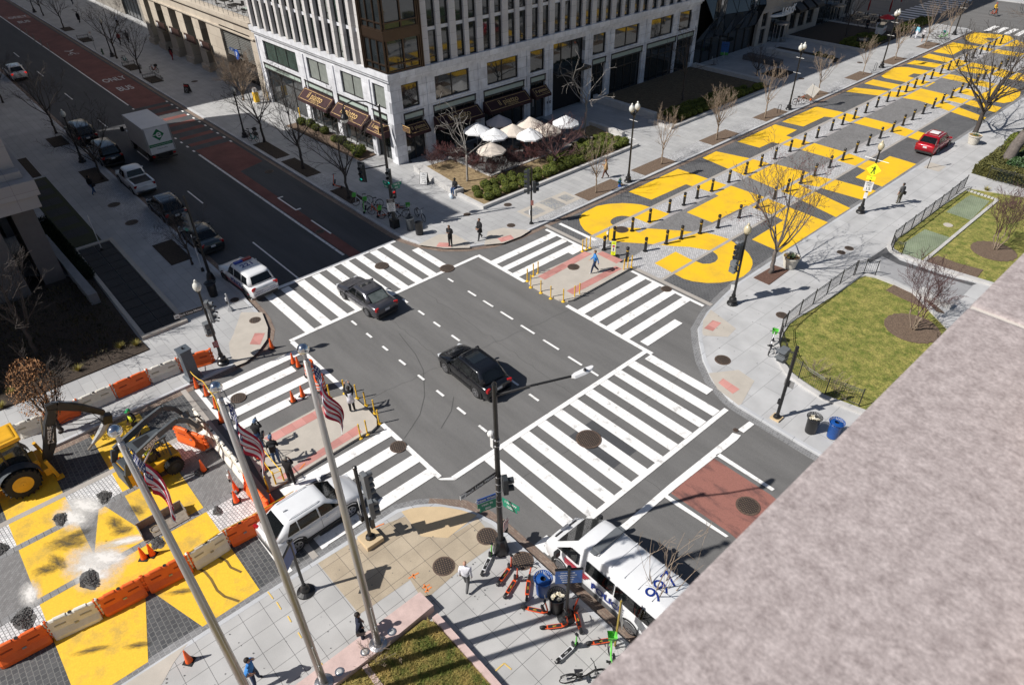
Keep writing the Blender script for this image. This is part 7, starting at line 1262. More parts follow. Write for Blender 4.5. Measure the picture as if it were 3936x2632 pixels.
def person(label, p, head, top=CBK, bot=CNV, shoe=SHB, hair=HRD, skin=SKIN, legs='stand', arms='down', h=1.75, z=.15, sleeve=True, coat=None, bag=None, hat=None, look=0, backpack=None, shorts=False, grp=None, hold=None, lean=0, cat='person', lh=None, seat=.47):
    k = h / 1.78; V = []; Ed = []; R_ = []; TG = []
    def v(p_, r): V.append(Vector(p_)); R_.append(r); return len(V) - 1
    def e(a, b_, t): Ed.append((a, b_)); TG.append(t)
    sit = legs == 'sit'; pz = seat + .1 if sit else .95; dz = pz - .95
    L = lambda x, y, zz: (x + lean * max(0, zz - .95), y, zz + dz)
    pel = v((0, 0, pz), .145); wst = v(L(0, 0, 1.1), .14); ch = v(L(0, 0, 1.3), .165); nk = v(L(.01, 0, 1.49), .062); hb = v(L(.03 + look * .02, 0, 1.57), .068); hm = v(L(.03 + look * .06, 0, 1.66), .098); ht = v(L(.02 + look * .07, 0, 1.735), .075); ns = v(L(.145 + look * .05, 0, 1.64), .014)
    e(pel, wst, 'b'); e(wst, ch, 't'); e(ch, nk, 't'); e(nk, hb, 's'); e(hb, hm, 's'); e(hm, ht, 's'); e(hm, ns, 's')
    for s_ in (1, -1):
        sh = v(L(0, s_ * .185, 1.41), .09); e(ch, sh, 't'); A = arms[0 if s_ > 0 else 1] if isinstance(arms, tuple) else arms
        el, wr, hd = {'down': ((-.03, .23, 1.13), (.03, .25, .89), (.05, .25, .80)), 'phone': ((-.02, .25, 1.15), (.24, .10, 1.22), (.31, .07, 1.26)), 'camera': ((.12, .27, 1.28), (.2, .09, 1.55), (.22, .05, 1.62)), 'up': ((.16, .22, 1.5), (.36, .12, 1.68), (.43, .1, 1.74)), 'fwd': ((.16, .22, 1.62), (.3, .1, 1.8), (.33, .07, 1.88)), 'swingf': ((.06, .22, 1.15), (.25, .2, 1.0), (.32, .19, .97)), 'swingb': ((-.14, .22, 1.16), (-.2, .24, .93), (-.2, .24, .84)), 'hip': ((-.1, .34, 1.18), (.06, .2, 1.03), (.11, .14, 1.02)), 'pocket': ((-.08, .27, 1.13), (.03, .2, .95), (.08, .17, .9)), 'face': ((.12, .24, 1.3), (.14, .12, 1.52), (.13, .08, 1.6)), 'lap': ((.02, .24, 1.14), (.2, .12, 1.02), (.27, .08, 1.0)), 'side': ((0, .4, 1.3), (.05, .6, 1.2), (.07, .68, 1.18))}[A]
        q = lambda a: L(a[0], s_ * a[1], a[2])
        E_ = v(q(el), .058); W_ = v(q(wr), .04); H_ = v(q(hd), .036); e(sh, E_, 't'); e(E_, W_, 't' if sleeve else 's'); e(W_, H_, 's')
        d = (V[H_] - V[W_]).normalized(); sd = d.cross(Vector((0, 0, 1))) if abs(d.z) < .9 else Vector((1, 0, 0)); sd.normalize(); cu = Vector((0, 0, -1)) if abs(d.z) < .9 else Vector((0, -s_, 0))
        for fi in range(5):
            off = sd * (.028 - .018 * fi) if fi < 4 else sd * .04; ln = (.05, .056, .053, .043, .03)[fi]
            a = v(V[H_] + d * (.03 if fi < 4 else 0) + off, .0095); c_ = v(V[a] + d * ln * .7 + cu * ln * .25 + (sd * .01 if fi == 4 else Vector()), .0085); f_ = v(V[c_] + d * ln * .3 + cu * ln * .7, .0075); e(H_, a, 's'); e(a, c_, 's'); e(c_, f_, 's')
        hip = v((0, s_ * .09, pz - .03), .112); e(pel, hip, 'b')
        if sit: kn, an, to = (.42, .12, pz + .0), (.43, .12, .08), (.55, .13, .04)
        elif legs == 'walk': kn, an, to = (((.16, .09, .52), (.24, .09, .09), (.37, .1, .05)) if s_ > 0 else ((-.02, .09, .5), (-.3, .09, .16), (-.2, .1, .06)))
        elif legs == 'wide': kn, an, to = (.03, .17, .5), (0, .24, .08), (.13, .27, .04)
        else: kn, an, to = (.02, .1, .5), (0, .11, .08), (.13, .13, .04)
        q = lambda a: (a[0], s_ * a[1], a[2]); K_ = v(q(kn), .08); A_ = v(q(an), .058); T_ = v(q(to), .036); e(hip, K_, 'b'); e(K_, A_, 's' if shorts else 'b'); e(A_, T_, 'f')
    me = bpy.data.meshes.new('person'); me.from_pydata([tuple(x * k) for x in V], Ed, []); o = bpy.data.objects.new('tmp', me); COL.objects.link(o)
    sk = o.modifiers.new('s', 'SKIN'); sb = o.modifiers.new('d', 'SUBSURF'); sb.levels = 1; sb.render_levels = 1
    for i, r in enumerate(R_): me.skin_vertices[0].data[i].radius = (r * k, r * k)
    me.skin_vertices[0].data[0].use_root = True
    bpy.context.view_layer.update(); m2 = bpy.data.meshes.new_from_object(o.evaluated_get(bpy.context.evaluated_depsgraph_get())); bpy.data.objects.remove(o)
    m2.name = 'person'; m2.materials.clear()
    for m in (skin, top, bot, shoe): m2.materials.append(m)
    ix = {'s': 0, 't': 1, 'b': 2, 'f': 3}; SG_ = [(V[a] * k, V[c_] * k, ix[t], max(R_[a], R_[c_]) * k) for (a, c_), t in zip(Ed, TG)]
    for pg in m2.polygons:
        c_ = pg.center; best = 9; bi = 0
        for a, d, t, r in SG_:
            ab = d - a; tt = max(0, min(1, (c_ - a).dot(ab) / max(1e-9, ab.length_squared))); dd = (c_ - a - ab * tt).length - r * .8
            if dd < best: best = dd; bi = t
        pg.material_index = bi; pg.use_smooth = True
    t = bpy.data.objects.new('person', m2); COL.objects.link(t); t.location = (p[0], p[1], z); t.rotation_euler = (0, 0, head); tag(t, label, cat, grp)
    hp = V[hm] * k
    if hair or hat:
        b = B(); b.sph(tuple(hp + Vector((-.018, 0, .03)) * k), .108 * k, 12, 8, (1.0, .95, 1.02)); hh = b.ob('hair' if not hat else 'hat', hat or hair, t, smooth=True)
        if hat: b = B(); b.cb(tuple(hp + Vector((.11, 0, .04)) * k), (.12, .15, .02)); b.ob('brim', hat, hh)
        for v_ in hh.data.vertices:  # open the face
            q = v_.co - hp
            if q.x > .02 * k and q.z < .035 * k: v_.co.x = hp.x + .0
            if not lh and q.z < -.06 * k: v_.co.z = hp.z - .055 * k
            if lh and q.z < -.03 * k: v_.co.z -= .12
    b = B()
    for s_ in (1, -1): b.sph((hp.x + .092 * k, s_ * .033 * k, hp.z + .01 * k), .012 * k, 6, 4)
    b.ob('eyes', HRD, t)
    if coat:
        m_, z1, fl = coat; b = B(); zz0 = 1.36 + dz; R2 = []
        for f in (0, .3, .6, 1): zc = zz0 + (z1 - zz0) * f; R2.append([((.13 + fl * f) * math.cos(2 * PI * j / 16) * k + lean * max(0, zc - .95) * k, (.165 + fl * f - .02 * math.sin(PI * f)) * math.sin(2 * PI * j / 16) * k, zc * k) for j in range(16)])
        b.rings([r[::-1] for r in R2]); b.ob('coat', m_, t, smooth=True)
    if backpack: b = B(); b.cb((-.22 * k, 0, (1.22 + dz) * k), (.16, .28, .42)); b.ob('backpack', backpack, t, bev=.04)
    if bag: b = B(); b.cb(((.0) * k, -.27 * k, (.92 + dz) * k), (.32, .12, .26), 0, .1); b.tube([(0, -.22 * k, (1.05 + dz) * k), (-.02, .08 * k, (1.46 + dz) * k)], .015, 5); b.ob('bag', bag, t, bev=.03)
    if hold == 'phone': b = B(); b.cb(tuple((Vector(L(.33, 0, 1.3))) * k), (.02, .08, .14), 0, 0, .5); b.ob('phone', SBL, t)
    if hold == 'camera': b = B(); b.cb(tuple((Vector(L(.23, 0, 1.63))) * k), (.08, .15, .1)); b.tube([tuple(Vector(L(.25, 0, 1.63)) * k), tuple(Vector(L(.40, 0, 1.62)) * k)], .045, 10); b.ob('camera', SBL, t)
    if hold == 'upphone': b = B(); b.cb(tuple((Vector(L(.45, 0, 1.8))) * k), (.015, .15, .08)); b.ob('phone', SGW, t)
    if hold == 'paper': b = B(); b.cb(tuple((Vector(L(.1, -.22, 1.0))) * k), (.22, .02, .3), 0, 0, .3); b.ob('folder', SGW, t)
    return t
cz = -PI / 2  # facing the camera side
person('man in a bright blue shirt and jeans walking over the north island', (-26.72,31.25), -2.2, CBL, CDJ, SHW, HRB, legs='walk', arms=('swingb', 'swingf'))
person('woman in black looking down at her phone on the corner ramp', (-36.61,26.34), -1.2, CBK, CBK, SHB, HRB, arms='phone', hold='phone', lh=1, coat=(CBK, .82, .03), look=1)
person('woman in a black coat holding papers behind the corner ramp', (-35.88,28.58), -1.5, CBK, CBK, SHB, HRB, legs='walk', arms='lap', coat=(CBK, .65, .06), bag=cloth('teal', (.02, .12, .12)), hold='paper')
person('man in a dark jacket sitting on the granite seat wall with bags', (-43.54,32.28), -1.3, CBK, CJN, cloth('shoe_brown', (.2, .08, .03)), None, SKIND, legs='sit', arms='lap', hat=CBK, seat=.5)
t = E('shopping_bags', 'white plastic bags at the feet of the seated man', 'bag', (-43.24,31.51, .15)); b = B(); b.sph((0, 0, .17), .2, 8, 6, (1, .8, 1)); b.ob('bag', SGW, t); b = B(); b.sph((.25, -.1, .16), .17, 8, 6, (.9, .9, 1.1)); b.ob('bag', cloth('pale_blue', (.5, .6, .7)), t)
person('woman in a tan coat and dark boots striding on the far pavement', (-36.80,43.70), -2.5, CTN, cloth('brown', (.12, .05, .03)), SHB, HRB, legs='walk', arms='phone', coat=(CTN, .85, .08))
person('man in a dark t-shirt with camera pouches on the pavement by the mural', (-17.10,56.87), 2.6, CGR, CKH, SHB, HRD, arms=('down', 'lap'), legs='stand', sleeve=False, bag=SBL)
person('man in a white shirt and grey trousers walking by the white scooter', (-13.56,9.18), 2.2, CWH, CGR, SHB, None, legs='walk', arms='down', h=1.8)
person('police officer in dark uniform leaning at the right flagpole', (-14.54,4.87), 1.1, CNV, CNV, SHB, HRD, legs='wide', arms='hip', h=1.82, bag=SBL)
o = [x for x in bpy.data.objects if x.name.startswith('person')][-1]; text('METRO', frame((-.165, 0, 1.42), (0, -1, 0), (0, 0, 1)), .09, SGW, o, 'lettering'); text('POLICE', frame((-.165, 0, 1.34), (0, -1, 0), (0, 0, 1)), .09, SGW, o, 'lettering')
person('man in a blue short sleeved shirt and jeans at the bottom edge', (-15.70,1.09), .9, CBL, CDJ, SHB, HRD, legs='wide', arms=('face', 'hip'), sleeve=False, h=1.78)
person('photographer in black with blue cap crouching toward his camera by the tape', (-26.83,6.59), 2.6, CBK, CJN, SHB, None, arms='camera', hat=cloth('cap_blue', (.08, .14, .24)), hold='camera', bag=SBL, lean=.3, h=1.7)
person('photographer with backpack and jeans beside the tripod', (-25.27,6.69), 2.7, CBK, CJN, SHW, None, arms='phone', hat=cloth('cap_blue', (.08, .14, .24)), backpack=CBK, hold='camera', lean=.1, h=1.8)
person('man in a black leather jacket seen from behind by the yellow posts', (-23.55,6.61), 2.3, CBK, CBK, SHB, HRG, arms='face', h=1.85)
person('woman with arms raised taking a picture on the south island', (-25.99,11.42), 2.8, CBK, CBK, SHB, HRD, arms='up', hold='upphone', coat=(CWH, .72, .05), legs='stand')
t = E('tripod', 'black camera tripod between the two photographers', 'tripod', (-26.04,6.55, .15)); b = B(); 
for a in (0, 2.1, 4.2): b.tube([(0, 0, 1.25), (.45 * math.cos(a), .45 * math.sin(a), 0)], .018, 5)
b.ob('legs', SBL, t); b = B(); b.cb((0, 0, 1.35), (.2, .12, .12)); b.ob('head', SBL, t)
t = person('worker in a yellow vest and green hat behind the loader arms', (-32.28,2.36), -1, CBK, CNV, SHB, None, arms='lap', coat=(CVS, .98, .03), hat=cloth('helmet_green', (.02, .3, .1)), z=.02)
person('person in black with a shoulder bag walking in the shade at the left', (-65.19,9.62), 2.2, CBK, CJN, SHB, HRD, legs='walk', bag=CBK)
person('woman in black top and red skirt on the far pavement', (-104.08,30.81), 2.4, CBK, CRD, SHB, HRD, legs='walk', coat=(CRD, .75, .02), lh=1)
person('person in a long black coat near the far dark paving squares', (-138.68,28.34), 2.4, CBK, CBK, SHB, HRD, legs='walk', coat=(CBK, .5, .08))
person('person in a white jacket before the far glass frontage', (-131.20,32.08), 2.4, CWH, CBK, SHB, HRD)
person('person in a dark red top walking behind the bare tree', (-118.32,28.44), 2.4, CRD, CBK, SHB, HRD, legs='walk')
person('person in dark clothes walking beside the one in red', (-118.58,29.68), 2.4, CGR, CBK, SHB, HRD, legs='walk')
person('person in black at the top edge near the far tree pits', (-156.35,31.93), -.8, CBK, CNV, SHB, HRD, legs='walk')
person('walker in grey and dark trousers, left of the three in sunlight', (-39.00,110.58), -1.8, CGR, CNV, SHB, HRG, legs='walk'); person('walker in a light blue shirt and white trousers', (-38.33,110.57), -1.8, CLB, CWH, SHB, HRB, legs='walk'); person('walker in a pale hoodie and black shorts', (-36.93,109.17), 1.5, cloth('pale_grey', (.5, .48, .5)), CBK, SHW, None, hat=cloth('cap_pale', (.5, .5, .5)), legs='walk', shorts=True)
person('waiter in black standing on the far shaded terrace', (-45.32,110.28), -1, CBK, CBK, SHB, HRD, arms='lap'); person('person with a white apron behind the food cart', (-44.49,111.89), -1, CBK, CWH, SHB, HRD)
person('cyclist in a yellow jacket at the far cross street', (-36.05,133.24), -.5, YPL, CBK, SHB, None, legs='sit', hat=cloth('helmet_red', (.4, .03, .03)), arms='lap', z=.25, seat=.75)
# ---------------- bicycles and scooters ----------------
LIME = mat('lime_green', (.16, .62, .10), .4); SCO = mat('scooter_orange', (.75, .09, .02), .35); SCW = mat('scooter_white', (.7, .7, .72), .3); TEAL = mat('bike_teal', (.02, .3, .28), .4); ORB = mat('bike_orange', (.65, .10, .02), .4)
def ring(b, c, r, t, n=20, ax='y'):
    R_ = []
    for i in range(n + 1):
        a = 2 * PI * i / n; R_.append([(c[0] + (r + t * math.cos(q)) * math.cos(a), c[1] + t * math.sin(q), c[2] + (r + t * math.cos(q)) * math.sin(a)) for q in (0, PI / 2, PI, 3 * PI / 2)])
    b.rings(R_, False)
def bicycle(label, p, rz, fm, bk=None, hv=True, z=.15, tilt=.08, grp=None):
    t = E('bicycle', label, 'bicycle', (p[0], p[1], z), rz, grp); t.rotation_euler = (tilt, 0, rz)
    for x in (-.55, .55):
        b = B(); ring(b, (x, 0, .34), .32, .022); w_ = b.ob('wheel', TYRE, t); b = B()
        for k in range(8): b.tube([(x, 0, .34), (x + .31 * math.cos(k * PI / 4), 0, .34 + .31 * math.sin(k * PI / 4))], .004, 3, False)
        b.lathe((x, 0, .34), [(.06, -.03), (.06, .03)], 8) if False else b.cb((x, 0, .34), (.1, .07, .1)); b.ob('spokes', SBACK, w_)
    q = .035 if hv else .02; b = B(); b.tube([(.55, 0, .34), (.42, 0, .95), (.4, 0, 1.02)], q * .8, 6); b.tube([(.45, 0, .8), (.1, 0, .38), (-.1, 0, .34)], q, 6); b.tube([(-.1, 0, .34), (-.2, 0, .82)], q * .8, 6); b.tube([(-.1, 0, .34), (-.55, 0, .34)], q * .6, 5); b.tube([(-.17, 0, .7), (-.55, 0, .34)], q * .6, 5)
    if not hv: b.tube([(.44, 0, .85), (-.18, 0, .78)], q, 5)
    b.ob('frame', fm, t); b = B(); b.rings([[(-.35, -.08, .86), (-.35, .08, .86), (-.35, .08, .92), (-.35, -.08, .92)], [(-.05, -.03, .88), (-.05, .03, .88), (-.05, .03, .93), (-.05, -.03, .93)]]); b.ob('saddle', SBL, t)
    b = B(); b.tube([(.3, -.3, 1.08), (.38, -.15, 1.05), (.38, .15, 1.05), (.3, .3, 1.08)], .016, 5); b.ob('handlebar', SBL, t)
    b = B()
    for a0 in (.3,): b.rings([[(-.55 + r * math.cos(a), y, .34 + r * math.sin(a)) for r, y in ((.37, -.05), (.38, 0), (.37, .05))] for a in [a0 + i * .22 for i in range(11)]], False, False); b.rings([[(.55 + r * math.cos(a), y, .34 + r * math.sin(a)) for r, y in ((.37, -.04), (.38, 0), (.37, .04))] for a in [.4 + i * .22 for i in range(9)]], False, False)
    b.ob('mudguard', SBL, t); b = B(); b.tube([(-.1, -.1, .34), (-.1, .1, .34)], .07, 10); b.cb((-.02, .13, .26), (.1, .08, .02)); b.cb((-.18, -.13, .42), (.1, .08, .02)); b.ob('crank', SBL, t)
    if bk: b = B(); b.rings([[(x, y, z_) for x, y in ((.42 + l, -w), (.42 + l + .02, w), (.42 + .3 + l * 2, w), (.42 + .3 + l * 2, -w))] for l, w, z_ in ((.03, .12, .82), (0, .18, 1.08))], False); b.sheet([(.45, -.12), (.45, .12), (.78, .12), (.78, -.12)], .83); b.ob('basket', bk, t)
    return t
GB = 'green basket share bicycles at the mast'
b0 = bicycle('share bicycle with green basket at the mast foot, leftmost of the row', (-47.18,25.38), -2.0, SCW, LIME, grp=GB)
for l, p, a in (('second from the left in the row', (-46.02,25.65), -1.9), ('standing left of the mast', (-43.57,25.49), -2.3), ('just right of the mast', (-42.96,26.13), -2.0), ('behind the litter bins', (-42.41,26.70), 2.6)): t = dup(b0, (*p, .15), a, 'share bicycle with green basket at the mast foot, ' + l, group=GB)
bicycle('orange share bicycle in the row before the mast', (-44.68,25.23), -2.5, ORB, None); bicycle('dark and white share bicycle at the right end of the row', (-41.71,27.28), -.1, SCW, None)
bicycle('orange share bicycle lying flat sideways behind the sign plate', (-44.95,27.68), 0, ORB, None).rotation_euler = (1.3, 0, .2)
bicycle('white share bicycle with green basket by the curved fence', (-13.78,32.29), 2.0, SCW, LIME); bicycle('orange bicycle parked near the far tree pit', (-99.81,26.89), .35, ORB, SBL); bicycle('teal and black bicycle by the far tree pit', (-107.32,25.64), .2, TEAL, None)
bicycle('teal share bicycle at the lamp foot on the left pavement, front', (-67.06,25.18), .3, TEAL, SBL); bicycle('dark share bicycle just behind the teal one at the lamp', (-68.46,25.59), .5, BINB, SBL)
bicycle('red bicycle leaning by the second twin lamp', (-35.21,73.46), 1.1, ORB, None, False); bicycle('pale green share bicycle parked far up the plaza pavement', (-36.07,112.42), .7, SCW, TEAL); bicycle('bicycle with a bright green fork beside the pale one', (-35.52,112.42), .5, LIME, None)
bicycle('green basket bicycle cut by the parapet at the bottom', (-7.50,11.09), 2.4, LIME, LIME); bicycle('black bicycle at the very bottom beside the parapet', (-7.78,9.92), 1.0, BINB, None); bicycle('bicycle of the far cyclist in the yellow jacket', (-35.99,133.04), -.5, ORB, None, z=.02)
def scooter(label, p, rz, m, grp=None, bar=None, tilt=.12):
    t = E('scooter', label, 'scooter', (p[0], p[1], .15), rz, grp); t.rotation_euler = (tilt, 0, rz)
    b = B(); b.rings([[(x, y, z) for y, z in ((-w, .13), (w, .13), (w, .18), (-w, .18))] for x, w in ((-.42, .05), (-.3, .085), (.25, .085), (.36, .05))]); b.ob('deck', m, t, bev=.015); b = B(); b.box(-.3, -.06, .18, .22, .06, .188); dk_ = b.ob('deck_mat', TRIM, t); text('lime' if m is SCW else 'spin', frame((-.05, 0, .19), (1, 0, 0), (0, 1, 0)), .09, YPL if m is SCO else SGW, dk_)
    b = B(); b.tube([(.3, 0, .16), (.46, 0, .2), (.46, 0, .36), (.36, 0, 1.05)], [.04, .04, .035, .028], 7); b.ob('stem', bar or m, t); b = B(); b.tube([(.3, -.24, 1.1), (.36, -.1, 1.08), (.36, .1, 1.08), (.3, .24, 1.1)], .018, 5); b.cb((.36, 0, 1.1), (.1, .12, .05)); b.ob('handlebar', SBL, t)
    for x in (-.5, .5): b = B(); ring(b, (x, 0, .12), .085, .035, 14); b.tube([(x, -.03, .12), (x, .03, .12)], .08, 10); b.ob('wheel', TYRE, t)
    b = B(); b.rings([[(-.5 + .15 * math.cos(a), y, .12 + .15 * math.sin(a)) for y in (-.05, .05)] for a in [.2 + .3 * i for i in range(9)]], False, False); b.ob('mudguard', SBL, t); b = B(); b.cb((.27, 0, .45), (.09, .1, .42), 0, 0, -.2); b.ob('battery', SBL, t); return t
SCG = 'orange share scooters around the bins'
def dst(a, c_): return math.atan2(c_[1] - a[1], c_[0] - a[0])
first = None
for l, a, c_ in (('leftmost of the pair nearest the rusty cover', (-12.81,10.23), (-13.08,11.18)), ('in front of the leftmost one', (-12.19,10.05), (-12.52,11.01)), ('upright pointing away beside the blue bin', (-11.53,10.61), (-12.19,11.37)), ('left of the black bin', (-11.25,10.31), (-10.52,10.81)), ('lying toward the sign foot', (-10.12,10.32), (-9.67,10.97)), ('right of the sign post', (-9.16,11.22), (-9.89,11.68)), ('at the right end beside the yellow edged post', (-8.50,11.15), (-8.05,11.85))):
    mid = ((a[0] + c_[0]) / 2, (a[1] + c_[1]) / 2)
    if first is None: first = scooter('orange share scooter ' + l, mid, dst(a, c_), SCO, SCG)
    else: t = dup(first, (*mid, .15), 0, 'orange share scooter ' + l); t.rotation_euler = (.12, 0, dst(a, c_))
fw = None
for l, a, c_ in (('by the foot of the tall front pole', (-13.60,10.01), (-14.09,10.97)), ('in the foreground below the sign foot', (-8.88,9.68), (-8.87,10.74))):
    mid = ((a[0] + c_[0]) / 2, (a[1] + c_[1]) / 2); scooter('white and green share scooter ' + l, mid, dst(a, c_), SCW, None, LIME)
scooter('orange scooter standing on the setts left of the bicycle row', (-51.70,25.63), -2.9, SCO); scooter('white and green scooter beside the bicycles at the mast', (-45.71,25.06), -1.5, SCW, None, LIME); scooter('orange scooter among the bicycles at the mast', (-44.18,25.45), -1.8, SCO)
# ---------------- work zone ----------------
ORG = mat('barrier_orange', (.80, .115, .012), .55, col2=(.88, .17, .03), vs=1.5, fine=.06); WBR = mat('barrier_white', (.68, .64, .55), .6, col2=(.82, .79, .73), vs=2.5, fine=.1)
BOR = None; BWH = None
def barrier(label, a, c_, white, grp):
    a, c_ = Vector(a), Vector(c_); L_ = (c_ - a).length; d = math.atan2(c_.y - a.y, c_.x - a.x); m = (a + c_) / 2; t = E('water_barrier', label, 'barrier', (m.x, m.y, .03), d, grp); h = L_ / 2 - .06
    b = B(); pr = [(-.23, 0), (-.23, .18), (-.1, .42), (-.075, .88), (-.09, .93), (-.04, 1.0), (.04, 1.0), (.09, .93), (.075, .88), (.1, .42), (.23, .18), (.23, 0)]
    b.rings([[(x, y * (.8 if i in (0, 7) else 1), z) for y, z in pr] for i, x in enumerate((-h + .0, -h + .1, -h + .35, -.18, -.05, h - .35, h - .1, h))]); bd = b.ob('body', WBR if white else ORG, t, bev=.012)
    b = B()
    for x0, x1 in ((-h + .25, -.15), (.15, h - .25)): b.tube([(x0, 0, .96), (x1, 0, .96)], .085, 10)
    b.ob('top_roll', WBR if white else ORG, t, smooth=False); b = B(); b.tube([(0, 0, 1.0), (0, 0, 1.012)], .07, 12); b.ob('filler_cap', SBL, t)
    for s_ in (1, -1):
        b = B()
        for z in (.2, .45, .7): b.cb((s_ * (h + .06), 0, z), (.2, .14, .1))
        b.lathe((s_ * (h + .07), 0, .98), [(.055, -.9), (.055, .0), (.08, .02), (.08, .07), (.03, .09)], 10); b.ob('hinge_post', WBR if white else ORG, t, bev=.01)
    for s_ in (1, -1):
        for x in (-.45, .45): b = B(); b.cb((x, s_ * .094, .66), (.4, .02, .07)); b.ob('slot', mat('slot_dark', (.35, .05, .01), .7) if not white else mat('slot_pale', (.4, .36, .28), .7), t)
    b = B(); b.cb((.05, -.115, .42), (.14, .02, .1)); b.ob('badge', SBACK, t); return t
ro = 'barriers along the left pavement of the work zone'
# left row along x ~ -37
LR = [(-36.75, 10.1), (-36.75, 8.15), (-36.75, 5.9), (-36.8, 3.55), (-36.8, 1.2), (-36.85, -1.1), (-36.85, -3.3)]
P = pl(-35.39,7.70, -35.85,5.95, -35.99,4.29, -35.97,2.42, -36.00,0.61, -35.93,-0.89, -36.10,-2.33)
for i in range(6):
    w_ = i % 2 == 1; barrier(('white' if w_ else 'orange') + ' water barrier in the left row, ' + ['nearest the lamp foot beyond the cabinet', 'just below the grey cabinet', 'middle of the visible row', 'above the mulch pit', 'behind the backhoe bucket', 'behind the brown leafed tree'][i], P[i], P[i + 1], w_, None)
Q = pl(-23.02,-5.84, -22.89,-3.98, -22.60,-2.23, -22.44,-0.52, -22.26,1.30, -22.33,2.94, -22.24,4.28)
QL = ['at the bottom left corner', 'second from bottom left, by a rubble pile', 'third from bottom left', 'fourth from bottom left', 'before the steel bucket', 'nearest the tail of the white suv']
for i in range(6): w_ = i in (1, 4); barrier(('white' if w_ else 'orange') + ' water barrier in the front row, ' + QL[i], Q[i], Q[i + 1], w_, None)
barrier('orange water barrier turned beside the white suv tail', Q[6], (Q[6][0] + .1, Q[6][1] + 2.0), False, None)
# cross row
X0, X1 = Vector((-30.88,5.00)), Vector((-25.09,5.11))
for i in range(4): a = X0.lerp(X1, i / 4); c_ = X0.lerp(X1, (i + 1) / 4); barrier(f'grimy white water barrier across the street, {("farthest", "second farthest", "third", "fourth")[i]} from the mural edge', a, c_, True, None)
a = X1; c_ = Vector((-23.74,5.00)) 
a2 = Vector((-24.74,4.95)); a3 = Vector((-22.63,5.03)); barrier('orange water barrier across the street behind the middle flag', X1 + (a2 - X1) * .1, a2, False, None); barrier('orange water barrier joining the two rows by the cones', a2, a3, False, None)
t = barrier('old orange barrier hanging tilted from the loader grapple', (-30.18,3.75), (-28.62,4.57), False, None); t.location.z = .25; t.rotation_euler = (.1, .12, t.rotation_euler.z)
CON = mat('cone_orange', (.85, .12, .015), .5); CNW2 = mat('cone_white', (.7, .68, .66), .5)
cn = None
for l, p, z in [('by the ramp at the corner of the crosswalk', (-34.34,10.86), .02), ('left of the two near the box corner', (-32.13,11.12), .02), ('right of the two near the box corner', (-31.63,11.18), .02), ('left of the two on the crosswalk stripe', (-29.07,9.50), .02), ('right of the two on the crosswalk stripe', (-29.11,10.10), .02), ('under the yellow tape nearest the cabinet', (-33.86,6.07), .02), ('second along the yellow tape', (-32.84,6.22), .02), ('third along the yellow tape, by the ball finial', (-31.49,6.20), .02), ('fourth along the yellow tape behind the pole', (-30.18,5.94), .02),
   ('between photographers and barriers', (-25.33,6.07), .15), ('half hidden behind the left flag', (-26.26,6.21), .15), ('at the corner of the front barriers by the suv', (-23.14,5.38), .02), ('inside the zone beside the joining barrier', (-24.49,4.19), .02), ('dusty one near the post foot', (-27.46,3.84), .02), ('behind the front row, taller one', (-24.19,0.23), .02), ('behind the front row, smaller one', (-24.25,-0.10), .02), ('alone on the pavement at the bottom left', (-18.26,-0.43), .15), ('beside the loader cab', (-31.08,0.89), .02), ('behind the walk post base', (-25.12,4.45), .02)]:
    if cn is None:
        cn = E('traffic_cone', 'orange traffic cone ' + l, 'cone', (*p, z), .3, None); b = B(); b.box(-.19, -.19, 0, .19, .19, .035); b.ob('base', TYRE, cn, bev=.01); b = B(); b.lathe((0, 0, 0), [(.14, .035), (.128, .1), (.035, .72), (.028, .74)], 16); cb_ = b.ob('cone', CON, cn); b = B(); b.lathe((0, 0, 0), [(.100, .26), (.078, .38)], 16, False); b.lathe((0, 0, 0), [(.066, .46), (.055, .53)], 16, False); b.ob('reflective_collar', CNW2, cb_)
    else: dup(cn, (*p, z), random.random() * 3, 'orange traffic cone ' + l)
for l, p in (('nearer the yellow post', (-28.96,11.16)), ('behind the right flag, farther one', (-30.44,11.36))):
    t = E('traffic_barrel', 'orange and white traffic barrel ' + l, 'barrel', (*p, .02)); b = B(); b.lathe((0, 0, 0), [(.4, 0), (.4, .06), (.31, .08)], 20); b.ob('foot', TYRE, t); b = B(); b.lathe((0, 0, 0), [(.31, .06), (.31, .28), (.295, .29), (.295, .5), (.28, .51), (.28, .72), (.265, .73), (.265, .92), (.24, .98), (.05, 1.0)], 20); bb_ = b.ob('drum', CON, t); b = B()
    for z0, z1, r in ((.3, .42, .3), (.52, .64, .285), (.12, .22, .315)): b.lathe((0, 0, 0), [(r, z0), (r, z1)], 20, False)
    b.ob('white_band', CNW2, bb_); b = B(); b.tube([(-.12, 0, 1.0), (-.1, 0, 1.08), (.1, 0, 1.08), (.12, 0, 1.0)], .02, 5); b.ob('handle', CON, t)
b = B(); TP = [(-35.77,6.05), (-34.04,6.14), (-33.11,6.32), (-31.35,6.24), (-30.19,6.00)]
zt = [1.3, .8, .8, .8, .75]; Tp = [(x, y, zz) for (x, y), zz in zip(TP, zt)]
for p_, q_ in zip(Tp, Tp[1:]): m_ = Vector(p_).lerp(Vector(q_), .5) - Vector((0, 0, .07)); b.tube([p_, tuple(m_), q_], .025, 4)
tag(b.ob('caution_tape', YPL), 'yellow caution tape strung from the cabinet along the cones', 'tape')
b = B(); Tp = [(*Q[4], 1.05), (*Q[5], 1.12), (*Q[6], 1.1), (Q[6][0], Q[6][1] + 1.9, 1.1)]
for p_, q_ in zip(Tp, Tp[1:]): b.tube([p_, q_], .025, 4)
tag(b.ob('caution_tape', YPL), 'yellow caution tape along the front barriers by the suv', 'tape')
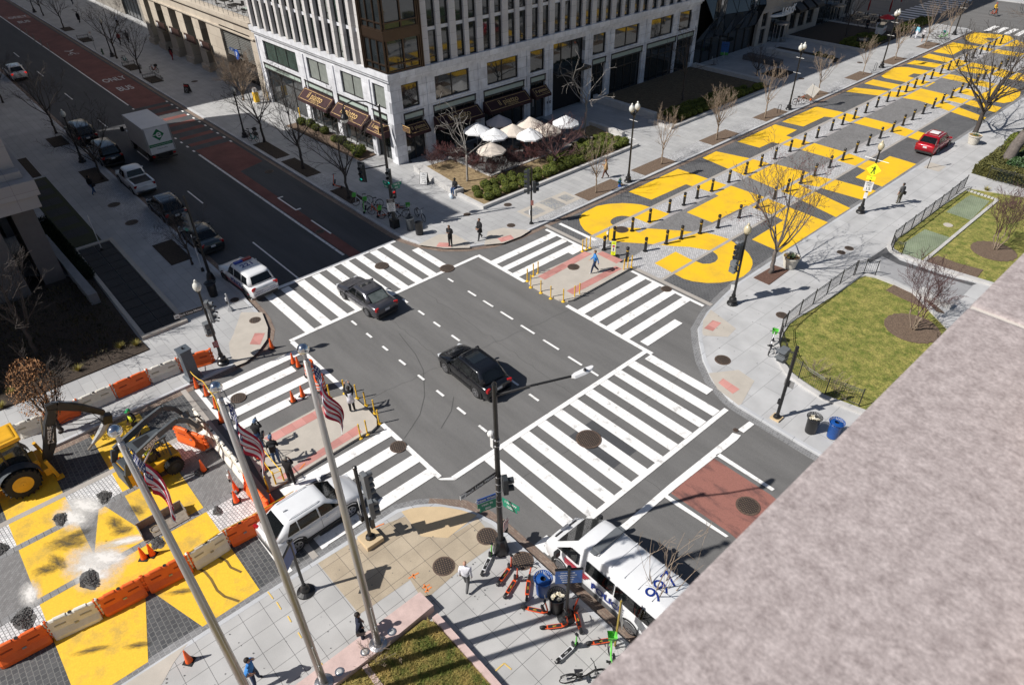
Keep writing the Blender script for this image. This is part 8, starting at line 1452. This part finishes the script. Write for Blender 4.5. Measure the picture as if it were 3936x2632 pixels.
b = B(); P5 = pl(-26.63,6.39, -24.86,6.03, -24.00,5.99, -23.94,6.37); Tp = [(*p_, .95) for p_ in P5]
for p_, q_ in zip(Tp, Tp[1:]): b.tube([p_, q_], .025, 4)
b.tube([Tp[0], Tp[3]], .025, 4); tag(b.ob('caution_tape', YPL), 'yellow caution tape tied to the yellow posts by the photographers', 'tape')
# rubble and dust
RB = mat('rubble_dark', (.045, .045, .046), .95, col2=(.19, .185, .18), vs=12)
for i, (l, p, r) in enumerate([('beside the dug up dusty spot at the front row', (-24.69,-2.16), .55), ('near the bottom left barrier', (-24.57,-4.68), .6), ('on the painted block in the middle', (-29.04,-2.22), .42), ('by the wheel of the loader', (-29.03,-0.33), .45), ('at the left edge', (-29.04,-4.60), .4), ('near the steel bucket corner', (-24.68,0.60), .4), ('on the pale setts before the white barrier', (-24.56,3.29), .28), ('at the foot of the dusty cone', (-27.45,3.60), .3)]):
    b = B(); rd = random.Random(i); r *= .85; b.sheet([(r * 1.25 * (.75 + .4 * rd.random()) * math.cos(a * .45), r * .8 * (.75 + .4 * rd.random()) * math.sin(a * .45)) for a in range(14)], .006)
    for _ in range(420): a = rd.uniform(0, 6.28); q = r * rd.random() ** .75 * (.8 + .3 * math.sin(3 * a + i)); b.cb((q * math.cos(a) * 1.3, q * math.sin(a) * .8, .015 + .09 * (1 - q / r) * rd.random()), (rd.uniform(.02, .055), rd.uniform(.02, .06), rd.uniform(.01, .04)), rd.random() * 3, rd.random(), rd.random())
    tag(b.ob('rubble_pile', RB, loc=(*p, .025)), 'pile of dark broken paving ' + l, 'rubble')
DUST = bpy.data.materials.new('stone_dust'); DUST.use_nodes = True; n_ = DUST.node_tree; bs_ = n_.nodes['Principled BSDF']; bs_.inputs['Base Color'].default_value = (.72, .70, .67, 1); bs_.inputs['Roughness'].default_value = .95
tc = n_.nodes.new('ShaderNodeTexCoord'); gr = n_.nodes.new('ShaderNodeTexGradient'); gr.gradient_type = 'SPHERICAL'; nz_ = n_.nodes.new('ShaderNodeTexNoise'); nz_.inputs['Scale'].default_value = 4; nz_.inputs['Detail'].default_value = 8; nz_.inputs['Roughness'].default_value = .7
mm = n_.nodes.new('ShaderNodeMath'); mm.operation = 'MULTIPLY'; mr = n_.nodes.new('ShaderNodeMapRange'); mr.inputs['From Min'].default_value = .12; mr.inputs['From Max'].default_value = .42
n_.links.new(tc.outputs['Object'], gr.inputs[0]); n_.links.new(tc.outputs['Object'], nz_.inputs['Vector']); n_.links.new(gr.outputs['Fac'], mm.inputs[0]); n_.links.new(nz_.outputs['Fac'], mm.inputs[1]); n_.links.new(mm.outputs[0], mr.inputs['Value']); n_.links.new(mr.outputs[0], bs_.inputs['Alpha'])
for i, (p, sx, sy, a) in enumerate([((-25.37,-1.90), 2.3, 1.5, .3), ((-25.40,-1.30), 1.8, .9, .8), ((-25.71,-0.34), 1.6, .4, 1.1), ((-28.77,-1.77), 1.6, 1.0, .5), ((-25.69,-4.21), 1.1, .6, 0), ((-29.15,-1.15), 1.8, .8, .6)]):
    b = B(); b.sheet(disc((0, 0), 1, 24), 0); o = struct(b.ob('stone_dust', DUST, loc=(*p, .0275 + .0008 * i))); o.scale = (sx, sy, 1); o.rotation_euler = (0, 0, a)
SOOT = DUST.copy(); SOOT.name = 'soot_stain'; SOOT.node_tree.nodes['Principled BSDF'].inputs['Base Color'].default_value = (.07, .065, .05, 1)
for k_ in SOOT.node_tree.nodes:
    if k_.type == 'MAP_RANGE': k_.inputs['From Min'].default_value = .2; k_.inputs['From Max'].default_value = .5; k_.inputs['To Max'].default_value = .75
for i, (p, sx, sy, a) in enumerate([((-27.39,-2.34), 1.7, .8, .9), ((-26.58,-2.93), 1.2, .5, .3), ((-27.07,-0.44), 1.1, .6, .2), ((-27.22,0.52), 1.0, .5, .4), ((-27.59,-1.88), 1.2, .5, 1.3), ((-20.34,-1.65), 1.0, .3, 1.0), ((-21.35,-3.04), 1.3, .3, 1.1), ((-21.51,0.49), 1.2, .3, 1.0), ((-26.53,-3.42), 1.0, .6, 1.0), ((-26.41,-0.32), .9, .5, 1.2)]):
    b = B(); b.sheet(disc((0, 0), 1, 24), 0); o = struct(b.ob('soot_stain', SOOT, loc=(*p, .0335 + .0006 * i))); o.scale = (sx, sy, 1); o.rotation_euler = (0, 0, a)
CRK = mat('wet_crack', (.16, .10, .02), .7, var=.2)
for P in (pl(-23.11,1.63, -22.50,1.93, -22.25,2.25, -21.66,2.48, -21.26,2.47, -20.71,2.71, -20.49,2.83, -20.76,2.57, -21.26,2.36, -21.80,2.06, -22.00,1.67, -22.78,1.29), pl(-22.94,1.14, -22.38,1.34, -21.77,1.57, -21.25,1.62, -20.57,1.59, -20.09,1.70, -19.47,2.05, -19.58,2.07, -20.04,1.83, -20.13,1.82, -20.68,1.72, -21.32,1.70, -21.82,1.64, -22.43,1.42)):
    b = B(); n_h = len(P) // 2; c_ = [Vector((*p_, .026)) for p_ in P]
    for a_, d_ in zip(c_[:n_h], c_[1:n_h]): 
        t_ = (d_ - a_).normalized(); s_ = Vector((-t_.y, t_.x, 0)) * .05; b.poly([a_ - s_, d_ - s_, d_ + s_, a_ + s_])
    struct(b.ob('water_stain', CRK))
# machines
DY = mat('machine_yellow', (.72, .38, .02), .45, var=.1, vs=2, fine=.08); MBK = mat('machine_black', (.022, .023, .025), .5, var=.3, vs=3); MGY = mat('machine_grey', (.06, .07, .08), .5, var=.2, vs=2); DIRT = mat('worn_steel', (.16, .13, .1), .7, col2=(.3, .26, .22), vs=6)
def bigwheel(par, x, y, r, w, rim=DY):
    s_ = 1 if y > 0 else -1; b = B(); b.rings([[(q * math.cos(2 * PI * j / 28), yy, q * math.sin(2 * PI * j / 28)) for j in range(28)] for q, yy in ((r * .55, -w / 2), (r * .9, -w / 2), (r * .97, -w / 3), (r * .97, w / 3), (r * .9, w / 2), (r * .55, w / 2))])
    for k in range(20):
        a = 2 * PI * k / 20
        for s2 in (1, -1): b.cb(((r * .97) * math.cos(a + .08 * s2), s2 * w * .24, (r * .97) * math.sin(a + .08 * s2)), (.08 * r + .02, w * .5, .09 * r), 0, 0, -a)
    o = b.ob('wheel', TYRE, par, loc=(x, y, r)); b = B(); yo = s_ * (w * .5 + .012)
    b.rings([[(q * math.cos(2 * PI * j / 20), yy, q * math.sin(2 * PI * j / 20)) for j in range(20)] for q, yy in ((r * .56, yo), (r * .5, yo), (r * .44, yo - s_ * .005), (r * .2, yo + s_ * .01), (r * .16, yo + s_ * .03), (r * .02, yo + s_ * .03))], False); b.ob('rim', rim, o)
def link(b, pts, w, h):  # arm as boxes along a path in the xz plane
    for (x0, z0, h0), (x1, z1, h1) in zip(pts, pts[1:]):
        d = Vector((x1 - x0, 0, z1 - z0)).normalized(); n = Vector((-d.z, 0, d.x)); A = [Vector((x0, 0, z0)) + n * h0, Vector((x0, 0, z0)) - n * h0]; C = [Vector((x1, 0, z1)) + n * h1, Vector((x1, 0, z1)) - n * h1]
        b.rings([[(p_.x, y, p_.z) for p_, y in ((A[0], -w), (A[0], w), (A[1], w), (A[1], -w))], [(p_.x, y, p_.z) for p_, y in ((C[0], -w), (C[0], w), (C[1], w), (C[1], -w))]])
# skid steer: local +x forward
sr = Vector((-28.13,1.63)); sf = Vector((-28.30,2.86)); d = (sf - sr).normalized(); n = Vector((-d.y, d.x)); c_ = (sr + sf) / 2 + n * .75
t = E('skid_steer_loader', 'yellow and grey skid steer loader lifting an old orange barrier', 'loader', (c_.x, c_.y, .02), math.atan2(d.y, d.x) + .0)
for x in (-.55, .6):
    for y in (-.75, .75): bigwheel(t, x, y, .43, .32, MBK)
b = B(); b.box(-1.2, -.55, .3, 1.1, .55, .85); b.box(-1.35, -.6, .5, -.6, .6, 1.35); b.ob('chassis', DY, t, bev=.04); b = B(); b.box(-1.5, -.6, .45, -1.35, .6, 1.4); b.box(-1.3, -.5, 1.35, -.6, .5, 1.5); b.ob('engine_cover', MGY, t, bev=.04)
b = B()
for x, y in ((-.5, -.45), (-.5, .45), (.75, -.45), (.75, .45)): b.box(x - .04, y - .04, .8, x + .04, y + .04, 2.0)
b.box(-.65, -.5, 2.0, .85, .5, 2.1); b.ob('cab_frame', MGY, t, bev=.02); b = B(); b.box(-.4, -.3, 2.1, .3, .3, 2.12); b.ob('roof_grille', SBL, t)
b = B()
for k in range(8):
    for y in (-.46, .46): b.box(-.45 + .15 * k, y - .01, 1.1, -.43 + .15 * k, y + .01, 1.95)
b.ob('side_mesh', MBK, t); b = B(); b.cb((0, 0, 1.05), (.4, .4, .5)); b.ob('seat', SBL, t, bev=.05)
for s_ in (-.68, .68):
    b = B(); link(b, [(-1.35, 1.35, .12), (-1.1, 1.95, .17), (.6, 2.55, .15), (1.5, 2.75, .13), (2.0, 2.35, .11), (2.3, 1.7, .09)], .07, 1); b.xf(Matrix.Translation((0, s_, 0))); b.ob('lift_arm', MGY, t); b = B(); b.tube([(-1.1, s_, .9), (.2, s_, 2.2)], .05, 8); b.ob('hydraulic_ram', STEEL, t)
    text('DEERE', frame((.1, s_ + (.078 if s_ > 0 else -.078), 2.34), (-1 if s_ > 0 else 1, 0, -.33 if s_ > 0 else .33), (0, 0, 1)), .28, SGW, t, bold=.01)
b = B(); b.box(2.15, -.65, 1.35, 2.35, .65, 1.9); b.box(2.35, -.6, 1.3, 2.5, -.45, 1.95); b.box(2.35, .45, 1.3, 2.5, .6, 1.95)
for y in (-.3, .3): b.tube([(2.3, y, 1.7), (2.75, y, 1.5), (2.9, y, 1.1)], .06, 6)
b.ob('grapple', DIRT, t, bev=.02); b = B(); b.tube([(2.6, .2, 1.3), (2.75, .1, .8)], .03, 4); b.tube([(2.6, -.2, 1.3), (2.75, -.1, .8)], .03, 4); b.ob('sling', mat('sling_tan', (.45, .32, .1), .8), t)
op = person('operator in a yellow vest seated inside the skid steer cab', (c_.x - .1 * d.x, c_.y - .1 * d.y), math.atan2(d.y, d.x), CVS, CNV, SHB, HRD, legs='sit', arms='lap', z=.75, seat=.4)
# backhoe loader at the left edge, boom toward the work zone
t = E('backhoe_loader', 'yellow backhoe loader with black boom entering at the left edge', 'backhoe', (0, 0, 0)); bw_ = Vector((-31.80,-2.96)); t.location = (-31.9, -7.4, .02); t.rotation_euler = (0, 0, PI / 2 + .06)
t.location = (bw_.x - .95, bw_.y - .0, .02)
bigwheel(t, 0, -.95, .78, .5); bigwheel(t, 0, .95, .78, .5); bigwheel(t, -2.9, -.85, .5, .35); bigwheel(t, -2.9, .85, .5, .35)
b = B(); b.box(-3.6, -.45, .5, 1.0, .45, 1.15); b.box(-3.5, -.5, 1.1, -1.2, .5, 1.75); b.ob('chassis', DY, t, bev=.05)
b = B(); b.box(-1.15, -.72, 2.75, .85, .72, 2.95); b.rings([[(-1.1, -.6, 2.95), (.75, -.6, 2.95), (.75, .6, 2.95), (-1.1, .6, 2.95)], [(-1.0, -.5, 3.02), (.65, -.5, 3.02), (.65, .5, 3.02), (-1.0, .5, 3.02)]]); b.ob('cab_roof', DY, t, bev=.05)
b = B()
for x in (-1.0, -.1, .7):
    for y in (-.65, .65): b.box(x - .04, y - .04, 1.1, x + .04, y + .04, 2.76)
b.box(-1.05, -.68, 1.1, .75, .68, 1.2); b.ob('cab_frame', MBK, t); b = B(); b.box(-.95, -.66, 1.25, .68, -.64, 2.7); b.box(-.95, .64, 1.25, .68, .66, 2.7); b.box(.69, -.6, 1.3, .71, .6, 2.7); b.ob('cab_glass', CGL, t); b = B(); b.rings([[(q * math.cos(a), y, .78 + q * math.sin(a)) for y in (-1.2, -.68)] for q, a in [(.92, .1 + .25 * i) for i in range(12)]], False, False); b.rings([[(q * math.cos(a), y, .78 + q * math.sin(a)) for y in (.68, 1.2)] for q, a in [(.92, .1 + .25 * i) for i in range(12)]], False, False); b.ob('fender', MGY, t)
b = B(); b.box(.95, -.9, .35, 1.3, .9, .75); b.ob('rear_frame', DY, t, bev=.03)
for y in (-.85, .85): b = B(); b.tube([(1.2, y, 1.2), (1.35, y * 1.15, .1)], .09, 6); b.cb((1.38, y * 1.2, .06), (.35, .3, .08)); b.ob('stabiliser', DY, t)
b = B(); link(b, [(1.3, .7, .16), (1.75, 1.5, .26), (2.15, 2.55, .22), (2.5, 3.25, .16)], .14, 1); b.xf(Matrix.Translation((0, -.15, 0))); b.ob('boom', MBK, t); b = B(); link(b, [(2.3, 3.35, .2), (2.75, 3.3, .22), (3.6, 2.6, .16), (4.35, 1.75, .12)], .12, 1); b.xf(Matrix.Translation((0, -.15, 0))); b.ob('dipper_arm', MBK, t)
b = B(); b.tube([(1.5, .1, 1.2), (1.95, .1, 2.9)], .06, 8); b.tube([(2.6, -.15, 3.6), (3.6, -.15, 2.95)], .05, 8); b.ob('hydraulic_ram', STEEL, t); text('DEERE', frame((1.95, -.3, 2.0), (.35, 0, 1), (-1, 0, .35)), .34, SGW, t, bold=.01)
b = B(); b.cb((4.35, -.15, 1.35), (.45, .4, .5), 0, 0, .3); b.ob('quick_hitch', MBK, t, bev=.04); b = B(); b.tube([(4.25, -.15, 1.15), (3.9, -.15, .75), (3.3, -.15, .3)], [.2, .19, .08], 8); b.ob('breaker', mat('breaker_grey', (.4, .4, .4), .5, var=.2), t); b = B(); b.tube([(3.35, -.15, .34), (3.0, -.15, .08)], .05, 6); b.ob('chisel', DIRT, t)
b = B()
for k in range(3): b.tube([(1.6, -.35 + .1 * k, 1.3), (2.2, -.42 + .1 * k, 2.4), (2.9, -.4, 2.5 - .2 * k), (3.9, -.35, 2.1 - .3 * k), (4.2, -.3, 1.2)], .02, 4)
b.ob('hose', SBL, t)
b = B(); b.box(-4.4, -1.15, .15, -3.7, 1.15, .95); b.ob('front_bucket', DY, t, bev=.03)
# loose steel bucket
pb = Vector((-25.74,0.30)); pc = Vector((-25.75,2.11)); dd = (pc - pb).normalized(); nn = Vector((-dd.y, dd.x)); m_ = (pb + pc) / 2 - nn * .25
t = E('loader_bucket', 'dirty steel loader bucket lying open on the yellow paint', 'bucket', (m_.x, m_.y, .03), math.atan2(dd.y, dd.x)); b = B()
b.box(-1.0, -.38, 0, 1.0, .4, .04); b.box(-1.0, .36, .04, 1.0, .4, .5); b.box(-1.0, -.38, .04, -.96, .36, .42); b.box(.96, -.38, .04, 1.0, .36, .42); b.cb((0, -.42, .02), (2.0, .12, .03)); b.ob('shell', DIRT, t); b = B(); ring(b, (0, 0, 0), .2, .02, 16); b.xf(Matrix.Translation((-.4, -.05, .08)) @ Matrix.Rotation(PI / 2, 4, 'X')); b.xf(Matrix.Identity(4)); b.ob('loose_ring', mat('rope_tan', (.35, .27, .16), .8), t)
# ---------------- flagpoles ----------------
FP = mat('flagpole_metal', (.42, .40, .38), .35, metal=.6, var=.05); FR = cloth('flag_red', (.42, .015, .04)); FW = cloth('flag_white', (.68, .68, .70)); FB = cloth('flag_blue', (.02, .03, .16)); BALL = mat('chrome_ball', (.8, .8, .82), .05, metal=1)
def flagpole(label, flabel, p, H, dirv, seed, sc=1.0):
    t = E('flagpole', label, 'flagpole', (*p, .56)); b = B(); b.lathe((0, 0, 0), [(.34, 0), (.34, .03), (.2, .08), (.19, .12)], 20); b.ob('collar', STEEL, t, smooth=False)
    b = B(); b.tube([(0, 0, .02), (0, 0, H * .45), (0, 0, H - .35)], [.14, .125, .075], 16); b.ob('pole', FP, t, smooth=True); b = B(); b.tube([(0, 0, H - .35), (0, 0, H - .12)], .05, 8); b.cb((.1, 0, H - .38), (.14, .08, .1)); b.ob('truck', STEEL, t); b = B(); b.sph((0, 0, H), .155, 16, 12); b.ob('ball_finial', BALL, t, smooth=True)
    b = B(); b.tube([(.17, .02, .9), (.12, .02, H - .4)], .008, 4); b.cb((.17, 0, 1.3), (.1, .06, .3)); b.tube([(.17, 0, 1.45), (.165, 0, 2.6)], .03, 6); b.ob('halyard', GALV, t)
    f = E('flag', flabel, 'flag', (p[0], p[1], .56)); NU, NV = 40, 13; hoist = 1.5 * sc; fly = 2.7 * sc; rd = random.Random(seed); dx, dy = dirv; pts = {}
    def pos(u, v):  # u along fly 0..1, v down hoist 0..1: limp flag drooping from the pole
        out = .12 + .52 * u * (1 - .15 * v) + .05 * math.sin(9 * u + 2 * v); dn = v * hoist * (1 - .4 * u) + (u ** 1.2) * 1.75 - .1 * u * v; side = .12 * math.sin(7 * u + 1.5 * v + seed) * min(1, u * 3) + .05 * math.sin(15 * v + 4 * u)
        return Vector((dx * out - dy * side, dy * out + dx * side, H - .45 - dn))
    P_ = [[pos(i / NU, j / NV) for j in range(NV + 1)] for i in range(NU + 1)]
    for nm_, mi, cond in (('red_stripes', FR, lambda i, j: j % 2 == 0 and not (i < 16 and j < 7)), ('white_stripes', FW, lambda i, j: j % 2 == 1 and not (i < 16 and j < 7)), ('blue_canton', FB, lambda i, j: i < 16 and j < 7)):
        b = B()
        for i in range(NU):
            for j in range(NV):
                if cond(i, j): b.poly([P_[i][j], P_[i + 1][j], P_[i + 1][j + 1], P_[i][j + 1]])
        o = b.ob(nm_, mi, f)
        if 'canton' in nm_:
            b = B()
            for r_ in range(9):
                for q in range(6 if r_ % 2 == 0 else 5):
                    u = (q + .5 + (.5 if r_ % 2 else 0)) / 6.2 * 16 / NU; v_ = (r_ + .6) / 9.6 * 7 / NV; c_ = pos(u, v_); tu = (pos(u + .01, v_) - pos(u - .01, v_)).normalized(); tv = (pos(u, v_ + .01) - pos(u, v_ - .01)).normalized(); n = tu.cross(tv).normalized()
                    for sg in (1, -1): b.poly([c_ + n * sg * .008 + (tu * math.cos(a * PI / 5) + tv * math.sin(a * PI / 5)) * (.045 if a % 2 == 0 else .02) for a in range(10)])
            b.ob('stars', FW, o)
    return t
P3 = (-13.78,5.10); P2 = (-13.87,2.86); P1 = (P2[0] + (P2[0] - P3[0]), P2[1] + (P2[1] - P3[1]))
flagpole('tall metal flagpole standing right of the others beside the officer', 'american flag drooping from the right flagpole over the barrels', P3, 14.0, (.75, .66), 1)
flagpole('tall metal flagpole in the middle of the three', 'american flag drooping from the middle flagpole by the photographers', P2, 14.0, (.75, .66), 2)
flagpole('tall metal flagpole crossing the work zone at the left', 'american flag hanging from the left flagpole over the skid steer', P1, 14.0, (.75, .66), 3.5)
